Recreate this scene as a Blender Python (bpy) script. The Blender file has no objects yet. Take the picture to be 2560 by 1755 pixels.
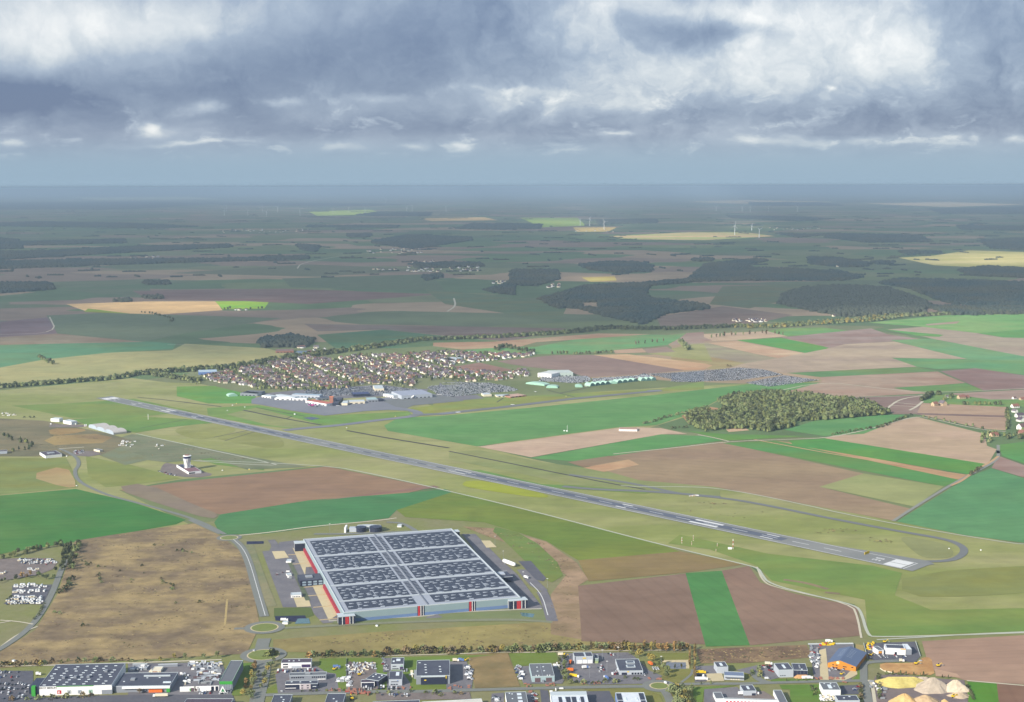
import bpy, math, random
import numpy as np
from mathutils import Matrix, Vector, Euler
C = bpy.data.collections.new("scene_objects")
bpy.context.scene.collection.children.link(C)
scn = bpy.context.scene
random.seed(7); RNG = np.random.default_rng(7)
# ---------------------------------------------------------------- camera
FPX, CX, CY, HCAM = 3500.0, 1280.0, 877.5, 584.0
PITCH = math.atan((CY-466.0)/FPX); ROLL = math.radians(-0.16)
camd = bpy.data.cameras.new("camera"); cam = bpy.data.objects.new("camera", camd)
scn.collection.objects.link(cam); scn.camera = cam
camd.sensor_width = 36.0; camd.lens = 36.0*FPX/2560.0
camd.clip_start = 1.0; camd.clip_end = 500000.0
RM = Euler((math.pi/2-PITCH, 0, 0)).to_matrix() @ Matrix.Rotation(ROLL, 3, 'Z')
cam.matrix_world = Matrix.Translation((0, 0, HCAM)) @ RM.to_4x4()
# ---------------------------------------------------------------- exposure, sun
EXPO = 0.92
scn.view_settings.view_transform = 'Standard'; scn.view_settings.look = 'None'
scn.view_settings.exposure = EXPO; scn.view_settings.gamma = 1.0
SUN_EL = math.radians(27.0); SAZ = math.radians(43.0)      # shadows run along (cos, sin) of SAZ
sd = bpy.data.lights.new("sun", 'SUN'); sd.energy = 4.6; sd.angle = math.radians(0.5); sd.color = (1.0, 0.93, 0.83)
sun = bpy.data.objects.new("sun", sd); scn.collection.objects.link(sun)
LD = Vector((math.cos(SAZ)*math.cos(SUN_EL), math.sin(SAZ)*math.cos(SUN_EL), -math.sin(SUN_EL)))
sun.rotation_euler = LD.to_track_quat('-Z', 'Y').to_euler(); sun.location = (0, 0, 900)
def lin(c):
    return tuple(((v/255)/12.92 if v/255 <= .04045 else ((v/255+.055)/1.055)**2.4) for v in c)
# ---------------------------------------------------------------- pixel -> ground
ZN = {'O': (0, 0, 1.10155), 'b1': (0, 1540, .13769), 'b2': (320, 1540, .13769), 'b3': (640, 1600, .13769), 'b4': (940, 1600, .13769),
      'b5': (1240, 1600, .13769), 'b6': (1540, 1600, .13769), 'b7': (1840, 1580, .15491), 'b8': (2200, 1580, .15491),
      'wl': (680, 1310, .16318), 'wr': (1000, 1310, .17212), 'm1': (600, 1280, .37005), 'm2': (0, 980, .28399), 'm3': (0, 1300, .28399),
      'm4': (460, 840, .3012), 'm5': (1100, 820, .28399), 'm6': (1700, 780, .37005), 'm7': (1700, 1100, .37005), 'm8': (1200, 1100, .25818),
      'f1': (0, 440, .55077), 'f2': (1280, 440, .55077), 't1': (380, 1120, .068847), 'a1': (600, 950, .12909), 'a2': (880, 950, .12909),
      'r1': (2250, 960, .13339), 'z1': (0, 1580, .27539), 'z2': (640, 1580, .27539), 'z3': (1280, 1580, .27539), 'z4': (1920, 1580, .27539)}
def raydir(px, py):
    return RM @ Vector((px-CX, -(py-CY), -FPX))
def P(px, py, z=0.0):
    d = raydir(px, py); dz = min(d.z, -FPX*0.0026)
    t = (HCAM-z)/(-dz)
    return Vector((d.x*t, d.y*t))
def px(s):
    """'zone x,y x,y zone x,y' -> list of photo pixels"""
    out = []; zo = ZN['O']
    for w in s.split():
        if w in ZN: zo = ZN[w]
        else:
            a, b = w.split(','); out.append((zo[0]+float(a)*zo[2], zo[1]+float(b)*zo[2]))
    return out
def G(s, z=0.0): return [P(a, b, z) for a, b in px(s)]
# ---------------------------------------------------------------- world: cloudy sky
w = bpy.data.worlds.new("World"); scn.world = w; w.use_nodes = True
nt = w.node_tree; nt.nodes.clear()
def N(t, tree=None, **k):
    n = (tree or nt).nodes.new(t)
    for a, b in k.items(): setattr(n, a, b)
    return n
def M(op, a, b=None, c=None, tree=None, clamp=False):
    t = tree or nt; n = t.nodes.new('ShaderNodeMath'); n.operation = op; n.use_clamp = clamp
    for i, v in enumerate((a, b, c)):
        if v is None: continue
        if isinstance(v, (int, float)): n.inputs[i].default_value = v
        else: t.links.new(v, n.inputs[i])
    return n.outputs[0]
tc = N('ShaderNodeTexCoord'); sp = N('ShaderNodeSeparateXYZ'); nt.links.new(tc.outputs['Generated'], sp.inputs[0])
ya = M('MAXIMUM', M('ABSOLUTE', sp.outputs[1]), 0.05)
U = M('DIVIDE', sp.outputs[0], ya); V = M('DIVIDE', M('MAXIMUM', sp.outputs[2], 0.0), ya)
def comb(a, b, c=0.0):
    n = N('ShaderNodeCombineXYZ')
    for i, v in enumerate((a, b, c)):
        if isinstance(v, (int, float)): n.inputs[i].default_value = v
        else: nt.links.new(v, n.inputs[i])
    return n.outputs[0]
def noise(vec, scale, detail=6, rough=.55, col=False, dist=0.0, tree=None):
    t = tree or nt; n = t.nodes.new('ShaderNodeTexNoise'); n.inputs['Scale'].default_value = scale
    n.inputs['Detail'].default_value = detail; n.inputs['Roughness'].default_value = rough; n.inputs['Distortion'].default_value = dist
    t.links.new(vec, n.inputs['Vector']); return n.outputs['Color' if col else 'Fac']
# warp the lookup direction so cloud edges are ragged, finer towards the horizon
VL = M('LOGARITHM', M('ADD', V, .022), math.e)
wv = comb(M('MULTIPLY', U, 15.0), M('MULTIPLY', VL, 1.8), 3.1)
wn1 = noise(wv, 1.0, 7, .58); wn2 = noise(comb(M('MULTIPLY', U, 15.0), M('MULTIPLY', VL, 1.8), 9.7), 1.0, 7, .58)
Uw = M('MULTIPLY_ADD', M('SUBTRACT', wn1, .5), 0.075, U)
Vw = M('MULTIPLY_ADD', M('SUBTRACT', wn2, .5), M('MULTIPLY_ADD', M('MINIMUM', V, .12), .34, .006), V)
UV = comb(Uw, Vw)
BL = [(250,35,430,75,.42),(0,120,170,60,.15),(50,215,150,42,-.42),(900,90,330,110,-.24),(480,190,220,45,-.2),(1850,95,250,105,.42),(1960,60,150,60,.16),(1480,190,270,80,.26),
 (1380,60,110,100,.28),(1640,5,170,34,.42),(2040,150,110,60,.22),(1540,75,90,50,-.34),(1640,60,100,26,-.2),(700,120,260,60,-.10),(120,225,200,38,-.2),(300,60,300,50,.10),(2260,110,110,130,-.16),(1900,262,520,34,-.22),
 (900,285,320,20,-.14),(1100,228,260,22,.16),(345,288,32,13,.5),(375,300,80,14,.2),(452,244,36,13,.42),(520,250,60,22,-.15),(625,228,34,8,.32),(440,326,120,5,.36),
 (780,332,50,9,.32),(930,328,26,8,.36),(1040,330,32,8,.4),(1385,301,42,6,.42),(1265,262,34,12,.2),(1720,317,40,8,.36),(1850,318,55,9,.32),(1975,315,60,8,.34),
 (2150,309,20,6,.3),(2205,314,12,7,.3),(2312,317,26,9,.42),(20,320,36,9,.34),(1430,240,70,13,.22),(1150,212,90,9,.2),(1876,212,14,5,.35),(880,218,60,10,.2),
 (660,300,160,16,-.1),(1550,310,90,14,-.06),(250,270,150,16,-.08)]
acc = None
for (x, y, sx, sy, am) in BL:
    d = raydir(x*1.10155, y*1.10155); cu, cv = d.x/d.y, d.z/d.y
    k = 1.10155/FPX; iu, iv = 1/(sx*k), 1/(sy*k)
    vm = N('ShaderNodeVectorMath', operation='MULTIPLY_ADD'); nt.links.new(UV, vm.inputs[0])
    vm.inputs[1].default_value = (iu, iv, 0); vm.inputs[2].default_value = (-cu*iu, -cv*iv, 0)
    dp = N('ShaderNodeVectorMath', operation='DOT_PRODUCT'); nt.links.new(vm.outputs[0], dp.inputs[0]); nt.links.new(vm.outputs[0], dp.inputs[1])
    g = M('EXPONENT', M('MULTIPLY', dp.outputs['Value'], -0.8))
    acc = M('MULTIPLY', g, am) if acc is None else M('MULTIPLY_ADD', g, am, acc)
big = noise(comb(M('MULTIPLY', U, 9.0), M('MULTIPLY', VL, 1.5), 1.7), 1.0, 10, .62, dist=.4)
VWL = M('LOGARITHM', M('MAXIMUM', M('ADD', Vw, .022), .004), math.e)
fine = noise(comb(M('MULTIPLY', Uw, 60.0), M('MULTIPLY', VWL, 6.0), 5.2), 1.0, 6, .6)
pf = noise(comb(M('MULTIPLY', Uw, 34.0), M('MULTIPLY', VWL, 4.6), 2.2), 1.0, 8, .62)
def sstep(x, a, b, lo=0.0, hi=1.0):
    n = N('ShaderNodeMapRange'); n.interpolation_type = 'SMOOTHSTEP'; nt.links.new(x, n.inputs[0]); n.inputs[1].default_value = a; n.inputs[2].default_value = b; n.inputs[3].default_value = lo; n.inputs[4].default_value = hi; return n.outputs[0]
band = M('MULTIPLY', sstep(V, .013, .024), sstep(V, .045, .085, 1.0, .25))
puff = M('MULTIPLY', M('MULTIPLY', sstep(pf, .53, .70), band), .28)
md = noise(comb(M('MULTIPLY', Uw, 22.0), M('MULTIPLY', VWL, 2.2), 7.2), 1.0, 9, .64, dist=.5)
B = M('ADD', M('ADD', acc, .39), M('MULTIPLY', M('SUBTRACT', big, .5), .45))
side = sstep(U, -.16, .08, .45, 1.0)
B = M('ADD', B, M('ADD', puff, M('MULTIPLY', M('MULTIPLY', M('SUBTRACT', md, .5), .66), side)))
B = M('ADD', B, M('MULTIPLY', M('SUBTRACT', fine, .5), .16))
bn = noise(comb(M('MULTIPLY', Uw, 26.0), M('MULTIPLY', VWL, 3.0), 11.3), 1.0, 7, .55)
bil = M('MULTIPLY', M('SUBTRACT', M('MULTIPLY', M('ABSOLUTE', M('SUBTRACT', bn, .5)), 4.0), .35), sstep(V, .016, .05, 0.0, .26))
B = M('ADD', B, M('MULTIPLY', bil, side))
rp = N('ShaderNodeValToRGB'); nt.links.new(B, rp.inputs[0])
SK = [(0.0, (106,124,158)), (.25, (136,153,180)), (.5, (166,181,202)), (.74, (210,218,226)), (1.0, (250,251,251))]
while len(rp.color_ramp.elements) < len(SK): rp.color_ramp.elements.new(.5)
for e, (p, c) in zip(rp.color_ramp.elements, SK): e.position = p; e.color = (*lin(c), 1)
hz = N('ShaderNodeMapRange'); hz.interpolation_type = 'SMOOTHSTEP'; nt.links.new(V, hz.inputs[0])
hz.inputs[1].default_value = .012; hz.inputs[2].default_value = .040
mx = N('ShaderNodeMix', data_type='RGBA'); nt.links.new(hz.outputs[0], mx.inputs[0]); mx.inputs[6].default_value = (*lin((150,177,200)), 1); nt.links.new(rp.outputs[0], mx.inputs[7])
sky = N('ShaderNodeTexSky'); sky.sky_type = 'NISHITA'; sky.sun_disc = False
sky.sun_elevation = SUN_EL; sky.sun_rotation = math.atan2(-math.cos(SAZ), -math.sin(SAZ)) % (2*math.pi)
b1 = N('ShaderNodeBackground'); nt.links.new(sky.outputs[0], b1.inputs[0]); b1.inputs[1].default_value = .1
b2 = N('ShaderNodeBackground'); nt.links.new(mx.outputs[2], b2.inputs[0]); b2.inputs[1].default_value = 1.0/2**EXPO
ms = N('ShaderNodeMixShader'); ms.inputs[0].default_value = .93
nt.links.new(b1.outputs[0], ms.inputs[1]); nt.links.new(b2.outputs[0], ms.inputs[2])
wo = N('ShaderNodeOutputWorld'); nt.links.new(ms.outputs[0], wo.inputs[0])
# ---------------------------------------------------------------- helpers
KALB = 0.62
def alb(c, k=1.0):
    if c[1] > c[0]*1.12 and c[1] > c[2]*1.12: c = (min(255, c[0]*1.14), c[1]*.985, c[2]*.90)
    return tuple(min(.82, v*KALB*k) for v in lin(c))
MATS = {}
def mat(name, c, c2=None, rough=.85, var=.12, scale=.15, metal=0.0, stripe=None, spec=.25, k=1.0, patch=None, mott=None, stretch=None):
    """name, base colour as sRGB; var: value mottling; c2: second colour mixed by large noise; stripe=(angle_deg, period_m, amount)"""
    if name in MATS: return MATS[name]
    m = bpy.data.materials.new(name); m.use_nodes = True; t = m.node_tree; bs = t.nodes['Principled BSDF']
    bs.inputs['Roughness'].default_value = rough; bs.inputs['Metallic'].default_value = metal
    bs.inputs['Specular IOR Level'].default_value = spec
    ge = t.nodes.new('ShaderNodeNewGeometry'); vec = ge.outputs['Position']
    if stretch:
        mp = t.nodes.new('ShaderNodeMapping'); mp.inputs['Rotation'].default_value[2] = -math.radians(stretch[0]); mp.inputs['Scale'].default_value = (1/stretch[1], 1, 1)
        t.links.new(vec, mp.inputs[0]); vecs = mp.outputs[0]
    else: vecs = vec
    A = alb(c, k)
    cur = None
    if c2 is not None:
        nz = noise(vecs, patch or scale*.12, 6, .62, tree=t)
        r = t.nodes.new('ShaderNodeMapRange'); r.inputs[1].default_value = .40; r.inputs[2].default_value = .60; t.links.new(nz, r.inputs[0])
        mxx = t.nodes.new('ShaderNodeMix'); mxx.data_type = 'RGBA'; t.links.new(r.outputs[0], mxx.inputs[0])
        mxx.inputs[6].default_value = (*A, 1); mxx.inputs[7].default_value = (*alb(c2, k), 1); cur = mxx.outputs[2]
    f = noise(vecs, scale, 5, .65, tree=t)
    val = M('MULTIPLY_ADD', M('SUBTRACT', f, .5, tree=t), var*4, 1.0, tree=t)
    if stripe:
        mp = t.nodes.new('ShaderNodeMapping'); mp.inputs['Rotation'].default_value[2] = -math.radians(stripe[0]); t.links.new(vec, mp.inputs[0])
        wv_ = t.nodes.new('ShaderNodeTexWave'); wv_.bands_direction = 'Y'; wv_.inputs['Scale'].default_value = .314/stripe[1]*1.0
        wv_.inputs['Distortion'].default_value = .25; wv_.inputs['Detail'].default_value = 2; t.links.new(mp.outputs[0], wv_.inputs['Vector'])
        rr = t.nodes.new('ShaderNodeMapRange'); t.links.new(wv_.outputs['Fac'], rr.inputs[0]); rr.inputs[1].default_value = .80; rr.inputs[2].default_value = 1.0
        val = M('MULTIPLY', val, M('MULTIPLY_ADD', rr.outputs[0], -stripe[2]*4, 1.0, tree=t), tree=t)
    if mott:
        n3 = noise(vec, mott, 4, .6, tree=t, dist=.6); val = M('MULTIPLY', val, M('MULTIPLY_ADD', M('SUBTRACT', n3, .5, tree=t), .62, 1.0, tree=t), tree=t)
    vm = t.nodes.new('ShaderNodeVectorMath'); vm.operation = 'SCALE'
    if cur is None: vm.inputs[0].default_value = A
    else: t.links.new(cur, vm.inputs[0])
    t.links.new(val, vm.inputs['Scale']); t.links.new(vm.outputs[0], bs.inputs['Base Color'])
    MATS[name] = m; return m
class MB:
    """collects shapes, builds ONE mesh object"""
    def __init__(s): s.v = []; s.f = []; s.m = []; s.k = 0
    def quad(s, *p):
        n = len(s.v); s.v += [tuple(q) for q in p]; s.f.append(tuple(range(n, n+len(p)))); s.m.append(s.k); return s
    def box(s, x0, x1, y0, y1, z0, z1, bottom=False):
        n = len(s.v); s.v += [(x0,y0,z0),(x1,y0,z0),(x1,y1,z0),(x0,y1,z0),(x0,y0,z1),(x1,y0,z1),(x1,y1,z1),(x0,y1,z1)]
        fs = [(4,5,6,7),(0,1,5,4),(1,2,6,5),(2,3,7,6),(3,0,4,7)] + ([(3,2,1,0)] if bottom else [])
        s.f += [tuple(n+i for i in q) for q in fs]; s.m += [s.k]*len(fs); return s
    def prism(s, pts, z0, z1, cap=True, bottom=False):
        n = len(s.v); k = len(pts); s.v += [(p[0],p[1],z0) for p in pts]+[(p[0],p[1],z1) for p in pts]
        for i in range(k): j = (i+1) % k; s.f.append((n+i,n+j,n+k+j,n+k+i)); s.m.append(s.k)
        if cap: s.f.append(tuple(n+k+i for i in range(k))); s.m.append(s.k)
        if bottom: s.f.append(tuple(n+k-1-i for i in range(k))); s.m.append(s.k)
        return s
    def lathe(s, prof, seg=16, cx=0, cy=0):
        n = len(s.v)
        for r, z in prof:
            for i in range(seg): a = 2*math.pi*i/seg; s.v.append((cx+r*math.cos(a), cy+r*math.sin(a), z))
        for j in range(len(prof)-1):
            for i in range(seg):
                i2 = (i+1) % seg; s.f.append((n+j*seg+i, n+j*seg+i2, n+(j+1)*seg+i2, n+(j+1)*seg+i)); s.m.append(s.k)
        s.f.append(tuple(n+(len(prof)-1)*seg+i for i in range(seg))); s.m.append(s.k); return s
    def tube(s, a, b, r0, r1, seg=8):
        a, b = Vector(a), Vector(b); d = (b-a).normalized(); u = d.orthogonal().normalized(); w_ = d.cross(u); n = len(s.v)
        for p, r in ((a, r0), (b, r1)):
            for i in range(seg): t = 2*math.pi*i/seg; s.v.append(tuple(p+u*math.cos(t)*r+w_*math.sin(t)*r))
        for i in range(seg): j = (i+1) % seg; s.f.append((n+i,n+j,n+seg+j,n+seg+i)); s.m.append(s.k)
        s.f.append(tuple(n+i for i in range(seg))[::-1]); s.f.append(tuple(n+seg+i for i in range(seg))); s.m += [s.k]*2; return s
    def build(s, name, mats, parent=None, smooth=False):
        me = bpy.data.meshes.new(name); me.from_pydata(s.v, [], s.f)
        if not isinstance(mats, (list, tuple)): mats = [mats]
        for q in mats: me.materials.append(q)
        if len(mats) > 1: me.polygons.foreach_set('material_index', s.m)
        if smooth: me.polygons.foreach_set('use_smooth', [True]*len(me.polygons))
        o = bpy.data.objects.new(name, me); C.objects.link(o)
        if parent: o.parent = parent
        return o
def tag(o, label, cat=None, group=None, kind=None):
    if label: o['label'] = label
    if cat: o['category'] = cat
    if group: o['group'] = group
    if kind: o['kind'] = kind
    return o
def empty(name, x, y, z=0, rz=0, label=None, cat=None, group=None):
    o = bpy.data.objects.new(name, None); C.objects.link(o); o.location = (x, y, z); o.rotation_euler = (0, 0, rz); o.empty_display_size = 5
    return tag(o, label, cat, group)
def copy_tree(o, parent=None):
    c = o.copy(); C.objects.link(c); c.parent = parent
    for ch in list(o.children): copy_tree(ch, c)
    return c
CNT = {}
def sheet(name, pts, z, m, kind='structure', label=None, smoothc=0):
    CNT[name] = CNT.get(name, 0)+1
    if smoothc: pts = chaikin(pts, smoothc, True)
    me = bpy.data.meshes.new(name); me.from_pydata([(p[0], p[1], z) for p in pts], [], [tuple(range(len(pts)))])
    a = 0
    for i in range(len(pts)): p, q = pts[i], pts[(i+1) % len(pts)]; a += p[0]*q[1]-q[0]*p[1]
    if a < 0: me.flip_normals()
    me.materials.append(m); o = bpy.data.objects.new(name, me); C.objects.link(o); tag(o, label, kind=kind); return o
def chaikin(pts, n=2, closed=False):
    pts = [Vector((p[0], p[1])) for p in pts]
    for _ in range(n):
        out = [] if closed else [pts[0]]
        rng = range(len(pts)) if closed else range(len(pts)-1)
        for i in rng:
            a, b = pts[i], pts[(i+1) % len(pts)]; out += [a*.75+b*.25, a*.25+b*.75]
        if not closed: out.append(pts[-1])
        pts = out
    return pts
def strip_pts(pts, wd):
    L, R = [], []
    for i, p in enumerate(pts):
        a = pts[max(0, i-1)]; b = pts[min(len(pts)-1, i+1)]; d = (b-a)
        if d.length < 1e-6: continue
        d.normalize(); n = Vector((-d.y, d.x))*wd/2; L.append(p+n); R.append(p-n)
    return L, R
def road(name, pts, wd, z, m, sm=2, kind='structure', label=None):
    pts = chaikin(pts, sm) if sm else [Vector((p[0], p[1])) for p in pts]
    L, R = strip_pts(pts, wd); v = [(p.x, p.y, z) for p in L]+[(p.x, p.y, z) for p in R]; n = len(L)
    me = bpy.data.meshes.new(name); me.from_pydata(v, [], [(i, n+i, n+i+1, i+1) for i in range(n-1)])
    me.materials.append(m); o = bpy.data.objects.new(name, me); C.objects.link(o); tag(o, label, kind=kind); return o
def inpoly(x, y, poly):
    c = False; n = len(poly); j = n-1
    for i in range(n):
        xi, yi = poly[i][0], poly[i][1]; xj, yj = poly[j][0], poly[j][1]
        if (yi > y) != (yj > y) and x < (xj-xi)*(y-yi)/(yj-yi)+xi: c = not c
        j = i
    return c
def scatter(poly, sp, n=None, jit=.45, ang=0.0):
    """jittered grid points inside a polygon (world metres)"""
    xs = [p[0] for p in poly]; ys = [p[1] for p in poly]; out = []
    ca, sa = math.cos(ang), math.sin(ang); cx, cy = sum(xs)/len(xs), sum(ys)/len(ys); R = max(max(xs)-min(xs), max(ys)-min(ys))*.75
    k = int(R/sp)+1
    for i in range(-k, k+1):
        for j in range(-k, k+1):
            a = (i+(j % 2)*.5+random.uniform(-jit, jit))*sp; b = (j+random.uniform(-jit, jit))*sp
            x, y = cx+a*ca-b*sa, cy+a*sa+b*ca
            if inpoly(x, y, poly): out.append((x, y))
    return out
# ---------------------------------------------------------------- ground
def ground_patch():
    m = bpy.data.materials.new('far_farmland'); m.use_nodes = True; t = m.node_tree; bs = t.nodes['Principled BSDF']; bs.inputs['Roughness'].default_value = .95
    bs.inputs['Specular IOR Level'].default_value = .1
    ge = t.nodes.new('ShaderNodeNewGeometry'); mp = t.nodes.new('ShaderNodeMapping'); mp.inputs['Rotation'].default_value[2] = .35; mp.inputs['Scale'].default_value = (1/900, 1/620, 1)
    t.links.new(ge.outputs['Position'], mp.inputs[0])
    wn = noise(mp.outputs[0], .7, 3, .5, col=True, tree=t)
    va = t.nodes.new('ShaderNodeVectorMath'); va.operation = 'MULTIPLY_ADD'; t.links.new(wn, va.inputs[0]); va.inputs[1].default_value = (.9, .9, 0); t.links.new(mp.outputs[0], va.inputs[2])
    vo = t.nodes.new('ShaderNodeTexVoronoi'); vo.voronoi_dimensions = '2D'; vo.inputs['Scale'].default_value = 1.0; t.links.new(va.outputs[0], vo.inputs['Vector']); vo.distance = 'CHEBYCHEV'
    sx = t.nodes.new('ShaderNodeSeparateColor'); t.links.new(vo.outputs['Color'], sx.inputs[0])
    r = t.nodes.new('ShaderNodeValToRGB'); t.links.new(sx.outputs[0], r.inputs[0]); r.color_ramp.interpolation = 'CONSTANT'
    cols = [(0, (92,128,90)), (.2, (150,128,108)), (.34, (106,132,94)), (.5, (128,132,92)), (.62, (86,120,88)), (.76, (172,148,118)), (.86, (110,120,86))]
    while len(r.color_ramp.elements) < len(cols): r.color_ramp.elements.new(.5)
    for e, (p, c) in zip(r.color_ramp.elements, cols): e.position = p; e.color = (*alb(c, 1.05), 1)
    n2 = noise(ge.outputs['Position'], .004, 6, .6, tree=t)
    vm = t.nodes.new('ShaderNodeVectorMath'); vm.operation = 'SCALE'; t.links.new(r.outputs[0], vm.inputs[0])
    t.links.new(M('MULTIPLY_ADD', n2, .9, .55, tree=t), vm.inputs['Scale']); t.links.new(vm.outputs[0], bs.inputs['Base Color']); return m
sheet('ground', [(-95000, -1500), (95000, -1500), (95000, 185000), (-95000, 185000)], 0.0, ground_patch(), label=None)
GR = mat('airfield_grass', (126,152,84), c2=(166,162,104), var=.15, scale=.045, patch=.0042, mott=.012, stretch=(-24, 3.0))
sheet('airfield_grass', G('O -150,905 0,886 300,858 380,868 450,870 520,885 620,905 900,900 1000,925 1180,900 1500,880 1870,862 1640,905 1560,945 1470,972 1085,1012 1200,1040 1450,1092 1640,1105 2040,1185 2324,1236 2700,1300 2700,1442 1985,1447 1940,1372 1745,1325 1725,1288 1690,1283 980,1105 740,1057 410,1088 270,1112 430,1190 -150,1300'), .05, GR)
VZ = mat('verge', (118,140,84), c2=(140,136,92), var=.12, scale=.08, patch=.01)
sheet('grass_verge', G('O -200,1260 430,1190 1000,1120 1700,1283 1750,1325 1945,1375 1985,1447 2700,1430 2700,1900 -600,1900'), .08, VZ)
FI = [0]
def field(s, c, c2=None, ang=None, per=6, amt=.05, k=1.0, var=.10, sc=.05, patch=None, name='field', z=None, sm=0):
    FI[0] += 1; i = FI[0]
    nm = 'crop_%d' % i
    a = ang if ang is not None else 0
    m = mat(nm, c, c2=c2 or tuple(int(v*q) for v, q in zip(c, (.93,.86,.85) if c[0] > c[1]*1.03 else ((1.16,.98,.90) if c[1] > c[0]*1.12 else (.94,.95,.86)))), var=var, scale=sc, patch=patch or .006, stripe=(a, max(22, per*1.6), .016) if ang is not None else None, spec=.08, rough=.95, k=k, mott=.011 if name == 'field' else .035, stretch=(a, 2.5) if name == 'field' else (a, 1.2))
    m.name = 'crop_soil'
    return sheet(name, G(s), (.10+i*.003) if z is None else z, m, smoothc=sm)
TAN, BEI, BRN, BRD = (198,172,146), (190,168,144), (160,136,120), (146,122,112)
GRN, TEA, OLV = (86,156,92), (92,156,112), (160,160,112)
# far & middle fields beyond the valley, out to the right edge
field('O -60,842 100,815 245,800 390,795 420,780 600,790 655,802 640,822 520,832 300,850 -60,876', (172,168,112), (184,174,116), 8)
field('O -60,782 0,778 240,768 400,780 392,792 240,801 100,816 -60,845', (86,152,118), None, 8)
field('O -60,765 130,757 330,776 -60,784', (168,150,120), None, 8)
field('O 150,690 330,684 490,684 505,704 330,716 200,708', (214,176,120), (196,160,110), 5, k=1.4)  # colour brightened to paint in the sun patch on this field
field('O 488,684 612,683 600,700 506,702', (110,176,56), k=1.4)  # sunlight put into the green by raised brightness
field('O 200,700 330,716 300,712 190,708', (120,170,60))
field('O 0,730 110,720 130,757 0,765', (140,118,118)); field('O 105,716 240,710 640,722 400,760 330,775 135,757', (100,128,104))
field('O 690,735 1290,745 1150,775 870,748 720,752', (140,124,110)); field('O 720,760 870,748 1140,776 900,790 760,790', (78,128,98))
field('O 300,660 640,655 1000,668 700,690 520,682 340,680', (142,116,104)); field('O 640,632 980,622 1010,660 660,652', (92,120,94))
field('O 380,620 700,600 980,612 720,628', (102,122,98)); field('O 960,655 1290,690 1270,730 1010,690', (90,126,98))
field('O 1640,650 2000,640 1790,680 1700,700 1610,690', (92,122,96)); field('O 1490,720 1640,695 1800,715 1680,742 1500,742', (150,130,112))
field('O 700,480 840,476 880,486 720,490', (150,196,92), k=1.4); field('O 950,495 1100,493 1130,500 980,502', (206,178,116), k=1.4); field('O 1180,494 1310,494 1330,512 1230,516', (130,186,90), k=1.4)  # far fields in sun spots, their lit look partly painted in the colour
field('O 1380,536 1560,527 1690,527 1760,536 1600,545 1420,543', (210,176,124), (160,176,92), patch=.0015, k=1.4); field('O 1300,516 1400,516 1380,526 1310,526', (214,190,110), k=1.4)  # sunlit tone boosted in the colour
field('O 1320,630 1395,627 1400,637 1340,640', (196,180,96), k=1.4); field('O 2040,585 2120,580 2200,568 2420,575 2420,605 2250,608 2120,602', (214,196,130), (186,176,96), patch=.002, k=1.4)  # extra brightness in the colour stands in for strong sun
field('O 1560,458 1700,454 1900,458 1750,464', (206,188,140), k=1.4); field('O 1960,462 2150,458 2330,464 2150,470', (210,194,150), k=1.4); field('O 150,448 420,446 500,452 220,454', (196,196,160), k=1.4)  # streaks near the horizon, sunlight painted in by lighter colour
field('m6 1270,72 1700,30 1950,10 2500,0 2500,125 2000,142 1640,100', (104,174,104), (128,180,116)); field('m6 1660,82 1890,62 1870,78 1670,92', BEI)
field('m6 1990,146 2324,120 2500,118 2500,180 2180,172', (84,164,98)); field('m6 1640,165 1400,118 1640,100 2000,142 2180,172 2500,180 2500,320 2324,302 1700,180', (184,168,140), (176,156,134))
field('m6 590,130 700,110 960,105 1170,130 730,165', (104,168,106)); field('m6 60,150 110,150 590,130 730,165 330,192 200,195', (216,188,150), (200,170,140), 4)
field('m6 -60,150 110,150 220,192 -20,215', (178,154,136)); field('m6 380,190 680,175 1010,240 890,285', (84,164,86), None, -12, 8)
field('m6 680,172 1290,110 1400,150 1640,186 1420,200 1110,220 1010,243 860,205', (172,150,136)); field('m6 190,210 380,198 890,287 660,312 500,280', (214,184,148), None, -12)
field('m6 60,215 190,210 500,282 660,312 440,350 60,300 -20,260', (172,164,126), (160,144,120)); field('m6 -60,280 60,278 440,345 260,395 -60,330', (180,168,116))
field('m6 1380,118 1780,155 1750,168 1600,160', (92,168,96)); field('m6 1420,190 1700,180 2324,300 2500,330 2500,350 1940,320', (100,168,126))
field('m6 1430,310 2100,325 2500,345 2500,450 1990,380 1730,385 1600,370', (92,162,116)); field('m6 720,412 1600,372 1740,400 950,440', (92,148,100), None, 4)
field('m6 260,400 450,345 660,312 1010,245 1110,218 1450,200 1940,318 1430,310 1600,370 720,412 450,380', (176,154,132), (196,174,144), patch=.004)
field('m6 950,440 1740,402 1800,430 1930,480 1450,515 960,475', (182,158,134)); field('m6 1440,512 1930,482 2050,530 1690,548', (88,152,96), None, 4)
field('m6 1760,400 2000,380 2500,455 2500,515 2050,530', (158,134,124)); field('m6 590,550 960,478 1440,515 1690,550 1080,580 700,545', (186,162,138))
field('m6 1080,580 1640,565 1620,620 1400,652 1270,625', (152,130,118)); field('m6 1810,552 2500,515 2500,590 2100,592', (178,158,140))
field('m6 1640,560 1800,555 2100,592 2500,590 2500,640 2210,642 1900,632 1640,612', (98,156,98)); field('m6 1600,650 1640,615 2210,642 2200,800 2050,790 1600,690', (192,162,132), (180,150,124), 5)
field('m6 1600,682 2200,700 2200,712 1600,694', (140,116,106))
field('m6 1400,650 1640,600 1600,690 1440,690', (156,134,120))
field('m5 500,292 1000,240 1350,238 2150,372 1900,395 1700,412 1300,432 1170,400 1050,370 800,345 620,320', (158,132,118), (148,122,110), -8); field('m5 1350,238 1640,230 2324,312 2400,330 2324,365 2150,372', (212,178,136), None, -8)
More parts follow.
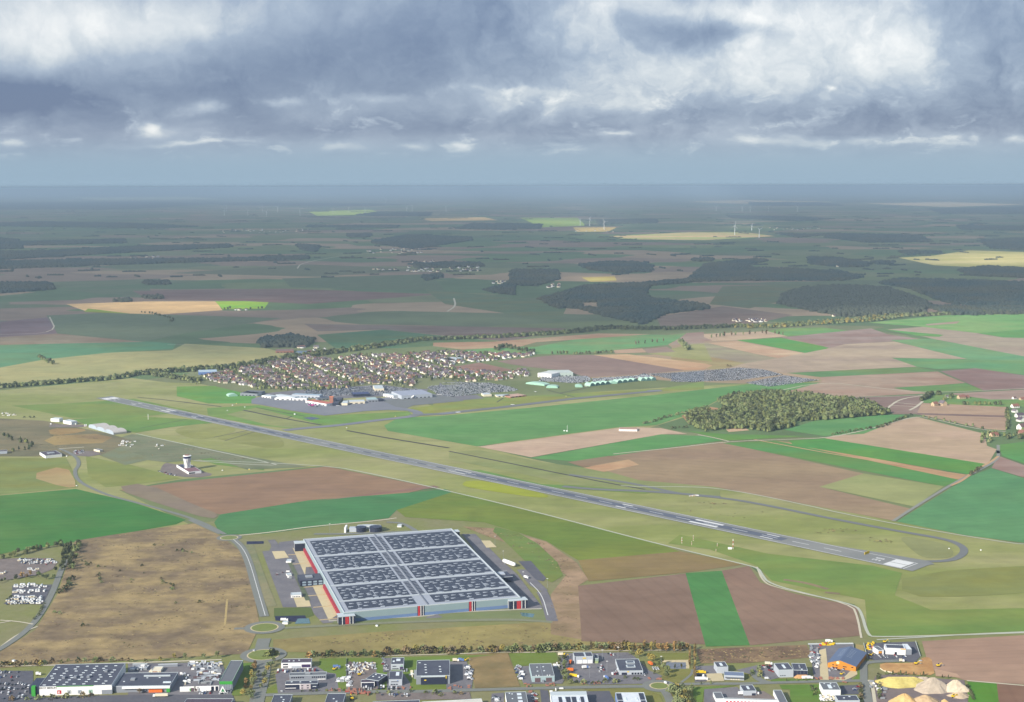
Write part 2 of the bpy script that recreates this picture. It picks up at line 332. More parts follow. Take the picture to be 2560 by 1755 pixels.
field('m5 200,195 470,175 850,165 1450,50 2000,62 2170,45 2150,66 2000,150 1530,195 1100,232 300,225', (96,166,112), (120,160,110)); field('m5 -60,130 480,120 1400,48 1860,55 850,125 700,165 200,190 -60,160', (196,166,130))
field('m5 2180,150 2324,140 2400,300 1830,225 2050,180', (170,166,110)); field('m5 1530,195 1780,180 1820,215 1540,225', (200,172,140)); field('m5 1790,185 2000,165 2070,210 1830,222', (168,148,130))
field('m5 130,340 350,305 640,370 450,400 150,370', (164,134,118)); field('m5 2170,45 2324,35 2324,130 2030,150', (178,156,138))
# fields round the airfield
field('O 872,966 905,948 990,945 1200,926 1490,896 1700,872 1862,868 1800,885 1640,902 1580,935 1490,965 1400,970 1082,1013 880,978', (88,152,92), (98,158,100), 10, 24, .03)
field('m2 1210,370 1800,500 2324,615 2324,690 1900,640 1600,540 1150,420', (96,150,84)); field('m2 1150,210 2000,260 1500,310 1200,360 780,300 640,240', (98,152,84))
field('m2 600,100 1180,60 1700,170 1100,230 640,230 100,120', (120,152,84), (104,150,82)); field('m4 -60,420 250,415 600,500 560,560 200,560 -60,500', (88,160,84))
field('m4 190,600 620,575 1000,645 1160,665 1870,625 1890,655 1300,735 900,770 600,740 200,660', (100,156,84), (112,156,88)); field('m4 350,650 600,595 1150,740 950,770 700,740', (156,158,100), (146,152,98))
field('m4 1870,600 2324,545 2324,600 2020,650', (116,160,88)); field('m5 -60,640 760,600 1950,535 2324,470 2324,540 1900,560 600,690 -60,735', (116,156,92))
field('m2 1480,330 1820,265 2140,330 1900,400 1700,420', (158,158,98), sm=2); field('m2 1850,400 2200,340 2500,400 2500,520 2050,440', (156,156,98), sm=2)
field('m8 -300,120 0,100 600,215 1300,310 2324,470 2324,560 1700,500 900,440 400,330 -300,190', (154,156,100), (140,148,92))
field('m8 -100,380 300,440 700,540 600,570 0,480 -200,440', (166,172,60), sm=2, var=.12)
field('m8 -400,300 0,290 600,430 920,440 1700,500 1600,520 600,460 0,320', (98,150,86))
field('m7 600,770 0,640 -80,700 200,740 520,850 620,950 1250,1080 1270,1330 2700,1280 2700,1130 1700,1150 1450,1050 1500,900 1300,850', (104,148,80), (118,150,82))
field('m7 1460,640 1750,690 1850,740 1840,800 1640,800 1560,740', (152,154,102), (146,148,96), sm=2); field('m7 700,955 900,955 1000,1010 900,1020 780,990', (150,126,88), sm=2, mott=None) if False else None
line_late = ['m7 700,945 850,965 1000,1010', 'm7 980,1030 1080,1040']
field('m7 1500,900 2700,830 2700,1000 2000,1060 1500,1060', (134,142,86), (124,144,82), sm=1)
field('O 1085,1014 1400,972 1452,970 1500,972 1560,985 1500,986 1205,1038', (206,178,150), (200,170,144), 9, 14, .03); field('O 1205,1040 1500,986 1600,990 1640,1000 1500,1018 1320,1048', (82,154,88), (96,158,100), 9)
field('O 1640,985 1830,990 1650,1000 1560,978', (84,154,84))
field('O 1300,1048 1500,1019 1640,1003 1700,1018 1960,1075 1860,1105 2072,1156 2032,1183 1620,1105 1450,1090', (166,142,110), (160,134,108), -20, 20, .03, patch=.003)
field('m8 1000,270 1440,190 1540,240 1200,310', (204,172,130)); field('m8 850,215 1250,155 1420,190 1000,265', (160,142,112))
field('O 1640,1006 1760,1000 2185,1090 2140,1104 1700,1018', (82,152,88), None, -14, 8); field('O 1760,1000 1800,1006 2212,1083 2185,1091', (202,166,122))
field('O 1790,1000 1872,995 2240,1052 2206,1078 1800,1010', (78,156,82), None, -14, 8)
field('O 1872,995 1900,986 2080,946 2235,985 2240,1012 2262,1020 2242,1054', (192,166,134), (200,170,142), -14, 14, .03)
field('O 1860,1105 1960,1075 2142,1104 2075,1150', (164,166,108), (152,158,100)); field('O 2035,1184 2200,1082 2250,1063 2324,1086 2420,1110 2420,1245 2324,1232 2190,1215', (82,148,104), (90,154,108), 20, 12, .05)
field('O 2250,1062 2266,1035 2324,1056 2420,1080 2420,1110 2324,1084', (168,142,128)); field('O 2265,1010 2324,1003 2420,1000 2420,1075 2324,1052 2275,1035', (82,156,92), None, 20)
field('O 1780,976 1850,955 2010,942 2066,942 1960,985 1870,990', (84,152,96), (96,156,100)); field('m6 10,700 200,640 320,660 250,700 60,760', (184,152,112)); field('m6 310,795 430,780 470,800 330,812', (206,176,140))
field('O -60,1128 0,1125 172,1110 300,1140 422,1180 400,1190 200,1225 0,1258 -60,1265', (62,130,66), (82,136,74), 12, 12, .05)
field('O -60,1040 150,1040 162,1062 176,1106 0,1123 -60,1126', (134,146,84), (122,142,78), 14); field('O 60,1080 150,1055 178,1104 150,1108', (184,162,112), sm=1)
field('O 195,1036 300,1056 370,1075 412,1086 300,1100 240,1106 200,1080', (146,150,80), (136,146,78)); field('O 250,1000 300,985 640,1050 700,1060 560,1066 480,1040 380,1050 300,1040', (138,138,108), (122,130,98), patch=.02)
field('O 0,950 100,955 250,985 300,1000 240,1030 140,1036 -60,1036 -60,948', (142,130,98), (120,116,88), patch=.012); field('m2 390,430 480,385 850,370 990,400 900,450 480,470', (174,150,96), (150,126,90)); field('m2 420,320 740,320 760,350 450,390', (170,146,96), sm=1)
field('O 272,1112 400,1095 742,1059 980,1106 860,1135 720,1141 500,1168 400,1150', (152,122,98), (160,128,98), 8, 18, .04, patch=.004); field('O 255,1108 330,1095 450,1150 500,1168 480,1180 380,1150', (140,124,108), (150,134,110), sm=1)
field('O 486,1186 500,1168 700,1136 960,1116 1010,1110 1040,1121 900,1158 882,1176 600,1212 500,1214', (70,136,90), (80,138,92), 8, 12, .04); field('O 720,1137 880,1120 1000,1106 985,1102 860,1118', (156,128,112))
field('O 900,1158 1030,1116 1200,1158 1500,1237 1545,1253 1312,1272 1240,1228 1100,1186 920,1174', (112,142,66), (98,136,62), -14, 16, .04); field('O 1312,1272 1545,1252 1692,1281 1555,1300 1336,1320', (150,130,80), (146,124,86), 5)
field('O 1312,1330 1556,1302 1602,1463 1320,1456', (146,120,102), (138,112,94), -75, 14, .04); field('O 1556,1301 1638,1296 1702,1465 1602,1468', (72,140,82), (80,144,86), -72, 8, .06)
field('O 1638,1296 1700,1285 1725,1322 1800,1347 1945,1377 1956,1443 1702,1465', (152,124,104), (144,116,98), -72, 14, .04, patch=.004); field('O 2092,1456 2324,1442 2420,1438 2420,1560 2195,1546 2110,1520', (180,148,124), (172,140,118), 5, 14, .03)
field('O 2196,1548 2262,1552 2272,1640 2200,1640', (78,148,58), None, 80); field('O 2262,1552 2420,1566 2420,1640 2272,1640', (150,120,98), None, 80)
SC1, SC2 = (172,150,106), (134,116,92)
field('O -200,1500 0,1480 80,1430 130,1350 170,1228 250,1215 440,1188 500,1216 560,1262 582,1380 590,1420 560,1484 -60,1520', SC1, SC2, 3, 30, .02, var=.24, sc=.06, patch=.016, name='scrub_ground')
field('O 620,1452 900,1432 1240,1412 1310,1440 1320,1456 1570,1466 1570,1474 900,1482 620,1480', (164,150,94), (146,132,86), var=.13, sc=.05, patch=.01, name='scrub_ground')
field('O 1050,1195 1130,1200 1240,1230 1310,1278 1335,1316 1312,1330 1320,1452 1250,1440 1250,1350 1285,1305 1200,1250 1100,1215', (176,148,118), (150,128,96), var=.16, sc=.05, patch=.012, name='scrub_ground')
field('O 1580,1474 1830,1464 1846,1492 1700,1505 1590,1506', (156,130,98), (122,100,82), var=.18, sc=.06, patch=.02, name='scrub_ground')
field('b4 1650,260 2500,240 b5 220,250 440,850 b4 1800,880', (160,136,94), (136,120,82), var=.12, patch=.02, name='scrub_ground')
field('O 1100,1190 1200,1215 1290,1300 1240,1330 1180,1260', (96,140,80), sm=1)
for s in ('b3 1150,340 2300,330 2300,600 1640,960 1150,700', 'b5 230,250 1080,230 1150,380 1000,430 400,480 320,470', 'b4 0,330 2200,270 1650,330 1660,900 600,930 0,940', 'b3 190,900 430,770 450,920 380,1010 190,1010'):
    field(s, (96,136,66), (110,138,70), var=.12, sc=.1)
for s in ('b6 500,240 1340,240 1350,500 1420,540 1430,790 900,780 700,420', 'b6 940,900 1280,860 1400,900 1500,1200 1000,1200', 'b5 1600,900 2400,880 b6 500,900 800,1000 880,1200 500,1200', 'b7 150,780 250,700 260,640 100,600'):
    field(s, (128,134,68), (140,134,76), var=.12, sc=.1)
for s in ('b7 560,760 1240,760 1250,810 560,830', 'b7 700,860 1350,850 1360,1200 880,1200 870,930 740,930', 'b6 1400,860 2200,830 1900,880 1600,910 1560,1200 1400,1200', 'b7 1870,780 1960,700 1940,480 2000,480 2030,700 2000,770', 'b2 1900,1350 2000,870 2280,850 2200,1200 2050,1450 1880,1450'):
    field(s, (88,136,62), (104,138,70), var=.12, sc=.1)
# ---------------------------------------------------------------- paved areas
ASP = mat('asphalt', (132,128,130), c2=(118,115,120), var=.10, scale=.2, patch=.03, k=1.0)
ASD = mat('dark_asphalt', (100,100,110), c2=(110,108,114), var=.1, scale=.2, patch=.03, k=.9)
RDM = mat('road_asphalt', (144,146,138), var=.06, scale=.12, k=.85)
CON = mat('pale_concrete', (226,208,164), c2=(214,198,158), var=.05, scale=.1, patch=.02, k=.95)
GRV = mat('gravel', (150,136,128), c2=(134,122,116), var=.14, scale=.25, patch=.04, k=.85)
TRK = mat('chalk_track', (214,204,178), var=.08, scale=.1)
SAND = mat('sand_soil', (214,168,108), c2=(188,140,86), var=.14, scale=.15, patch=.03)
WHT = mat('white_marking', (236,236,232), var=.04, scale=.3)
def lot(s, m=None, z=.5, name='yard', sm=0): FI[0] += 1; return sheet(name, G(s), z+(FI[0] % 11)*.004, m or ASP, smoothc=sm)
lot('b1 -200,1000 600,1000 600,1500 1800,1450 2324,1440 b2 1900,1440 1950,1561 2000,1700 b1 -300,1750', ASD)
lot('b2 0,870 1700,840 1900,1350 1900,1480 0,1480', ASP, .47)
lot('b3 350,640 500,540 1130,500 1280,590 1450,620 1500,880 1640,960 400,980'); lot('b3 430,520 1100,480 1140,540 350,600')
lot('b3 1640,420 2170,410 2220,900 1640,940', GRV); lot('b4 120,330 270,330 280,590 130,590'); lot('b4 480,590 620,780 620,940 200,940 200,600')
lot('b4 1270,400 1640,380 1760,720 1730,920 1280,920 1270,700'); lot('b4 0,960 1700,950 1730,1080 0,1100', GRV); lot('b4 2100,980 2324,960 2324,1200 2080,1200')
lot('b5 330,490 560,480 1180,460 1260,700 1200,800 500,800 420,640'); lot('b5 1150,250 2400,230 b6 330,300 600,560 850,660 560,800 b5 1700,820 1500,780 1250,700 1150,380', ASP)
lot('b5 800,910 940,920 1000,1200 830,1200', ASD); lot('b5 1600,940 2060,930 2180,1200 1700,1200', ASD); lot('b5 540,960 700,970 700,1200 540,1200', ASP)
lot('b6 1440,480 1780,470 1830,600 1900,620 1960,740 1430,770'); lot('b6 1640,620 1920,610 1970,750 1650,760', CON, .55); lot('b6 1600,900 2200,860 2324,1000 2324,1200 1600,1200')
lot('b7 0,620 350,540 600,560 700,740 560,780 400,720 270,700'); lot('b7 0,960 450,960 720,1120 700,1200 0,1200', GRV); lot('b7 1180,210 1900,200 1940,560 1850,780 1260,770', ASP); lot('b7 1340,300 1450,270 1500,780 1360,780', CON, .58, sm=0)
lot('b7 1500,740 1750,730 1840,640 1940,560 1960,690 1870,740 1740,790 1500,770', CON, .62); lot('b7 1680,870 2000,860 2010,1010 1700,1010', ASD)
lot('b7 2080,190 2324,180 b8 560,160 650,400 560,500 300,460 0,480 b7 2140,440', ASD); lot('b8 0,500 380,510 640,490 680,410 830,420 860,580 890,700 600,700 160,660 0,600', SAND, sm=1)
lot('b8 -80,720 200,680 600,720 1000,760 1360,780 1430,1200 -200,1200', mat('quarry_yard', (138,122,116), c2=(122,110,108), var=.12, scale=.15, patch=.03), .45)
lot('b8 880,600 1240,680 1300,740 900,720', mat('bare_soil', (196,160,130)), .52); lot('b7 1930,200 2060,220 2070,400 1950,440', mat('dry_grass', (178,160,104), (170,150,90)), .46)
lot('m1 150,268 250,255 265,205 390,190 440,240 460,300 560,450 700,740 560,755 500,690 480,645 290,645', ASP, .4); field('m1 640,735 860,715 1830,655 2040,655 2100,735 620,755', (124,138,92), (138,136,96), z=.44); lot('m1 1290,690 1330,688 1370,715 1250,722', ASP, .5)
lot('m1 355,245 430,240 510,370 445,375 440,430', CON, .6); lot('m1 468,455 550,450 660,640 670,690 600,735', CON, .6); lot('m1 215,268 300,265 330,310 240,320', CON, .6); lot('m1 360,578 460,576 480,640 385,645', CON, .6); lot('m1 1630,195 1690,195 1735,240 1665,243', CON, .6)
lot('m1 1500,150 1590,150 1640,200 1760,320 1870,420 2040,640 2040,660 1900,660', ASP, .42); lot('m1 1870,390 1930,390 2080,530 2060,550 1960,500', ASP, .44); lot('m1 1880,335 1965,332 2070,450 2050,470 2000,460', ASD, .46)
lot('m1 230,650 480,645 500,700 440,720 230,710', mat('retention_grass', (84,112,58)), .35); lot('m1 235,705 440,700 460,750 240,735', mat('pond_liner', (48,52,88), k=.7), .4); lot('m1 390,722 465,720 475,755 370,757', mat('pond_water', (88,124,128), rough=.15, spec=.5), .45, 'water')
lot('m1 1890,680 1990,690 1980,715 1905,705', mat('pond_water', (88,124,128)), .45, 'water')
lot('m1 45,200 160,198 160,215 45,220', MATS['pond_liner'], .4); lot('m2 880,560 1040,490 1340,590 1100,645', mat('wet_meadow', (112,128,92), (126,134,100)), .4); lot('m2 640,520 830,520 900,550 780,570 640,560', GRV)
lot('m2 440,285 740,290 760,310 430,310', GRV); lot('m3 -80,350 200,335 530,340 440,470 0,540 -80,540', GRV, sm=1); lot('m3 30,740 100,690 110,580 460,570 400,700 370,745', ASD)
lot('m2 1430,640 1480,620 1780,700 1900,730 1700,760 1400,720', GRV, .35, sm=1)
lot('b6 920,400 1280,400 1280,530 1000,530 900,470', mat('basin_water', (124,128,136), rough=.3, spec=.4), .5, 'water')
lot('b6 790,375 1330,365 1330,525 1270,525 1270,412 860,412', CON, .53, 'pavement'); lot('m5 0,480 130,600 320,590 390,620 -60,660', ASP)
lot('m4 650,478 1000,445 1640,405 1900,440 2030,440 2010,475 1700,500 1200,525 700,505', ASP, .45)
# apron and taxiways
APR = mat('apron', (150,150,156), c2=(140,142,150), var=.05, scale=.05, patch=.008, k=.85); RWM = mat('runway_asphalt', (160,160,154), c2=(146,148,144), var=.06, scale=.04, patch=.006, k=.85, stretch=(-24, 5))
TXD = mat('taxiway_dark', (134,136,134), var=.07, scale=.05, k=.85)
sheet('apron', G('m4 560,525 650,498 1000,520 1240,565 1500,540 1740,500 1900,505 2050,480 2230,500 2324,540 1900,575 1850,600 1880,640 1860,622 1700,615 1500,625 1170,662 900,622 640,572 560,562'), .56, APR)
sheet('apron', G('m4 1640,535 2050,482 2230,500 2324,540 1900,578 1850,600 1760,590'), .58, TXD)
def line(s, wd, m, z=.6, name='road', sm=2): FI[0] += 1; return road(name, G(s), wd, z+(FI[0] % 13)*.004, m, sm)
line('m4 830,785 1000,765 1300,742 1600,700 1850,675 1950,655 1930,625 1780,600', 26, APR, .57, 'taxiway'); line('m4 1880,660 2060,650 m5 0,758 600,692 1180,622 1940,552', 27, TXD, .6, 'runway', 0)
line('m5 0,760 120,748', 24, APR, .66, 'runway_marking', 0); line('m5 1830,556 1945,549', 22, APR, .66, 'runway_marking', 0); line('m5 140,744 180,741', 12, WHT, .7, 'runway_marking', 0)
line('m7 -750,235 -330,290 0,368 330,396 650,455 1000,528 1500,622 1780,668 1890,705 1930,750 1880,800 1780,822 1560,822', 12.5, TXD, .57, 'taxiway'); line('m8 800,450 1100,480 1700,500 2324,555', 16, TXD, .54, 'taxiway')
# drainage strips
DRN = mat('ditch_dark', (70,66,66), var=.15, scale=.1)
for s, wd in (('m2 1210,46 1500,75 1950,130', 5), ('m4 0,550 300,585', 6), ('m4 490,615 800,680 1140,740', 8), ('m4 1350,785 1700,850 2200,930', 8), ('m8 -300,110 0,170 180,205 700,310 1250,420 1600,480', 6), ('m4 600,595 850,640 1000,665', 4), ('m4 840,690 900,665', 4), ('m4 340,870 640,780', 3), ('m3 815,240 840,520', 2), ('m3 930,160 880,215 815,250', 2), ('m3 1600,1110 1850,1030 2080,955', 2.2), ('m5 500,655 560,615', 4), ('m5 940,545 1190,610', 4), ('m5 1050,575 1330,520', 4), ('m2 1880,400 2200,335', 3), ('m2 1650,240 1230,320', 3)):
    line(s, wd, DRN, .36, 'ditch', 1)
sheet('water', G('m4 985,680 1060,672 1130,684 1060,698'), .45, mat('pond_dark', (56,64,90), rough=.2, spec=.5, k=.6))
# roads
for s_ in line_late: line(s_, 9, mat('worn_patch', (150,128,94), (128,116,84), var=.2, scale=.1), .34, 'bare_patch')
TR = mat('perimeter_track', (196,198,178), var=.05)
line('m2 1195,368 1800,500 2324,612 2500,660 m4 -200,1020 O 742,1056 850,1077 980,1106 1200,1158 1500,1237 1700,1284 1722,1291 1728,1303 1745,1326 1850,1353 1940,1374 1955,1390 1968,1440 1985,1448 2324,1437 2500,1430', 4.2, TR, .62)
line('m7 -400,310 -250,318 0,316 260,326 650,396 1285,541 2220,700 2400,708', 4, TR, .62); line('m7 520,860 560,960 650,1000 1160,1110 1200,1200 1225,1340', 3, TRK, .6)
line('m6 -450,960 0,915 330,875 800,860 1020,850 1330,780 1580,705 1700,720 2000,792 2200,810', 5, TRK); line('m6 590,550 960,470 1300,510 1680,550 2324,518 2500,508', 5, TRK); line('m6 1080,580 1640,565 1690,550', 4, TRK)
line('m6 1400,652 1480,590 1640,565', 6, TRK); line('m6 1410,632 1600,640', 5, TRK); line('m6 1450,612 1620,628', 5, TRK); line('m6 330,875 230,850 120,830', 5, TRK); line('m6 1550,665 1600,640 1640,605', 7, TRK)
line('m7 500,-2 1100,110 1900,235 1960,240 2000,200 2100,150 2150,110', 6, mat('dirt_track', (200,162,118)), .61); line('m7 1830,310 1900,280 1960,235', 6, MATS['dirt_track'], .615)
line('m6 2150,900 2150,970 m7 2145,60 2155,120 2090,170 1950,240 1820,310 1560,470 1440,550', 7, mat('lane', (150,150,138)), .6)
line('m2 380,-0 300,520 520,500 600,530 680,580 700,640 650,700 690,790 850,870 1000,925 1300,1000 1740,1127 O 510,1213'.replace('m2 380,-0 300,520', 'm2'), 8, RDM); line('O 430,1180 500,1212', 8, RDM)
line('O 528,1224 548,1240 565,1275 582,1340 600,1400', 13, RDM); line('O 530,1225 552,1245 568,1280 585,1340 602,1398', .9, WHT, .7, 'road_marking')
line('O 600,1450 592,1475 600,1500 596,1540 580,1600 575,1660', 17, RDM); line('b2 1930,235 2120,232 2300,235', 8, RDM)
line('O 540,1216 620,1208 700,1196 860,1182 900,1176', 5, TRK); line('m1 990,70 1100,75 1190,130', 9, RDM); line('m1 300,785 600,770 1100,745 1800,725 2110,745', 9, mat('grassy_lane', (138,140,112)), .55)
line('m1 600,738 900,722 1280,706 1340,684 1850,662 2040,655', 5, mat('kerb_path', (190,186,168)), .6); line('m1 330,330 380,430 460,600', 7, mat('planted_strip', (120,122,98), (98,108,80), var=.2), .62); line('m1 210,190 240,225 225,262', 12, ASP, .5); line('m1 60,215 130,420 215,640', 14, mat('dry_verge', (150,142,104), (128,132,92), var=.15), .36)
line('m1 500,150 700,150 1000,140 1190,130', 10, RDM); line('m1 2110,740 2070,600 2040,540', 16, ASP, .5); line('m1 2080,700 2040,560 1960,480', 1.2, WHT, .68, 'road_marking')
line('b3 100,1010 600,990 1600,960 2324,938 b4 600,945 1250,930 2324,900 b5 600,888 1200,872 2324,850 b6 600,850', 9, RDM); line('b6 960,850 1240,802 1900,800 2324,800 b7 550,825 1240,805 2100,790', 8, RDM)
line('b6 830,880 900,960 960,1060 1000,1200', 10, RDM); line('b6 1180,780 1300,690 1380,620 1390,540', 3.5, RDM); line('b7 280,650 330,740 420,800 560,830', 10, RDM); line('b7 2060,800 2060,600 2060,500 2324,480 b8 300,470', 9, RDM, .66); line('b7 2080,800 2100,960 2150,1200', 10, RDM)
line('b4 80,295 1250,265 2324,225 b5 600,235 1400,212 b6 500,195 1300,185', 3, TRK); line('b1 -100,915 850,905 b2 0,860 1000,825 1700,800', 4, TRK); line('m3 0,1125 150,1010 330,940', 3, TRK)
line('O -60,1500 0,1476 75,1422 118,1350 140,1290 150,1270', 9, RDM); line('m3 0,885 150,895 290,920', 3, TRK); line('m3 0,910 110,890', 3, TRK); line('m2 520,502 740,487', 5, TRK)
line('b7 2140,780 2200,850 2250,1200', 4, TRK); line('b8 -50,130 600,95 1550,35 2400,0', 3.5, TR, .63); line('b8 1400,790 2324,870', 3, TRK); line('m3 1980,930 2000,700', 3, mat('dry_track', (190,166,110)), .6)
line('m5 0,440 300,500', 5, RDM); line('m4 1780,380 1960,450', 7, RDM); line('f2 1500,180 1530,175', 20, TRK)
line('f1 0,720 260,712 225,640', 6, TRK, .45); line('f1 1350,420 1365,395 1560,360 1700,350', 10, TRK, .45); line('f1 2030,615 2070,590 2060,555', 9, TRK, .45); line('f1 760,765 880,768', 5, TRK, .45)
def roundabout(s, ro, ri, wide):
    p = G(s)[0]; e = []
    ring = lambda r: [(p.x+r*math.cos(a*math.pi/24), p.y+r*math.sin(a*math.pi/24)) for a in range(48)]
    sheet('roundabout', ring(ro), .68, RDM); sheet('roundabout_kerb', ring(ri+1.6), .72, CON); sheet('roundabout_island', ring(ri), .76, mat('island_grass', (108,138,66), (130,140,80)))
roundabout('m1 165,783', 27, 17, 0); roundabout('O 520,1221', 21, 13.5, 0); roundabout('O 598,1487', 29, 19, 0); roundabout('b6 785,840', 20, 10, 0)
# ---------------------------------------------------------------- main runway
RL, RR = P(268, 995), P(2272, 1415); RU = (RR-RL).normalized(); RN = Vector((-RU.y, RU.x)); RLEN = (RR-RL).length
def rq(a0, a1, b0, b1, z, m, name='runway_marking'):
    sheet(name, [RL+RU*a+RN*b for a, b in ((a0,b0),(a1,b0),(a1,b1),(a0,b1))], z, m)
rq(-20, RLEN+20, -25, 25, .64, RWM, 'runway')
RUB = mat('tyre_rubber', (78,80,92), var=.14, scale=.03, k=.8, stretch=(-24, 14)); RUS = mat('tyre_rubber_faint', (112,118,132), var=.12, scale=.03, k=.8, stretch=(-24, 14))
for a0, a1, hw, m in ((330, 900, 9, RUS), (390, 760, 5, RUB), (1480, 2250, 10, RUS), (1560, 2180, 6.5, RUB), (1000, 1480, 3.5, RUS)): rq(a0, a1, -hw, hw, .66+hw*.0005, m)
for b in (-22.4, 21.2): rq(0, RLEN, b, b+1.2, .68, WHT)
a = 130
while a < RLEN-120: rq(a, a+32, -.8, .8, .69, WHT); a += 61
for a0, a1, bb, wd in ((300, 345, 9, 6), (450, 472, 10, 3), (150, 172, 10, 3), (RLEN-420, RLEN-360, 9, 7), (RLEN-270, RLEN-245, 10, 3), (RLEN-590, RLEN-566, 10, 4), (1430, 1480, 9, 2.5)):
    for sg in (-1, 1): rq(a0, a1, sg*bb-wd/2*sg, sg*(bb+wd/2) , .70, WHT)
for sg in (-1, 1):
    for base in (0, RLEN-36):
        rq(base+3, base+34, sg*1.0, sg*20, .70, WHT)
rq(RLEN+2, RLEN+3.5, -22, 22, .7, WHT); rq(-2, -.5, -22, 22, .7, WHT)
sheet('taxiway', [RL+RU*a+RN*b for a, b in ((RLEN-150, 25), (RLEN-70, 38), (RLEN+5, 46), (RLEN+24, 36), (RLEN+20, 25))], .645, RWM)
def text(body, size, loc, rz, m, name, rx=0, ext=.02, parent=None, align='CENTER'):
    cu = bpy.data.curves.new(name, 'FONT'); cu.body = body; cu.size = size; cu.extrude = ext; cu.align_x = align; cu.offset = size*.008
    tmp = bpy.data.objects.new(name, cu); dg = bpy.context.evaluated_depsgraph_get(); me = bpy.data.meshes.new_from_object(tmp.evaluated_get(dg) if False else tmp)
    bpy.data.objects.remove(tmp); me.materials.clear(); me.materials.append(m)
    o = bpy.data.objects.new(name, me); C.objects.link(o); o.location = loc; o.rotation_euler = (rx, 0, rz)
    if parent: o.parent = parent
    return o
ra = math.atan2(RU.y, RU.x)
def digit(ch, a0, b0, s=1):       # painted block numerals, s=-1 for the far threshold
    seg = {'3': ((0,6,0,2),(0,6,6,8),(0,6,12,14),(4,6,2,6),(4,6,8,12)), '0': ((0,6,0,2),(0,6,12,14),(0,2,2,12),(4,6,2,12)), '1': ((2.4,4.4,0,14),(1,2.4,11,12.4)), '2': ((0,6,0,2),(0,6,6,8),(0,6,12,14),(0,2,2,6),(4,6,8,12))}[ch]
    for x0, x1, y0, y1 in seg:
        aa = sorted((a0-s*y0, a0-s*y1)); bb = sorted((b0+s*x0, b0+s*x1)); rq(aa[0], aa[1], bb[0], bb[1], .72, WHT, 'runway_number')
digit('3', RLEN-46, -9); digit('0', RLEN-46, 3); digit('1', 46, 9, -1); digit('2', 46, -3, -1)
# ---------------------------------------------------------------- building kit
ROOFD = mat('dark_roof_membrane', (84,88,104), var=.05, scale=.15, k=.9, c2=(94,98,112), patch=.06); ROOFG = mat('grey_roof_membrane', (122,126,132), var=.05, scale=.15, k=.9)
WHW = mat('white_cladding', (240,240,238), var=.03, scale=.2, k=1.25); LGW = mat('light_grey_cladding', (196,204,214), var=.03, scale=.2); GRW = mat('grey_cladding', (150,156,166), var=.04, scale=.2)
DKW = mat('dark_cladding', (58,64,88), var=.06, scale=.3, k=.8, rough=.4); GLS = mat('window_glass', (44,52,76), rough=.15, var=.05, spec=.6, k=.6); PAR = mat('parapet_metal', (206,216,220), var=.03)
SKL = mat('skylight_dome', (230,240,244), rough=.4, var=.02, k=1.1); REDM = mat('red_panel', (206,60,66), var=.05, k=1.0); BRK = mat('brick_orange', (178,126,108), var=.1, scale=.5); GREEN = mat('green_panel', (60,176,76), var=.03, k=1.0)
OCH = mat('ochre_timber', (222,150,52), var=.08, scale=.4, c2=(208,136,50)); YEL = mat('yellow_paint', (240,204,40), var=.04, k=1.1); ORG = mat('orange_paint', (240,120,50), var=.04, k=1.1); BLU = mat('blue_paint', (110,140,200), var=.05)
CRM = mat('cream_render', (232,222,196), var=.04, k=1.15); DRT = mat('door_brown', (110,90,96), var=.06); SOL = mat('solar_panel', (56,58,76), rough=.35, var=.06, scale=.12, k=.75, spec=.3); STR = mat('steel', (170,176,182), var=.05, metal=.3)
class Bl:
    """rectangular flat-roofed building fitted to three roof corners seen at height H"""
    def __init__(s, pts, H, name, label, cat='building', wall=LGW, roof=ROOFD, par=.5, fl=None, group=None):
        q = G(pts, H) if isinstance(pts, str) else pts; s.H = H
        FL, FR, BK = q; u = (FR-FL); s.W = u.length; u.normalize(); v = Vector((-u.y, u.x)); s.D = abs((BK-FL).dot(v)); s.u, s.v, s.o = u, v, FL
        s.r = empty(name, FL.x, FL.y, 0, math.atan2(u.y, u.x), label, cat, group)
        W, D = s.W, s.D; t = .35
        MB().box(0, W, 0, D, -1.0, H-.45).build('wall', wall, s.r)
        MB().box(t, W-t, t, D-t, H-.45, H-.3).build('roof', roof, s.r)
        if par:
            b = MB(); z0 = H-.45; b.box(0, W, 0, t, z0, H+.1).box(0, W, D-t, D, z0, H+.1).box(0, t, t, D-t, z0, H+.1).box(W-t, W, t, D-t, z0, H+.1); b.build('parapet', PAR, s.r)
    def p(s, name, m, *boxes):
        b = MB()
        for q in boxes: b.box(*q)
        return b.build(name, m, s.r)
    def front(s, name, m, x0, x1, z0, z1, d=.12):   # panel on the front facade, fractions of width, metres up
        return s.p(name, m, (x0*s.W, x1*s.W, -d, 0, z0, z1))
    def left(s, name, m, y0, y1, z0, z1, d=.12): return s.p(name, m, (-d, 0, y0*s.D, y1*s.D, z0, z1))
    def right(s, name, m, y0, y1, z0, z1, d=.12): return s.p(name, m, (s.W, s.W+d, y0*s.D, y1*s.D, z0, z1))
    def top(s, name, m, x0, x1, y0, y1, h=.5, b=-.3): return s.p(name, m, (x0*s.W, x1*s.W, y0*s.D, y1*s.D, s.H+b, s.H+b+h))
    def sky(s, *l, w=2.0, d=1.4):
        for x, y in l: s.p('skylight', SKL, (x*s.W-w/2, x*s.W+w/2, y*s.D-d/2, y*s.D+d/2, s.H-.3, s.H+.15))
    def wins(s, n, x0, x1, z0, z1, gap=.35, m=GLS, name='window'):
        st = (x1-x0)/n
        for i in range(n): s.front(name, m, x0+st*i+st*gap/2, x0+st*(i+1)-st*gap/2, z0, z1)
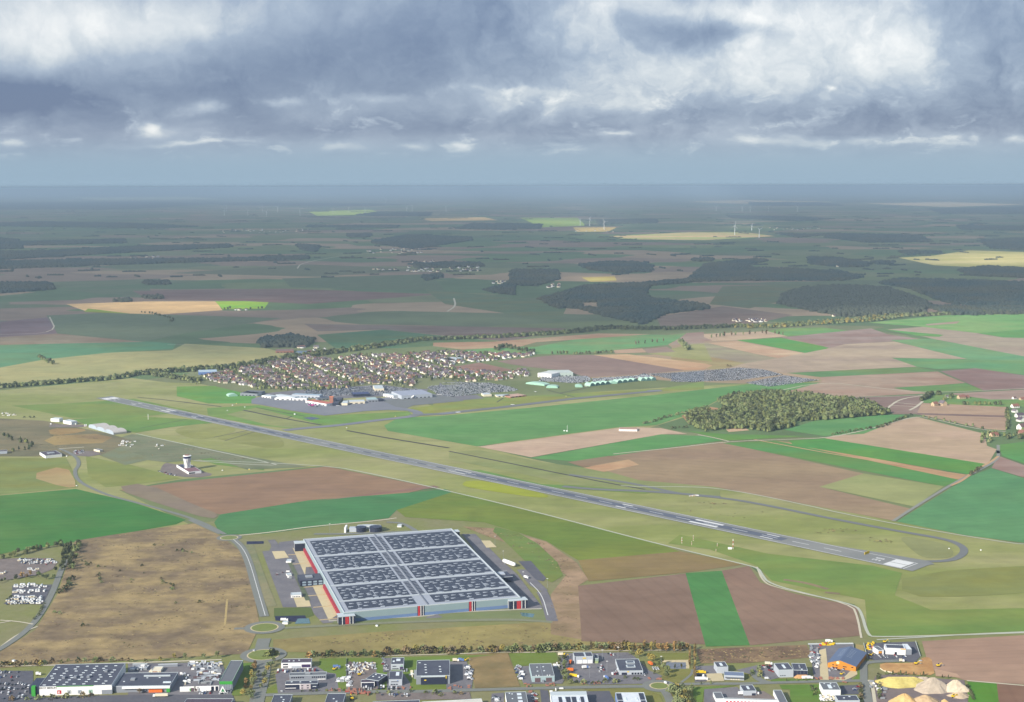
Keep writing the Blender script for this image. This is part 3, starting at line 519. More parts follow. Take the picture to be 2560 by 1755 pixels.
# 1 ---- giant warehouse
WH = Bl('m1 700,680 1895,577 440,184', 14, 'warehouse', 'huge teal-grey distribution warehouse whose roof is covered with solar panels', 'warehouse', wall=mat('pale_teal_cladding', (156,178,184), var=.02, scale=.1), roof=mat('roof_pale_grey', (176,182,192), var=.04, scale=.05), par=.0)
W, D, H = WH.W, WH.D, 14
WH.p('parapet', PAR, (0,W,-.02,1.2,H-.5,H+.7), (0,W,D-1.2,D,H-.5,H+.7), (0,1.2,1.2,D-1.2,H-.5,H+.7), (W-1.2,W,1.2,D-1.2,H-.5,H+.7))
WH.front('blue_base_band', mat('blue_cladding', (118,146,192), var=.02, scale=.1), .06, .94, -.5, 4.6, .15); WH.front('grey_joint_line', GRW, .06, .94, 4.6, 4.8, .1)
rows = [(.030,.118), (.140,.305), (.335,.505), (.535,.715), (.745,.965)]
for ri, (v0, v1) in enumerate(rows):
    for half, (u0, u1) in enumerate(((.035, .415), (.52, .985))):
        cells_u = 9 if half == 0 else 10; du = (u1-u0)/cells_u; nv = 11 if ri else 5; dv = (v1-v0)/nv
        b = MB(); lt = MB()
        b.box(u0*W, u1*W, v0*D+ (4 if ri else 0), v1*D, H-.3, H+.05)
        if ri:      # stepped near edge of the panel field
            for c in range(cells_u):
                if c % 2 == 0: b.box((u0+c*du)*W, (u0+(c+1)*du)*W, v0*D+.5, v0*D+4, H-.3, H+.05)
        b.build('solar_array', SOL, WH.r)
        for c in range(cells_u):
            for r in range(nv):
                cu, cv = u0+(c+.5)*du, v0+(r+.5)*dv
                pat = (r % 2 == 1 and c % 2 == 0) or (r in (2, 3, 7, 8) and c % 2 == 1)
                if pat:
                    ox = (.16 if (r // 2) % 2 else -.16)*du*W
                    (lt.box(cu*W+ox-1.9, cu*W+ox+1.9, cv*D-1.8, cv*D+1.8, H+.05, H+.30), lt.box(cu*W+ox+2.0, cu*W+ox+4.6, cv*D-.6, cv*D+1.2, H+.055, H+.29))
                if c % 3 == 1 and r == 0: lt.box(cu*W-3, cu*W+3, v0*D-2, v0*D+2.5, H+.06, H+.35)
            if c % 3 == 1: lt.box((u0+(c+.5)*du)*W-.35, (u0+(c+.5)*du)*W+.35, (v0+dv)*D, (v0+(v1-v0)*.5)*D, H+.06, H+.2)
        o = lt.build('rooflight_rows', mat('rooflight_grey', (190,198,208), k=.9), WH.r); o['kind'] = 'stuff'
    if ri:
        for uu, tw in ((.430, .030), (.478, .024)):
            b = MB(); nn = 9
            for r in range(nn):
                y = (v0+(v1-v0)*(r+.15)/nn)*D; b.box(uu*W, (uu+tw)*W, y, y+(v1-v0)*D/nn*.62, H-.3, H+.05)
            b.build('solar_strip', SOL, WH.r)
WH.p('roof_ridge_duct', mat('duct_grey', (128,134,146)), (.468*W, .468*W+1.3, 4, D-2, H-.3, H+.9))
for v in (.129, .320, .520, .730): WH.p('fire_wall_cap', PAR, (2, .466*W, v*D-.5, v*D+.5, H-.3, H+.8), (.475*W, W-2, v*D-.5, v*D+.5, H-.3, H+.8))
for u0 in (.408, .700):
    WH.front('dark_facade_panel', DKW, u0, u0+.04, -.5, 14.2, .3); WH.front('red_facade_panel', REDM, u0+.003, u0+.015, -.5, 14.3, .5); WH.front('white_facade_stripe', WHW, u0+.018, u0+.0215, -.5, 14.3, .45); WH.front('white_facade_stripe', WHW, u0+.032, u0+.0345, -.5, 14.3, .45)
def tower_(x0, x1, y0, y1, h, red=True):
    t = MB().box(x0, x1, y0, y1, -.5, h).build('stair_tower', DKW, WH.r); 
    MB().box(x0-.4, x1+.4, y0-.4, y1, h, h+.7).build('tower_cap', PAR, t)
    w = x1-x0
    if red:
        MB().box(x0+w*.40, x0+w*.62, y0-.25, y0, -.5, h-.2).build('red_facade_panel', REDM, t)
        for f in (.20, .66, .85): MB().box(x0+w*f, x0+w*f+.8, y0-.3, y0, -.5, h-.2).build('white_facade_stripe', WHW, t)
    MB().box(x0-.3, x0, (y0+y1)/2-.4, (y0+y1)/2+.4, -.5, h-.2).build('white_facade_stripe', WHW, t)
tower_(-8, 14, -9, 7, 11); tower_(W-18, W+8, -8, 6, 12); tower_(-16, -.5, D-22, D-6, 13, False); tower_(W+.5, W+10, D-16, D-2, 12, False)
b = MB()
for i in range(46):
    y = 8+i*(D-30)/46
    if .42*D < y < .60*D: continue
    b.box(-3.2, -.05, y, y+(D-30)/46*.8, .5, 5.2)
WH.p('red_dock_band', mat('dock_red', (176,62,76), var=.06), (-1.6, -.05, 10, .42*D, -.5, 5.6), (-1.6, -.05, .60*D, D-24, -.5, 5.6)); o = b.build('dock_shelters', mat('dock_red', (186,60,76), var=.06), WH.r); o['kind'] = 'stuff'
for y in (.045, .19, .33, .44, .76, .9): WH.p('dock_wing_wall', mat('wing_wall_tan', (210,190,150)), (-30, -3.3, y*D, y*D+.6, 0, 1.4))
OB = MB().box(-34, -.3, .455*D, .455*D+34, -.5, 9).build('office_block', DKW, WH.r)
MB().box(-33.6, -.6, .455*D+.5, .455*D+33.5, 9, 9.2).build('roof', ROOFD, OB); MB().box(-24, -14, .455*D+12, .455*D+22, 9.2, 11).build('plant_unit', STR, OB)
for i in range(4):
    for z in (1.5, 5.2): MB().box(-31+i*8, -25.5+i*8, .455*D-.25, .455*D, z, z+2.4).build('window', mat('pale_window', (170,190,205), rough=.2), OB)
OB = MB().box(W+.3, W+24, .30*D, .30*D+32, -.5, 8).build('office_block', DKW, WH.r); MB().box(W+.6, W+23.6, .30*D+.4, .30*D+31.6, 8, 8.2).build('roof', ROOFD, OB); MB().box(W+6, W+16, .30*D+12, .30*D+24, 8.2, 10).build('plant_unit', LGW, OB)
for y in (.30*D, .30*D+31.6): MB().box(W+.3, W+24, y, y+.4, 8, 8.7).build('parapet', PAR, OB)
# plant building behind
pb = empty('sprinkler_tank_building', *P(*px('m1 840,138')[0]), 0, 0, 'long low curved technical building with dark tanks behind the giant warehouse', 'building')
sc_ = 2200/3500*.37005
for x0, w_, h_ in ((-62, 26, 8), (72-30, 30, 8.5)):
    MB().lathe([(w_*.36, -.5), (w_*.36, h_), (.1, h_)], 20, x0*sc_+w_*.3, 8).build('tank', DKW, pb)
MB().prism([(x*sc_*1.0, 14+8*math.cos((x-20)/110*1.3)+y) for x, y in [(-62,0),(-30,0),(10,0),(50,0),(110,0),(110,9),(50,9),(10,9),(-30,9),(-62,9)]], -.5, 6.5).build('wall', PAR, pb)
MB().box(-26, -14, 2, 14, -.5, 7).build('pump_room', LGW, pb); MB().box(8, 18, 4, 16, -.5, 5.5).build('pump_room', LGW, pb); MB().box(-34, -31, -3, 20, -.5, 8.5).build('white_end_wall', WHW, pb)
Bl('m1 310,330 345,330 308,318', 3.5, 'gatehouse', 'small white gatehouse on the warehouse lorry yard', wall=WHW, roof=PAR)
k_ = Bl('m1 345,562 415,558 330,545', 4.5, 'drivers_cabin', 'white flat-roofed drivers cabin beside the cream concrete pad', wall=WHW, roof=PAR); k_.wins(5, .1, .9, 1.2, 2.6)
for q, l in (('m1 320,425 350,422 318,412', 'small white checkpoint hut in the middle of the lorry park entrance'), ('m1 285,745 322,745 285,735', 'white transformer hut on the grass near the large roundabout'), ('m1 1062,92 1090,92 1062,82', 'small hut on the lane behind the giant warehouse')): Bl(q, 3, 'hut', l, 'hut', wall=WHW, roof=PAR)
# white tanker-like bulk tank on the right of the warehouse
tk = empty('storage_tank', *P(*px('m1 1818,358')[0]), .5, 2.18, 'white capsule-shaped gas tank lying on grass right of the warehouse', 'tank')
MB().tube((-14,0,3.4), (14,0,3.4), 3.1, 3.1, 14).tube((-16.5,0,3.4), (-14,0,3.4), 1.4, 3.1, 14).tube((14,0,3.4), (16.5,0,3.4), 3.1, 1.4, 14).build('vessel', WHW, tk, True)
for x in (-9, 9): MB().box(x-.6, x+.6, -2.4, 2.4, -.5, 1.4).build('saddle', STR, tk)
# 2 ---- DIY store
S = Bl('b1 703,1282 2028,1250 850,885', 11, 'hardware_store', 'big white-fronted store with a dark roof full of small rooflights', 'store', wall=WHW)
for i in range(7):
    for j in range(9):
        if (i*5+j*3) % 11 in (3, 7): continue
        S.sky((.06+i*.135+((j*37) % 7)*.007, .07+j*.10+((i*13) % 5)*.004), w=3.4, d=1.3)
for x, y in ((.26, .36), (.42, .37), (.60, .38), (.80, .62)): S.top('plant_unit', GRW, x-.02, x+.02, y-.03, y+.03, 2.2)
S.front('green_trim', mat('green_trim', (70,160,84)), .24, .75, 10.2, 11.15, .3); S.front('sign_panel', GRW, .86, 1.0, -.5, 5.2, .2)
S.front('poster', REDM, .25, .305, 1.5, 6, .15); S.front('poster', mat('poster_grey', (200,206,208)), .385, .44, 1.5, 6, .15); S.front('poster', LGW, .53, .585, 1.5, 6, .15); S.front('poster', mat('poster_green', (180,214,196)), .68, .735, 1.5, 6, .15)
for x, ch in ((.41, '4'), (.56, 'C'), (.275, 'R'), (.707, 'K')): text(ch, 4.2, (x*S.W, -.2, 2.0), 0, mat('sign_black', (30,30,34)) if ch != 'R' else WHW, 'lettering', rx=math.pi/2, parent=S.r)
text('LEROY MERLIN', 3.2, (.115*S.W, -.1, 8.0), 0, MATS['sign_black'], 'lettering', rx=math.pi/2, parent=S.r)
S.p('entrance_tower', GREEN, (-8, -3.6, -2, 3, -.5, 11.6)); S.p('entrance_block', DKW, (-3.5, -.05, -.5, 6, -.5, 11.3), (-13, -.05, 6.1, 38, -.5, 8))
S.p('satellite_dome', WHW, (-9, -5, 40, 44, 0, 6))
S2 = Bl('z1 1035,492 1545,485 1050,372', 8, 'hardware_store_annex', 'low dark-roofed store wing with a long white canopy and an orange display', 'store', wall=GRW)
S2.sky((.25,.5),(.5,.6),(.72,.62),(.12,.35)); S2.front('canopy', WHW, .15, 1.0, 5.6, 7.4, 3.0); S2.front('green_sign', GREEN, .94, 1.0, 1.0, 5.4, 3.2); S2.front('orange_display', ORG, .62, .86, 0, 3.6, 2.0); S2.top('plant_unit', STR, .22, .30, .42, .55, 1.6)
S2.top('roof_screen', PAR, .42, .90, .70, .74, 1.5); S2.top('sign_panel', SKL, .84, .98, .20, .27, 1.0)
S3 = Bl('b2 1660,1190 1893,1188 1722,808', 12, 'garden_centre_hall', 'long narrow dark-roofed garden hall with green edge and white triangle sign', 'store', wall=GRW, roof=ROOFG)
S3.front('green_trim', GREEN, 0, 1, 8.6, 12.2, .3); S3.right('green_trim', mat('green_trim', (70,160,84)), 0, 1, 11, 12.2, .2); S3.left('green_trim', MATS['green_trim'], 0, 1, 11, 12.2, .2)
for i in range(7): S3.front('post', LGW, .05+i*.14, .065+i*.14, -.5, 8.5, .4)
o = MB(); xw = S3.W; o.v = [(.02*xw,-8,0.5), (.66*xw,-8,0.5), (.34*xw,-8,9.5), (.02*xw,-7.4,0.5), (.66*xw,-7.4,0.5), (.34*xw,-7.4,9.5)]; o.f = [(0,1,2), (5,4,3), (0,2,5,3), (1,4,5,2)]; o.m = [0]*4; o.build('white_gable_sign', WHW, S3.r)
o = MB(); o.v = [(.2*xw,-8.15,2.6), (.50*xw,-8.15,2.6), (.34*xw,-8.15,7.0)]; o.f = [(0,1,2)]; o.m = [0]; o.build('green_triangle', mat('logo_green', (60,150,110)), S3.r)
gw = Bl('b2 940,1285 1650,1262 948,1278', 6.5, 'garden_centre_wall', 'long white facade wall in front of the garden centre yard', 'wall', wall=WHW, roof=WHW, par=0)
gw.front('doorway', DRT, .28, .36, -.5, 4.6, .2); gw.front('green_logo', GREEN, .25, .275, 1, 4, .2); gw.front('display_window', GLS, .80, .87, .5, 5.6, .2); gw.front('display_window', GLS, .91, .98, .5, 5.6, .2); gw.front('poster', DRT, .40, .44, 1, 3.2, .2)
# 3 ---- the row of business units, left to right
A = Bl('b3 455,415 1000,404 455,342', 7.5, 'office_building', 'white two-storey office with a framed dark roof right of the lower roundabout', wall=WHW, roof=mat('brown_roof', (96,86,100), k=.9)); A.wins(1, .05, .24, 4.6, 6.2, .1); A.wins(1, .05, .24, 1.4, 3.0, .1); A.front('loading_bay', mat('purple_door', (74,58,100)), .68, .98, 1.2, 5.0, .15); A.front('shutter', LGW, .34, .66, -.3, 3.2, .1); A.sky((.25,.5),(.4,.45),(.58,.6))
A = Bl('b3 605,648 1275,632 620,590', 6.5, 'office_building', 'long pale-grey office with a row of small windows and a shallow grey roof', wall=GRW, roof=ROOFG); A.wins(6, .04, .40, 3.2, 4.8, .3); A.wins(7, .60, .98, 3.2, 4.8, .3); A.wins(6, .76, .98, .6, 2.0, .4, WHW, 'door'); A.top('antenna_platform', STR, .42, .56, .35, .6, 1.4); A.left('orange_door', ORG, .1, .8, 0, 4)
A = Bl('b3 530,806 1122,790 522,742', 7, 'office_building', 'dark building with a pinkish front panel and white framed corner', wall=DKW); A.front('light_panel', mat('pinkish_panel', (206,196,200)), .46, .78, .3, 7.0, .25); A.front('white_frame', WHW, 0, .47, 6.4, 7.2, .3); A.front('white_frame', WHW, .445, .46, -.3, 6.3, .3); A.front('white_frame', WHW, 0, .33, 2.0, 2.6, .3); A.front('window', SKL, .84, .95, 3.2, 3.9, .15)
for x in (.49, .66):
    for z in (1.6, 4.4): A.front('window', GLS, x, x+.06, z, z+1.1, .35)
A.sky((.18,.7),(.45,.6),(.76,.6))
A = Bl('b3 255,1180 600,1175 350,992', 7, 'industrial_unit', 'dark flat-roofed unit left of the two at the bottom edge beside the avenue', wall=GRW); A.sky((.45,.75),(.62,.5),(.62,.3),(.3,.2))
A = Bl('b3 1222,1210 1560,1208 1232,970', 7, 'industrial_unit', 'square dark-roofed unit at the bottom edge next to the red brick heaps', wall=GRW); A.sky((.42,.6),(.62,.4),(.3,.2))
A = Bl('b3 1990,705 2225,740 1982,570', 7.5, 'workshop', 'dark workshop beside the stone yard with four small rooflights', wall=DKW); A.sky((.25,.8),(.72,.8),(.25,.5),(.72,.5))
A = Bl('b3 1905,772 2152,765 1905,715', 6.2, 'office_building', 'small dark office with white frame in front of the workshop', wall=DKW, roof=MATS['brown_roof']); A.front('white_frame', WHW, 0, 1, 5.7, 6.3, .3); A.front('white_frame', WHW, 0, .04, -.3, 5.7, .3); A.front('white_frame', WHW, .96, 1, -.3, 5.7, .3)
A = Bl('b4 270,440 502,436 263,320', 7.5, 'office_building', 'pale grey cube office with a purple doorway, upper of the two cubes', wall=LGW); A.front('window', GLS, .12, .42, 4.4, 5.3); A.front('loading_bay', MATS['purple_door'], .70, .95, .2, 4.2); A.front('window', GLS, .1, .6, 1.2, 2.2); A.front('green_logo', mat('mint_logo', (120,210,170)), .78, .92, 4.6, 5.8); A.sky((.55,.65), w=5, d=7); A.sky((.2,.45), w=2.4, d=4)
A = Bl('b4 232,718 472,714 215,562', 8, 'office_building', 'pale grey cube office with long strip windows, lower of the two cubes', wall=LGW); A.wins(1, .15, .75, 4.8, 5.6, .05); A.wins(3, .12, .7, 1.5, 2.6, .2); A.front('sign_panel', BLU, .62, .72, 6.3, 7.2); A.sky((.62,.65), w=4, d=11)
A = Bl('b4 728,652 1342,640 655,372', 11, 'showroom', 'large dark square showroom with a black glass front and yellow logo', wall=GRW); A.front('glass_front', DKW, .14, .90, -.3, 10.0, 1.2); A.front('yellow_logo', YEL, .24, .30, 5.4, 6.6, 1.4); A.front('yellow_corner_panel', YEL, .875, .90, 7.5, 11, 1.4); A.front('white_canopy', PAR, .14, .86, 9.6, 10.6, 1.5); A.wins(9, .16, .88, .2, 2.4, .7, SKL, 'shop_window')
A.sky((.26,.72),(.27,.55),(.28,.38),(.29,.2),(.70,.58),(.71,.40),(.72,.25),(.08,.85), w=2.6, d=1.2); A.left('fire_escape', STR, .35, .6, 0, 7, 3)
A = Bl('b4 -60,1230 800,1200 -20,1112', 6.5, 'industrial_unit', 'long low dark-roofed unit cut by the bottom edge, below the showroom road', wall=GRW); A.sky((.2,.6),(.45,.5),(.7,.6))
A = Bl('b4 860,1260 1960,1200 880,1118', 5, 'industrial_unit', 'low unit with a pale curved canopy roof at the bottom edge', wall=CRM, roof=mat('cream_roof', (226,222,210)))
A = Bl('b5 652,660 1064,650 553,432', 7.5, 'industrial_unit', 'grey hangar with two brown doors facing the road', wall=mat('pale_teal_wall', (176,200,204)), roof=ROOFG, par=.3); A.front('door', DRT, .13, .38, 0, 5.4); A.front('door', DRT, .62, .88, 0, 5.4); A.front('porch', GRW, .43, .53, 0, 3, 2.2); A.sky((.3,.4),(.6,.42),(.32,.72),(.6,.74)); A.top('ridge', GRW, .47, .49, 0, 1, .25)
for x in (.18,.30,.67,.78): A.top('roof_vent', WHW, x, x+.03, .03, .07, .9)
A = Bl('b5 1425,303 1762,293 1385,226', 9.5, 'repair_garage', 'pale grey truck garage with three white doors and a yellow sign', wall=LGW); A.wins(3, .14, .98, .2, 5.0, .15, WHW, 'door'); A.front('yellow_sign', YEL, .44, .62, 6.6, 8.0, .2); A.top('white_roof_strip', PAR, .56, .64, .05, .95, .4); A.front('dark_pilaster', DKW, .02, .05, -.3, 9.3, .3)
A = Bl('b5 1790,330 1862,330 1730,262', 6, 'lean_to', 'small dark-roofed side annex right of the yellow-signed garage', wall=mat('sage_wall', (150,170,160))); A.front('porch', mat('green_awning', (150,190,150)), .1, .9, 0, 2.6, 3)
A = Bl('b6 60,560 492,553 -140,348', 5.5, 'office_building', 'low office complex with two courtyard rooflights beside the garage', wall=LGW); A.front('entrance', DKW, .10, .32, 0, 3.2, .2); A.front('yellow_sign', YEL, .33, .41, 3.6, 4.8, .2); A.wins(4, .5, .98, .8, 3.0, .3)
for x0, y0 in ((.40, .62), (.36, .28)): A.top('courtyard_frame', PAR, x0, x0+.38, y0, y0+.2, .6); A.top('courtyard_glass', GLS, x0+.05, x0+.33, y0+.04, y0+.16, .65)
A = Bl('b5 205,1190 590,1180 135,945', 7.5, 'industrial_unit', 'grey-roofed unit with a line of white domes at the bottom edge', wall=WHW, roof=ROOFG); A.sky((.66,.82),(.66,.55),(.66,.28),(.66,.05), w=5, d=6); A.sky((.32,.85),(.3,.5),(.2,.9), w=1.6)
A = Bl('b5 1040,1300 1720,1290 928,948', 8, 'industrial_unit', 'white-roofed unit with rows of solar panels, left of the pair at the bottom', wall=WHW, roof=mat('white_roof', (224,230,236), k=1.1))
for x in (.20,.40,.56,.80):
    for y in (.06, .42): A.top('solar_panel', SOL, x, x+(.09 if x in (.2,.8) else .12), y, y+.32, .4)
A.sky((.35,.7),(.73,.6), w=3, d=7); A.top('roof_step', PAR, 0, 1, .80, .99, 1.2)
A = Bl('b6 60,1250 600,1245 -130,955', 8, 'industrial_unit', 'white-roofed unit with solar panels at its sides, right of the pair', wall=BLU, roof=MATS['white_roof'])
for x in (.03, .80):
    for y in (.10, .55): A.top('solar_panel', SOL, x, x+.16, y, y+.40, .4)
A.sky((.3,.6),(.68,.6), w=2.4, d=9)
A = Bl('b6 1838,490 2038,484 1765,398', 8.5, 'industrial_unit', 'tall pale grey cube with a single rooflight beside the rusty hedge', wall=LGW); A.sky((.5,.5), w=3, d=9)
A = Bl('b6 1965,640 2325,655 1925,566', 5.5, 'showroom', 'low grey shop with a slate-blue sloping roof and cream windows', wall=LGW, roof=mat('slate_blue_roof', (120,134,160))); A.wins(4, .3, .8, .3, 2.6, .4, CRM, 'shop_window'); A.front('grey_canopy', ROOFG, .05, .95, 3.0, 3.6, 2.5)
A = Bl('b7 122,952 330,947 45,856', 6, 'industrial_unit', 'small pale grey unit with a white rooflight at the end of the lane', wall=LGW); A.sky((.5,.55), w=2.6, d=9); A.front('door', DKW, .65, .95, 0, 3)
A = Bl('b7 -190,1075 725,1104 -185,1060', 5, 'retail_terrace', 'long thin terrace with pink windows and dark roof at the bottom edge', wall=WHW, roof=ROOFD); A.wins(9, .02, .6, .3, 2.6, .4, mat('pink_window', (236,90,100)), 'shop_window')
Bl('b7 722,1180 858,1180 742,935', 6, 'retail_wing', 'dark-roofed wing crossing down to the bottom edge beside rough grass', wall=WHW, roof=ROOFG); Bl('b6 1815,1060 1965,1058 1816,945', 5, 'retail_block', 'dark-roofed corner block at the left end of the terrace', wall=WHW, roof=ROOFG)
A = Bl('b7 690,612 926,606 615,502', 9.5, 'industrial_unit', 'pale grey hall with one rooflight, left half of the twin halls', wall=LGW); A.sky((.52,.5), w=2.8, d=12); A.wins(3, .08, .5, 1.8, 2.8, .4)
A = Bl('b7 930,612 1158,618 852,500', 9.0, 'industrial_unit', 'open-fronted dark bay hall, right half of the twin halls', wall=DKW); A.sky((.6,.15), w=2, d=2); A.top('plant_unit', STR, .45, .55, .3, .7, 1.0)
for i in range(5): A.front('steel_column', STR, i*.245, i*.245+.01, 0, 8.6, .3)
A = Bl('b7 1408,930 1690,932 1375,812', 8, 'industrial_unit', 'white block with a grey roof and rooflight near the quarry lane', wall=WHW, roof=ROOFG); A.sky((.48,.45), w=4, d=11); A.sky((.25,.85),(.62,.85),(.75,.5), w=1.5)
A = Bl('b7 1648,1105 1998,1105 1632,1018', 6.5, 'industrial_unit', 'low dark-roofed unit at the bottom edge in front of the white block', wall=LGW); A.sky((.35,.5),(.64,.75), w=2)
A = Bl('z4 1068,145 1250,152 1020,108', 8.5, 'showroom', 'white machinery showroom with a dark skylight roof and an orange sign', wall=WHW, roof=mat('white_roof', (224,230,236), k=1.1)); A.top('roof_panel', ROOFD, .08, .92, .15, .88, .4); A.front('orange_sign', mat('sign_orange', (248,170,40), k=1.1), .74, .99, 7.2, 8.4, .15); A.front('door', GLS, .45, .57, .3, 3.8)
A = Bl('z4 1255,155 1305,155 1220,108', 8.0, 'canopy', 'white roofed open canopy on the right side of the machinery showroom', 'canopy', wall=GRW, roof=MATS['white_roof'])
A = Bl('z4 1003,166 1052,162 930,132', 7.0, 'showroom_annex', 'small white annex with a grey roof left of the machinery showroom', wall=WHW, roof=ROOFG); A.front('orange_sign', MATS['sign_orange'], .05, .60, 3.0, 5.4, .15); A.front('sign_panel', DRT, 0, .66, -.3, 6, .08)
A = Bl('b2 1000,1600 1860,1600 990,1498', 7, 'industrial_unit', 'grey building with a pale double parapet cut by the bottom left edge', wall=GRW, roof=MATS['brown_roof'])
A = Bl('b2 80,870 350,866 78,862', 4, 'open_shed', 'low shed behind the store yard full of pipes', 'shed', wall=GRW, roof=ROOFG); A = Bl('b2 545,880 900,868 545,872', 4, 'storage_rack', 'long grey rack wall behind the store annex', 'shed', wall=GRW, roof=ROOFG); Bl('b2 425,985 595,985 422,915', 3.5, 'timber_shed', 'cream-coloured shed behind the store annex', 'shed', wall=CRM, roof=CRM)
# ochre gabled hall
def gable_hall(FLs, FRs, BLs, he, hr, name, label, wall, roofm, cat='hall', over=.6, ridge=.5):
    q = G(FLs+' '+FRs+' '+BLs, he); FL, FR, BK = q; u = FR-FL; Wd = u.length; u.normalize(); v = Vector((-u.y, u.x)); Dp = abs((BK-FL).dot(v))
    r = empty(name, FL.x, FL.y, 0, math.atan2(u.y, u.x), label, cat); o = MB(); xr = Wd*ridge
    for y in (0, Dp): o.quad((0,y,-.5), (Wd,y,-.5), (Wd,y,he), (xr,y,hr), (0,y,he))
    o.quad((0,0,-.5),(0,Dp,-.5),(0,Dp,he),(0,0,he)); o.quad((Wd,0,-.5),(Wd,Dp,-.5),(Wd,Dp,he),(Wd,0,he)); o.build('wall', wall, r)
    o = MB(); t = .3
    for (x0, z0, x1, z1) in ((-over, he-.1, xr, hr+.05), (Wd+over, he-.1, xr, hr+.05)):
        o.quad((x0,-over,z0),(x1,-over,z1),(x1,Dp+over,z1),(x0,Dp+over,z0)); o.quad((x0,-over,z0+t),(x0,Dp+over,z0+t),(x1,Dp+over,z1+t),(x1,-over,z1+t)); o.quad((x0,-over,z0),(x0,-over,z0+t),(x1,-over,z1+t),(x1,-over,z1))
    o.build('roof', roofm, r); return r, Wd, Dp
r, Wd, Dp = gable_hall('b7 1482,492', '1935,560', '1450,240', 6.5, 11.5, 'timber_hall', 'ochre timber-fronted hall with a steep blue-grey gabled roof', OCH, mat('bluegrey_roof', (104,120,148), var=.03, scale=.3), ridge=.42)
for x, z in ((.16,4.2),(.28,4.2),(.16,1.4),(.28,1.4),(.54,3.8),(.60,3.8),(.55,1.4),(.84,4.4)): MB().box(x*Wd, x*Wd+2.4, -.15, 0, z, z+1.0).build('window', GLS, r)
MB().lathe([(1.9, 0), (1.9, .2)], 20).build('round_sign', mat('sign_cream', (240,240,180)), r).matrix_local = Matrix.Translation((.36*Wd, -.1, 8.2)) @ Matrix.Rotation(math.pi/2, 4, 'X')
for sg in (0, 1):
    o = MB()
    for i in range(7):
        y = Dp*(.35+.08*i)
        if sg == 0: o.quad((.42*Wd*.45,y,6.5+5*.45+.45),(.42*Wd*.85,y,6.5+5*.85+.45),(.42*Wd*.85,y+.7,6.5+5*.85+.45),(.42*Wd*.45,y+.7,6.5+5*.45+.45))
        else: o.quad((Wd*(1-.58*.85),y,6.5+5*.85+.45),(Wd*(1-.58*.5),y,6.5+5*.5+.45),(Wd*(1-.58*.5),y+.7,6.5+5*.5+.45),(Wd*(1-.58*.85),y+.7,6.5+5*.85+.45))
    o.build('rooflight_strips', mat('pale_rooflight', (170,184,200)), r)
# ---------------------------------------------------------------- control tower
p = P(*px('t1 1290,800')[0]); ct = empty('control_tower', p.x, p.y, 0, 0, 'white flared airport control tower with a dark glass cab and rust-red base building', 'tower')
MB().lathe([(6.4, -.5), (6.2, 4), (5.6, 8), (6.2, 15), (8.6, 24.5)], 10).build('shaft', WHW, ct)
MB().lathe([(8.7, 24.5), (8.7, 25.2), (6.8, 25.2)], 24).build('balcony', LGW, ct)
MB().lathe([(6.6, 25.2), (8.0, 29.6)], 16).build('glass_cab', mat('cab_glass', (40,40,96), rough=.1, spec=.6), ct)
MB().lathe([(8.6, 29.6), (8.8, 30.2), (8.0, 30.9), (6, 31.2)], 24).build('cab_roof', WHW, ct); MB().tube((0,0,31), (0,0,35), .5, .3).build('mast', STR, ct); MB().lathe([(5.2, 31.3), (5.0, 31.9)], 16).build('roof_deck', mat('rust_deck', (170,110,90)), ct)
for a_ in range(5):
    th = a_*math.pi*2/5+.6; MB().box(-.35, .35, 0, .5, 0, 24).build('rib', PAR, ct).matrix_local = Matrix.Rotation(th, 4, 'Z') @ Matrix.Translation((0, 6.3, 0)) @ Matrix.Rotation(-.06, 4, 'X')
bb = Bl('t1 1325,868 1790,820 440,650', 5.5, 'tower_offices', 'low white L-shaped office block wrapped round the foot of the control tower', wall=WHW, roof=mat('rust_roof', (140,104,110)))
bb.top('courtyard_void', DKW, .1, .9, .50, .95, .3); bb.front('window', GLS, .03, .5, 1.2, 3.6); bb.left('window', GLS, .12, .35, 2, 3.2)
# ---------------------------------------------------------------- wave hangar & left buildings
def barrel(parent, x0, x1, y0, y1, h0, hr, m, name='vault', n=10, ends=None, flip=False):
    o = MB(); pr = []
    for i in range(n+1): t = math.pi*i/n; pr.append((x0+(x1-x0)*(1-math.cos(t))/2, h0+hr*math.sin(t)))
    for (a, za), (b, zb) in zip(pr, pr[1:]): o.quad((a,y0,za),(b,y0,zb),(b,y1,zb),(a,y1,za))
    o.k = 1
    for y in (y0, y1): o.quad(*([(a,y,z) for a, z in pr]+[(x1,y,-.5),(x0,y,-.5)]))
    o.k = 0; o.quad((x0,y0,-.5),(x0,y1,-.5),(x0,y1,h0),(x0,y0,h0)); o.quad((x1,y0,-.5),(x1,y0,h0),(x1,y1,h0),(x1,y1,-.5))
    return o.build(name, [m, ends or m], parent)
q = G('m2 1000,378 1110,372 780,312', 0); ang = math.atan2((q[2]-q[0]).y, (q[2]-q[0]).x)
wv_ = empty('wave_hangar', q[0].x, q[0].y, 0, ang, 'pale hangar with three rounded wave-like roof vaults on the airfield edge', 'hangar'); L_ = (q[2]-q[0]).length
for i in range(3): barrel(wv_, i*L_/3+.4, (i+1)*L_/3-.4, -34, 0, 4, 6, mat('vault_cream', (206,200,192)), ends=mat('vault_blue', (186,200,214)))
for s_, l, h_, wl_ in (('m2 445,232 520,236 455,222', 'white box building, left of the pair by the airfield', 8, WHW), ('m2 555,248 628,262 560,232', 'white box building, right of the pair by the airfield', 8, WHW), ('m2 -5,524 62,520 0,512', 'grey shed at the left edge below the copse', 6, LGW), ('m2 825,502 878,512 840,495', 'small building with a red end by the netted yard', 5, CRM)):
    A = Bl(s_, h_, 'industrial_unit', l, wall=wl_, roof=PAR if h_ > 6 else MATS['brown_roof'])
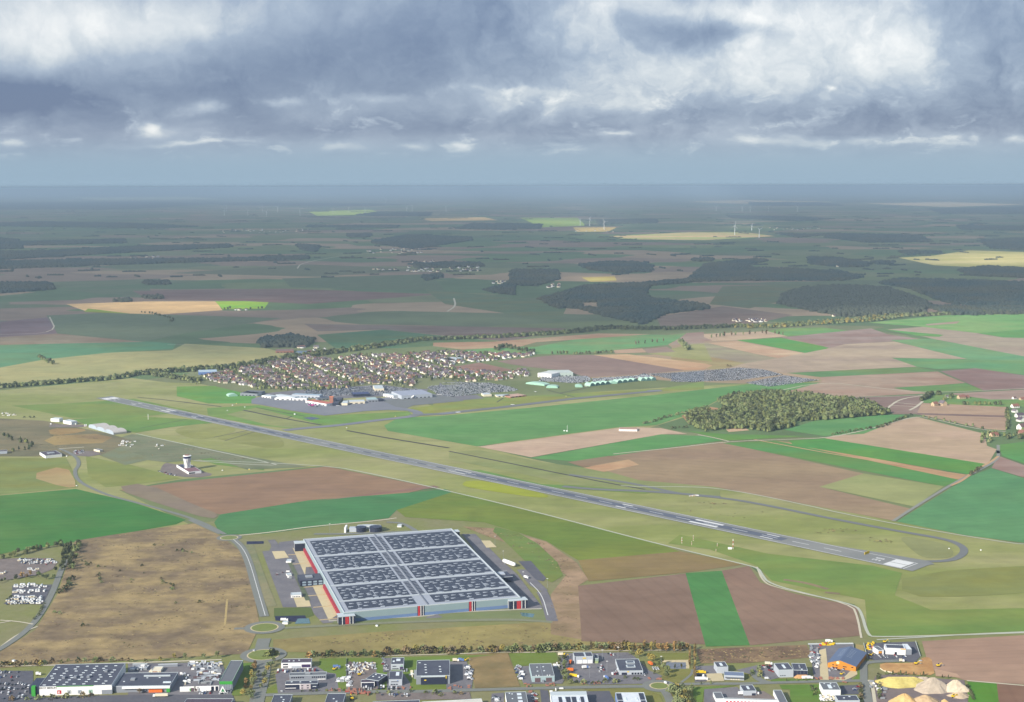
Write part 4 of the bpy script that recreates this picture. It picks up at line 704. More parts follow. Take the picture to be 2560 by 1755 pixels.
A = Bl('m2 400,560 545,545 285,535', 6.5, 'depot', 'white-walled depot with a brown roof at the bend of the access road', wall=WHW, roof=MATS['brown_roof']); A.top('plant_unit', STR, .3, .7, .3, .6, 1.5)
A = Bl('m5 1575,890 1735,893 1600,872', 5, 'farm_shed', 'low white farm building on the tan field edge', 'shed', wall=WHW, roof=mat('tan_roof', (196,160,140)), par=0)
# small white boxes along the runway and roads
HT = [('m2 450,285', 4), ('m2 665,285', 5), ('m2 668,520', 3.5), ('m4 920,652', 4), ('m4 1755,670', 2.4), ('m4 1350,763', 2.4), ('m4 505,592', 2.6), ('m4 403,576', 2.6), ('m4 360,620', 2.2), ('m4 437,562', 2.5), ('m7 1818,736', 2.2), ('m7 2032,746', 2.2), ('m5 1095,908', 3.6), ('m5 1118,910', 4), ('m5 1110,603', 2.4), ('m1 925,772', 3), ('m2 588,567', 2.6), ('m2 675,828', 2.6), ('m2 1958,692', 2.4), ('m2 2195,683', 2.6), ('b1 250,830', 3.5)]
for i, (s_, sz) in enumerate(HT):
    sz *= .72; p = P(*px(s_)[0]); r = empty('equipment_hut', p.x, p.y, 0, -.4, 'tiny pale equipment hut standing alone on the airfield grass', 'hut', 'equipment huts on the airfield')
    MB().box(-sz*.7, sz*.7, -sz*.5, sz*.5, -.3, sz*.8).build('wall', YEL if i % 5 == 4 else WHW, r); MB().box(-sz*.75, sz*.75, -sz*.55, sz*.55, sz*.8, sz*.8+.25).build('roof', PAR, r)
# masts
def mast(s_, h, label, name='lattice_mast', lean=0, red=True, r=.35):
    p = P(*px(s_)[0]); e = empty(name, p.x, p.y, 0, 0, label, 'mast'); o = MB(); n = 5
    for i in range(n):
        o.k = i % 2 if red else 0; o.tube((0,0,h*i/n), (0,0,h*(i+1)/n), r, r*.9, 6)
    o.build('pole', [WHW, REDM], e); MB().box(-r*2, r*2, -r*2, r*2, -.2, .6).build('footing', CON, e); return e
e = mast('m7 358,738', 17, 'tall white glide-path mast with a small hut beside the runway', r=.5); MB().box(-8, -2, -2, 2, -.3, 3).build('hut', WHW, e)
for s_, h in (('m8 1955,1003', 11), ('m8 2065,975', 9), ('m8 2050,1018', 6), ('m7 252,718', 5), ('m7 243,753', 4), ('m7 12,690', 6)): mast(s_, h, 'thin red and white mast on the grass near the runway').__setitem__('group', 'thin masts by the runway')
mast('m2 1305,242', 14, 'lone white mast on the grass left of the runway', red=False, r=.7); mast('m5 1120,905', 14, 'thin mast beside two white domes on the green field', red=False)
e = empty('localiser_array', *P(*px('m8 2070,545')[0]), 0, .2, 'row of small orange and white aerials by the taxiway', 'aerial')
for i in range(7): MB().box(i*3-9, i*3-8.4, -.3, .3, 0, 2.4).build('aerial_post', ORG if i % 2 else WHW, e)
MB().box(5, 10, -1, 1, 0, 2.2).build('hut', WHW, e)
e = empty('taxiway_sign_gantry', *P(*px('m7 95,378')[0]), 0, .5, 'white and yellow aerial frame beside the dark taxiway', 'aerial'); MB().box(-8, 8, -.4, .4, 0, 2).build('frame', WHW, e); MB().box(-2, 4, -2.5, -1, 0, 2.6).build('hut', CRM, e)
sg = empty('guidance_sign', *P(*px('m7 1263,772')[0]), .7, ra+1.57, 'yellow square guidance board at the runway edge', 'sign'); MB().box(-7, 7, -.3, .3, 0, 4).build('board', YEL, sg); MB().box(-6, -5.4, .3, .8, -.3, 1).build('leg', STR, sg); MB().box(5.4, 6, .3, .8, -.3, 1).build('leg', STR, sg)
# ---------------------------------------------------------------- airport terminal strip
AB = [('a1 0,250 320,262 20,190', 8, GRW, ROOFG, 'grey hangar at the left end of the apron'), ('a1 330,262 425,245 225,200', 8, LGW, ROOFG, 'grey hangar with a dark open door at the left of the apron'), ('a1 420,295 600,320 450,262', 6, WHW, PAR, 'small white shed left of the terminal'),
 ('a1 690,280 1060,330 700,255', 9, LGW, PAR, 'long pale terminal hall with blue-grey front, leftmost'), ('a1 670,345 985,352 690,325', 6, WHW, WHW, 'white low terminal pier with a red mark'), ('a1 1010,350 1290,352 1020,330', 7, WHW, PAR, 'white central departures wing'),
 ('a1 1270,395 1670,460 1290,350', 7, WHW, mat('red_band_roof', (200,120,104)), 'white and red arrivals building left of the brick tower'), ('a1 1790,440 1900,440 1790,330', 9, DKW, ROOFD, 'dark block behind the brick tower'), ('a1 1960,445 2080,445 1960,395', 7, CRM, PAR, 'cream cube right of the brick tower'), ('a1 2090,420 2420,410 2100,385', 7, CRM, PAR, 'long cream building facing the apron'),
 ('a2 600,262 800,300 620,240', 8, WHW, PAR, 'white barrel store left of the big hangar'), ('a2 960,300 1555,262 940,205', 11, LGW, mat('hangar_roof', (168,174,190)), 'big pale grey hangar with rounded roof facing the apron'), ('a2 310,380 510,372 312,335', 7, GRW, mat('pale_mint_roof', (180,206,206)), 'small grey hangar with a mint roof'), ('a2 515,372 612,366 515,335', 7, DKW, ROOFD, 'dark box building between cream building and hangar'),
 ('a2 30,275 350,262 40,235', 8, DKW, mat('navy_roof', (72,84,124)), 'building with a navy-blue roof behind the cream building'), ('a2 440,165 620,160 450,100', 9, CRM, PAR, 'cream three-storey building behind the car parks'), ('a1 1500,350 1740,330 1560,330', 8, GRW, mat('terminal_roof', (84,96,120)), 'dark-roofed terminal hall behind the red and white building'),
 ('a1 1000,275 1540,300 1020,250', 8, LGW, mat('bluish_roof', (172,192,206)), 'long pale blue terminal roof behind the departures wing'), ('m5 860,395 980,405 870,370', 13, WHW, mat('white_roof2', (226,228,224)), 'white tall warehouse, left of the pair at the field edge'), ('m5 985,395 1172,390 1000,370', 12, mat('mint_wall', (206,222,214)), mat('mint_roof', (204,214,206)), 'pale green-white warehouse, right of the pair at the field edge'),
 ('m5 385,585 455,582 390,570', 6, CRM, PAR, 'cream hut at the end of the triangle car park'), ('m5 500,598 620,594 510,584', 4, CRM, PAR, 'low cream club house by the light-aircraft strip'), ('m5 620,605 760,590 640,580', 4, BRK, mat('pinkish_roof', (206,170,150)), 'low brick club house by the light-aircraft strip'),
 ('m4 120,300 275,295 150,280', 9, BLU, mat('skyblue_roof', (186,206,220)), 'blue-roofed warehouse at the village edge'), ('m5 0,270 70,285 20,250', 9, WHW, PAR, 'large white building in the village'), ('m4 2130,195 2230,200 2150,170', 9, WHW, PAR, 'white school building at the village top'), ('m4 760,125 910,122 790,108', 7, BRK, mat('brown_barn', (150,120,108)), 'long brown farm barn behind the village'), ('m4 915,140 1000,140 930,122', 7, LGW, mat('barn_blue', (120,140,160)), 'blue-grey farm barn behind the village'), ('m4 1010,145 1080,145 1020,125', 8, BRK, mat('barn_red', (176,104,96)), 'brick-red farm barn behind the village')]
for s_, h_, wl_, rf, l in AB:
    A = Bl(s_, h_, 'airport_building' if s_[0] == 'a' else 'village_hall', l, wall=wl_, roof=rf, par=0)
    if A.W > 25: A.wins(max(3, int(A.W/12)), .05, .95, 1, 3.2, .5)
p = P(*px('a1 1775,470')[0]); bt = empty('brick_tower', p.x, p.y, 0, 0, 'orange brick tower with a dark side rising beside the apron', 'tower'); MB().box(-5, 5, -5, 5, -.5, 20).build('shaft', BRK, bt); MB().box(-5.3, 5.3, -5.3, 5.3, 20, 21.5).build('cap', mat('tower_cap', (230,140,100)), bt); MB().box(5, 13, -4, 4, -.5, 17).build('stair_block', DKW, bt)
MNT = mat('mint_canvas', (184,220,200), var=.04)
for s_, n_, wd_, l in (('m5 1320,515 1500,495', 4, 22, 'green arched aircraft hangar'), ('m5 1560,488 1745,470', 4, 22, 'green arched aircraft hangar'), ('m5 1768,468 1905,462', 3, 24, 'green arched aircraft hangar')):
    a, b = G(s_); d = (b-a)/n_
    for i in range(n_):
        q = a+d*i; r = empty('arched_hangar', q.x, q.y, 0, math.atan2(d.y, d.x), 'pale green arched light-aircraft hangar in a row by the short runway', 'hangar', 'arched hangars by the short runway')
        barrel(r, .5, d.length-.5, 0, 26, .5, 9, MNT, ends=mat('hangar_dark', (90,130,124)))
for s_, l in (('m5 1190,522 1255,522', 'rounded green tent hangar left of the arched row'), ('m5 755,492 920,510', 'long pale green tent hangar in two parts, left of the short runway hangars'), ('m5 935,528 1035,530', 'small pale green tent hangar by the grass'), ('m4 370,505 445,500', 'bright green tent shed at the left of the apron'), ('m5 1500,492 1560,490', 'square dark-fronted green hangar in the arched row')):
    a, b = G(s_); d = b-a; r = empty('tent_hangar', a.x, a.y, 0, math.atan2(d.y, d.x), l, 'hangar'); barrel(r, 0, d.length, 0, 26, 3, 4, MNT, ends=mat('tent_side', (176,224,200)))
# ---------------------------------------------------------------- aeroplanes
def plane(s_, L, rz, label, body=WHW, tail=WHW, nose=WHW, z=.6):
    p = P(*px(s_)[0]); e = empty('aeroplane', p.x, p.y, z, rz, label, 'aeroplane'); r = L*.055; zc = r*1.9
    MB().tube((-L*.5,0,zc+r*.5), (-L*.28,0,zc), r*.35, r, 10).tube((-L*.28,0,zc), (L*.12,0,zc), r, r, 10).build('fuselage', body, e, True); MB().tube((L*.12,0,zc), (L*.40,0,zc), r*1.01, r, 10).tube((L*.40,0,zc), (L*.5,0,zc-r*.3), r, r*.25, 10).build('nose_section', nose, e, True)
    for sg in (-1, 1):
        MB().prism([(L*.08,sg*r*.6),(-L*.06,sg*r*.6),(-L*.16,sg*L*.46),(-L*.11,sg*L*.46)][::sg], zc-r*.5, zc-r*.5+L*.012, bottom=True).build('wing', LGW, e)
        MB().prism([(-L*.40,0),(-L*.47,0),(-L*.49,sg*L*.17),(-L*.455,sg*L*.17)][::sg], zc+r*.3, zc+r*.3+L*.008, bottom=True).build('tailplane', LGW, e)
        MB().tube((-L*.04,sg*L*.16,zc-r*.9), (L*.06,sg*L*.16,zc-r*.9), r*.5, r*.55, 8).build('engine', tail, e)
        MB().tube((0,sg*L*.07,0), (0,sg*L*.07,zc-r*.5), r*.2, r*.2, 6).build('landing_gear', STR, e)
    MB().tube((L*.36,0,0), (L*.36,0,zc-r*.5), r*.15, r*.15, 6).build('landing_gear', STR, e)
    o = MB(); w_ = L*.006; pf = [(-L*.36,zc+r*.8),(-L*.46,zc+r*.7),(-L*.52,zc+L*.17),(-L*.47,zc+L*.17)]
    o.quad(*[(x,-w_,z_) for x, z_ in pf]); o.quad(*[(x,w_,z_) for x, z_ in pf[::-1]])
    for (a, za), (b, zb) in zip(pf, pf[1:]+pf[:1]): o.quad((a,-w_,za),(a,w_,za),(b,w_,zb),(b,-w_,zb))
    o.build('tail_fin', tail, e)
plane('a1 1450,515', 38, .55, 'airliner with a purple tail and pink fuselage on the apron', tail=mat('purple_tail', (90,40,120)), body=mat('pink_fuselage', (214,70,160)))
plane('a2 1075,360', 36, 2.9, 'white airliner parked in front of the big grey hangar'); plane('a2 1420,315', 17, .9, 'small white jet right of the airliner'); plane('a2 840,372', 15, .3, 'small white turboprop left of the airliner'); plane('a1 1900,510', 11, .4, 'tiny white aircraft parked near the brick tower'); plane('a1 1990,480', 14, .2, 'small white aircraft beside the cream cube'); plane('a2 380,412', 14, .1, 'small white aircraft in front of the mint-roofed hangar'); plane('a2 1690,292', 12, .1, 'small white aircraft at the far right of the apron'); plane('m5 640,680', 11, .2, 'light aircraft standing on the short dark runway', z=.8); plane('m5 840,566', 12, 1.9, 'dark-nosed light aircraft near the club house'); plane('m5 1285,517', 9, .3, 'light aircraft by the tent hangar')
# ---------------------------------------------------------------- wind turbines
TW = mat('turbine_white', (236,240,240), k=1.3, var=.01)
def turbine_parts(e, Ht, rot):
    MB().lathe([(4.2, -1), (2.4, Ht)], 8).build('tower', TW, e); n = MB().box(-2, 2, -4, 6, Ht, Ht+4).build('nacelle', TW, e); MB().lathe([(1.8, 0), (1.2, 3)], 8).build('hub', TW, n).matrix_local = Matrix.Translation((0, -4, Ht+2)) @ Matrix.Rotation(math.pi/2, 4, 'X')
    for k_ in range(3):
        b = MB(); L = Ht*.55; b.v = [(-1.6,0,0),(1.6,0,0),(3.4,0,L*.2),(.8,0,L),(-.6,0,L),(-1.8,0,L*.2)]+[(-1.6,.8,0),(1.6,.8,0),(3.4,.6,L*.2),(.8,.2,L),(-.6,.2,L),(-1.8,.6,L*.2)]
        b.f = [(0,1,2,3,4,5),(11,10,9,8,7,6)]+[(i,i+6,(i+1)%6+6,(i+1)%6) for i in range(6)]; b.m = [0]*8
        b.build('rotor_blade', TW, e).matrix_local = Matrix.Translation((0, -6, Ht+2)) @ Matrix.Rotation(rot+k_*2*math.pi/3, 4, 'Y')
TT = [('f2 1011,268',207,.2),('f2 1122,280',226,1.1),('f2 1088,247',228,.5),('f2 353,228',180,.4),('f2 418,240',192,1.6),('f2 309,224',185,.9),('f1 1191,165',125,.1),('f1 1260,165',130,.7),('f1 1362,181',136,1.2),('f1 1512,172',133,.3),('f1 1583,167',132,.9),('f1 1657,168',134,1.5),('f1 1871,163',120,.6),('f1 1751,124',94,.2),('f1 1801,125',97,1.0),('f1 1970,123',94,.5),('f1 2024,163',128,1.3),('f1 1027,160',124,.8),('f1 1018,178',145,.3),('f1 1125,180',145,1.4),('f1 1210,184',150,.6),('f1 1797,80',62,.4),('f1 1986,82',60,.9),('f1 2147,124',100,.2),('f1 2295,122',96,1.1),('f1 1868,88',62,0),('f1 2064,84',60,.5),('f2 1138,102',79,.3),('f2 1158,103',80,.8),('f2 1184,102',82,1.3),('f2 1283,105',83,.1),('f2 1312,108',84,.9),('f2 1295,162',128,.5),('f2 1165,160',128,1.2),('f2 1081,164',130,.2),('f2 1045,162',130,.7),('f2 927,160',130,1.0),('f1 864,92',72,.5),('f1 455,88',70,.2),('f1 1846,160',132,.4)]
TSEEN = {}
for i, (s_, top, rt) in enumerate(TT):
    bx, by = px(s_)[0]; p = P(bx, by); z_ = s_.split()[0]; ty = ZN[z_][1]+top*ZN[z_][2]; dist = p.y
    Ht = max(100, min(330, (by-ty)/FPX*dist)); far = p.y > 22000
    lab = {0: 'tall white wind turbine over a sunlit field, nearest of all on the right', 1: 'white wind turbine right of the nearest tall one', 3: 'white wind turbine, left of the two by the lit hamlet', 4: 'white wind turbine, right of the two by the lit hamlet'}.get(i)
    e = empty('wind_turbine', p.x, p.y, 0, .5, lab or ('small white wind turbine standing far off near the horizon' if far else 'white wind turbine standing over dark distant farmland'), 'wind turbine', 'wind turbines on the plain'); turbine_parts(e, Ht*.68, rt)
# ---------------------------------------------------------------- templates and copies
def tpl(v, f, mi): return (np.array(v, dtype=np.float32), f, mi)
def merge(name, items, mats, label, kind='stuff', parent=None):
    """items: (template, x, y, z, rot, sx, sy, sz, material_offset) -> one mesh"""
    if not items: return
    vs, fs, ms, n = [], [], [], 0; ls, lt = [], []
    for (t, x, y, z, r, sx, sy, sz, mo) in items:
        v = t['v']*np.array([sx, sy, sz], dtype=np.float32); c, s = math.cos(r), math.sin(r)
        q = np.empty_like(v); q[:,0] = v[:,0]*c-v[:,1]*s+x; q[:,1] = v[:,0]*s+v[:,1]*c+y; q[:,2] = v[:,2]+z
        vs.append(q); fs.append(t['l']+n); lt.append(t['n']); ms.append(t['m']+mo); n += len(v)
    V_ = np.concatenate(vs); L_ = np.concatenate(fs); T = np.concatenate(lt); Mi = np.concatenate(ms)
    me = bpy.data.meshes.new(name); me.vertices.add(len(V_)); me.vertices.foreach_set('co', V_.ravel()); me.loops.add(len(L_)); me.loops.foreach_set('vertex_index', L_.astype(np.int32))
    me.polygons.add(len(T)); st = np.concatenate([[0], np.cumsum(T)[:-1]]).astype(np.int32); me.polygons.foreach_set('loop_start', st); me.polygons.foreach_set('loop_total', T.astype(np.int32))
    for m in mats: me.materials.append(m)
    me.polygons.foreach_set('material_index', Mi.astype(np.int32)); me.update(calc_edges=True); me.validate()
    o = bpy.data.objects.new(name, me); C.objects.link(o); tag(o, label, kind=kind); return o
def T_(mb):
    return {'v': np.array(mb.v, dtype=np.float32), 'l': np.array([i for f in mb.f for i in f], dtype=np.int64), 'n': np.array([len(f) for f in mb.f], dtype=np.int64), 'm': np.array(mb.m, dtype=np.int64), 'mb': mb}
def leafy(n, shape, sz, seed):
    """unit-height crown made of loose leaf clumps"""
    rg = random.Random(seed); b = MB(); lobes = []
    for _ in range(5 if shape != 'column' else 3):
        a = rg.uniform(0, 6.28); rr = rg.uniform(.05, .2) if shape == 'round' else .05; lobes.append((rr*math.cos(a), rr*math.sin(a), rg.uniform(.45, .8), rg.uniform(.15, .24)))
    for i in range(n):
        if shape == 'cone':
            h = rg.uniform(.12, 1.0); rmax = .26*(1-h)+.02; a = rg.uniform(0, 6.28); r = rmax*rg.uniform(.6, 1); c = Vector((r*math.cos(a), r*math.sin(a), h))
        elif shape == 'bush':
            a = rg.uniform(0, 6.28); e_ = rg.uniform(0, 1.4); r = rg.uniform(.4, .62); c = Vector((r*math.cos(a)*math.cos(e_), r*math.sin(a)*math.cos(e_), .1+.85*math.sin(e_)*rg.uniform(.7, 1)))
        else:
            l = rg.choice(lobes); d = Vector((rg.gauss(0,1), rg.gauss(0,1), rg.gauss(0,1))).normalized(); R = l[3]*rg.uniform(.75, 1.15)
            c = Vector((l[0]+d.x*R*(.55 if shape == 'column' else 1.15), l[1]+d.y*R*(.55 if shape == 'column' else 1.15), l[2]+d.z*R*(1.7 if shape == 'column' else .95)))
            c.z = max(.16, min(1, c.z))
        u = Vector((rg.gauss(0,1), rg.gauss(0,1), rg.gauss(0,.7))).normalized(); w_ = u.orthogonal().normalized(); s_ = sz*rg.uniform(.6, 1.3)
        b.quad(c-u*s_-w_*s_*.6, c+u*s_*.9-w_*s_*.7, c+u*s_+w_*s_*.8, c-u*s_*.8+w_*s_)
    return b
def blob(seed, n=7, flat=.75):
    rg = random.Random(seed); b = MB(); top = []
    for (r, z) in ((1.0, 0.0), (.95, .45), (.6, .85)):
        for i in range(n): a = 2*math.pi*(i+rg.uniform(-.25,.25))/n; q = r*rg.uniform(.8, 1.2); b.v.append((q*math.cos(a), q*math.sin(a), z*rg.uniform(.8,1.15)))
    b.v.append((0, 0, 1.0))
    for j in range(2):
        for i in range(n): k = (i+1) % n; b.f.append((j*n+i, j*n+k, (j+1)*n+k, (j+1)*n+i)); b.m.append(0)
    for i in range(n): b.f.append((2*n+i, 2*n+(i+1) % n, 3*n)); b.m.append(0)
    return b
LEAF = {'dark': mat('foliage_dark', (74,96,68), c2=(88,106,74), var=.2, scale=.3), 'green': mat('foliage_green', (110,132,82), c2=(126,140,88), var=.2, scale=.25), 'olive': mat('foliage_olive', (132,144,98), c2=(144,148,98), var=.2, scale=.25),
        'yellow': mat('foliage_yellow', (176,158,82), c2=(156,146,80), var=.2, scale=.25), 'orange': mat('foliage_orange', (180,142,86), c2=(150,130,82), var=.2, scale=.25), 'brown': mat('foliage_brown', (146,124,92), c2=(124,112,82), var=.2, scale=.25)}
LK = list(LEAF); BARK = mat('bark', (110,92,78), var=.1)
SHP = {'round': [(150, 'round', .062)], 'column': [(110, 'column', .05)], 'cone': [(110, 'cone', .05)], 'bush': [(90, 'bush', .11)]}
CR = {}
def crown_mesh(shape, col, k):
    key = (shape, col, k)
    if key not in CR:
        n, sh, sz = SHP[shape][0]; b = leafy(n, sh, sz, k*17+hash_(shape)); o = b.build('crown', LEAF[col]); CR[key] = o.data; bpy.data.objects.remove(o)
    return CR[key]
def hash_(s): return sum(ord(c)*(i+3) for i, c in enumerate(s)) % 97
tb = MB().tube((0,0,-.05), (0,0,.45), .028, .018, 6).tube((0,0,.3), (.12,.05,.62), .014, .006, 5).tube((0,0,.33), (-.1,.08,.6), .014, .006, 5).tube((0,0,.36), (.02,-.12,.62), .013, .005, 5)
_o = tb.build('trunk', BARK); TRUNK = _o.data; bpy.data.objects.remove(_o)
TREES = []       # (x, y, height, width factor, shape, colour, label, group)
def add_trees(pts, h, cols, shape, label, group, wf=1.0):
    for x, y in pts:
        TREES.append((x, y, random.uniform(*h), wf*random.uniform(.85, 1.2), random.choice(shape) if isinstance(shape, (list, tuple)) else shape, random.choice(cols), label, group))
def along(s, sp, jit=.35, wide=0):
    pts = G(s) if isinstance(s, str) else s; out = []
    for a, b in zip(pts, pts[1:]):
        d = b-a; n = max(1, int(d.length/sp)); nn = Vector((-d.y, d.x)).normalized()
        for i in range(n): q = a+d*((i+random.uniform(0, jit*2))/n)+nn*random.uniform(-wide, wide); out.append((q.x, q.y))
    return out
AUT = ['yellow', 'olive', 'orange', 'brown', 'green', 'olive']
def T(s, sp, h, cols, shape, label, wide=0, wf=1.0, nm=None):
    hedge = 'hedge' in label and 'plant' not in label and s[0] == 'b'
    if hedge: sp *= .5; h = (h[0]*1.15, h[1]*1.2)
    add_trees(along(s, sp, wide=wide), h, cols, shape, label, label, wf)
T('b1 -60,905 400,895 850,880', 9, (4, 7), ['olive','brown','yellow'], 'bush', 'low autumn bush in the hedge behind the white-fronted store', 3)
T('b1 850,850 2300,800 b2 0,850 400,830', 10, (4, 7), ['olive','green','brown'], 'bush', 'olive bush on the bank behind the store roof', 4)
T('b2 560,815 900,800', 9, (5, 8), ['orange','yellow'], 'round', 'orange autumn tree behind the store annex yard', 3); T('b2 950,790 1900,760', 17, (7, 10), ['olive','green'], 'round', 'round olive tree in the row left of the lower roundabout', 1)
T('b3 900,300 1600,280 2300,290', 8, (4, 7), ['brown','olive','orange','green'], 'bush', 'autumn bush in the hedge behind the white office', 4)
T('b4 150,265 700,240 1500,230 2324,200', 8, (5, 9), ['brown','olive','brown','green','yellow'], ['bush','round'], 'autumn bush in the hedge behind the two cube offices and showroom', 4)
T('b4 195,270 200,272', 9, (9, 10), ['orange'], 'round', 'bright orange tree behind the upper cube office'); T('b4 545,240 550,242', 9, (10, 11), ['yellow'], 'column', 'slim yellow tree left of the big dark showroom')
T('b5 0,215 1100,190 1350,170', 8, (6, 9), ['olive','green','brown'], ['round','bush'], 'olive tree in the hedge behind the grey hangar', 4)
T('b5 1400,170 2324,180 b6 250,190', 8, (6, 10), ['yellow','brown','orange','olive'], ['column','bush','round'], 'golden tree in the hedge behind the truck garage', 4)
T('b6 240,215 700,200 1300,190', 7, (8, 12), ['yellow','orange','olive'], ['round','column'], 'golden tree in the dense hedge behind the retention basin', 6)
T('b6 300,260 700,400', 8, (7, 11), ['yellow','olive'], 'round', 'yellow-green tree on the slope between garage lot and basin', 4); T('b6 1345,200 1345,500', 6, (6, 9), ['orange','brown'], 'column', 'rusty tree left of the shaded path', 1); T('b6 1430,150 1425,560 1425,740', 5, (6, 9), ['orange','brown','yellow'], 'column', 'rusty tree right of the shaded path', 1)
T('b6 780,420 900,560 940,650', 9, (8, 12), ['green','olive'], 'round', 'willowy green tree on the left bank of the basin', 4); T('b6 1000,530 1260,500', 7, (5, 8), ['yellow','olive'], 'column', 'yellow tree on the near shore of the basin', 1)
add_trees(scatter(G('b6 1000,1000 1280,860 1400,900 1410,1300 1050,1300'), 9), (9, 15), ['olive','yellow','olive'], 'round', 'tall olive-yellow tree in the grove at the bottom edge', 'trees of the grove at the bottom edge')
T('b3 330,400 210,560 130,800 80,930', 9, (7, 10), ['yellow','olive','olive'], 'round', 'yellow tree in the verge along the avenue', 3); T('b3 -30,480 20,600 -80,900 -120,1100', 10, (7, 10), ['olive','orange'], 'round', 'orange-olive tree on the left side of the avenue', 3); T('b2 2300,900 2230,1150 2050,1500 2324,1540', 10, (6, 9), ['olive','yellow','orange'], 'round', 'olive tree between the garden hall lawn and the avenue', 3)
add_trees(scatter(G('b3 170,200 380,210 380,300 180,320'), 7), (5, 8), ['dark','green'], 'bush', 'dark bush clump on the roundabout by the avenue', 'roundabout bushes')
T('b2 200,1400 600,1380', 14, (6, 8), ['brown'], 'round', 'bare brownish tree in front of the store annex', 3); T('b1 100,1540 900,1510 1800,1480', 13, (4, 7), ['brown','olive'], 'bush', 'brown shrub in the car park strip in front of the store', 3)
T('b2 1150,1400 1450,1380', 17, (7, 9), ['brown'], 'column', 'bare tree before the garden centre wall', 2); T('b3 800,940 1700,930', 9, (3, 4), ['green','dark'], 'bush', 'low dark shrub along the street below the dark office', 1)
T('b4 0,980 700,960', 9, (3, 5), ['olive','brown'], 'bush', 'low shrub on the strip below the cube offices', 3); T('b4 800,1000 1700,980', 11, (4, 6), ['brown','green'], 'bush', 'thin shrub on the waste strip below the showroom', 6); T('b4 50,830 200,820', 6, (4, 6), ['green'], 'bush', 'green bush between the workshop and the lower cube office', 3)
T('b5 1180,330 1200,560 1280,740 1320,820', 6, (6, 10), ['olive','green','dark'], 'round', 'green-olive tree between the grey hangar and the garage yard', 4); T('b5 1300,810 1560,790 b5 1850,800 2324,740', 8, (4, 6), ['green','dark','olive'], 'bush', 'dark garden bush along the front of the garage yard', 3); T('b5 1800,190 1900,190', 6, (7, 9), ['dark'], 'round', 'dark conifer clump behind the truck garage', 2)
T('b6 150,700 500,740', 6, (3, 5), ['dark','green'], 'bush', 'dark bush in the garden below the low office complex', 5); T('b6 700,620 705,622', 8, (7, 8), ['dark'], 'cone', 'single conifer in the yard between the garage lot and the roundabout'); T('b6 930,690 950,700', 8, (10, 12), ['olive'], 'round', 'feathery tree casting a long shadow on the basin lawn', 2)
T('b6 1450,810 1900,800', 11, (4, 5), ['dark','green'], 'cone', 'small street tree below the low grey shop', 0); T('b7 800,800 1250,790', 11, (4, 5), ['dark','green'], 'cone', 'small street tree below the twin halls', 0); T('b7 380,560 370,640 410,740', 6, (4, 6), ['yellow','olive'], 'bush', 'yellowish bush left of the twin halls', 2); T('b7 250,640 255,720', 5, (4, 6), ['green'], 'bush', 'green bush at the right end of the low grey shop', 1)
T('b7 1250,880 1280,1050', 6, (3, 5), ['green','dark'], 'bush', 'bush on the rough plot left of the white block', 3); T('b7 2010,860 2030,1100', 6, (3, 5), ['dark','brown'], 'bush', 'shrub beside the quarry lane', 1); T('b8 70,690 500,700 800,720', 5.5, (4, 6), ['dark','green'], 'cone', 'small dark conifer in the row behind the yellow sand pile', 1); T('b8 960,740 1160,750', 5, (4, 6), ['dark','green'], 'cone', 'small dark conifer behind the gap between the sand piles', 1)
T('b8 1410,880 1440,940 1510,1100', 4, (3, 4.5), ['dark'], 'bush', 'dark hedge plant along the quarry edge', .5); T('b7 2300,700 2324,1100', 5, (3, 5), ['dark','green'], 'bush', 'dark hedge plant along the quarry lane', 1)
T('m3 0,345 200,300 400,255 520,235 640,215', 8, (7, 12), ['dark','dark','green'], 'round', 'dark tree in the shelter belt above the caravan site', 6); T('m3 700,215 650,330 640,450', 8, (8, 12), ['dark','green'], 'round', 'tall dark tree at the left edge of the scrubland', 5)
T('m3 600,235 575,330 550,440 470,460', 7, (7, 11), ['dark'], 'round', 'dark tree lining the caravan site lane', 4); T('m3 0,570 120,520 300,500 480,520', 7, (6, 10), ['green','dark','orange','dark'], 'round', 'tree in the belt between the two caravan yards', 7); T('m3 640,520 600,600 520,660', 9, (5, 8), ['dark','green'], 'bush', 'dark bush on the scrubland edge', 5)
T('m3 390,740 350,830 290,890', 6, (2.5, 4), ['dark'], 'bush', 'dark hedge plant along the left lane', 1); T('m3 90,690 60,720', 5, (4, 6), ['dark'], 'bush', 'dark bush by the lower caravan yard', 2)
for s_ in ('m3 1350,225 1440,235', 'm3 1550,265 1720,290', 'm3 1400,520 1560,620', 'm3 740,360 800,410', 'm3 870,400 920,430', 'm3 1230,410 1260,420', 'm3 1230,465 1290,470', 'm3 1050,450 1110,445', 'm3 1530,730 1600,740', 'm3 1120,530 1190,550', 'm3 880,480 920,560', 'm3 450,820 560,830', 'm3 720,930 800,940', 'm3 1720,730 1780,735'):
    T(s_, 7, (2.5, 5), ['dark','olive','green'], 'bush', 'low dark shrub scattered over the brown scrubland', 5)
T('m2 10,390 130,420 300,480 250,510 60,520', 12, (7, 12), ['dark','dark','green'], ['round','cone'], 'dark tree of the copse above the grey shed', 9); T('m2 210,230 320,225', 9, (5, 7), ['dark'], 'bush', 'dark bush on the airfield edge, far left', 4)
T('m4 1490,215 1500,217', 5, (3, 4), ['green'], 'bush', 'lone bush'); TREES.pop(); 
T('m6 -60,790 60,780', 9, (5, 8), ['dark','olive'], 'bush', 'dark bush at the foot of the big wood', 6); T('m6 1560,700 1350,780 1020,832', 11, (5, 8), ['dark','green'], 'bush', 'hedge bush along the track right of the big wood', 3); T('m6 1640,710 2000,780 2060,800', 22, (6, 10), ['olive','brown','dark'], 'round', 'tree on the tan field boundary', 4)
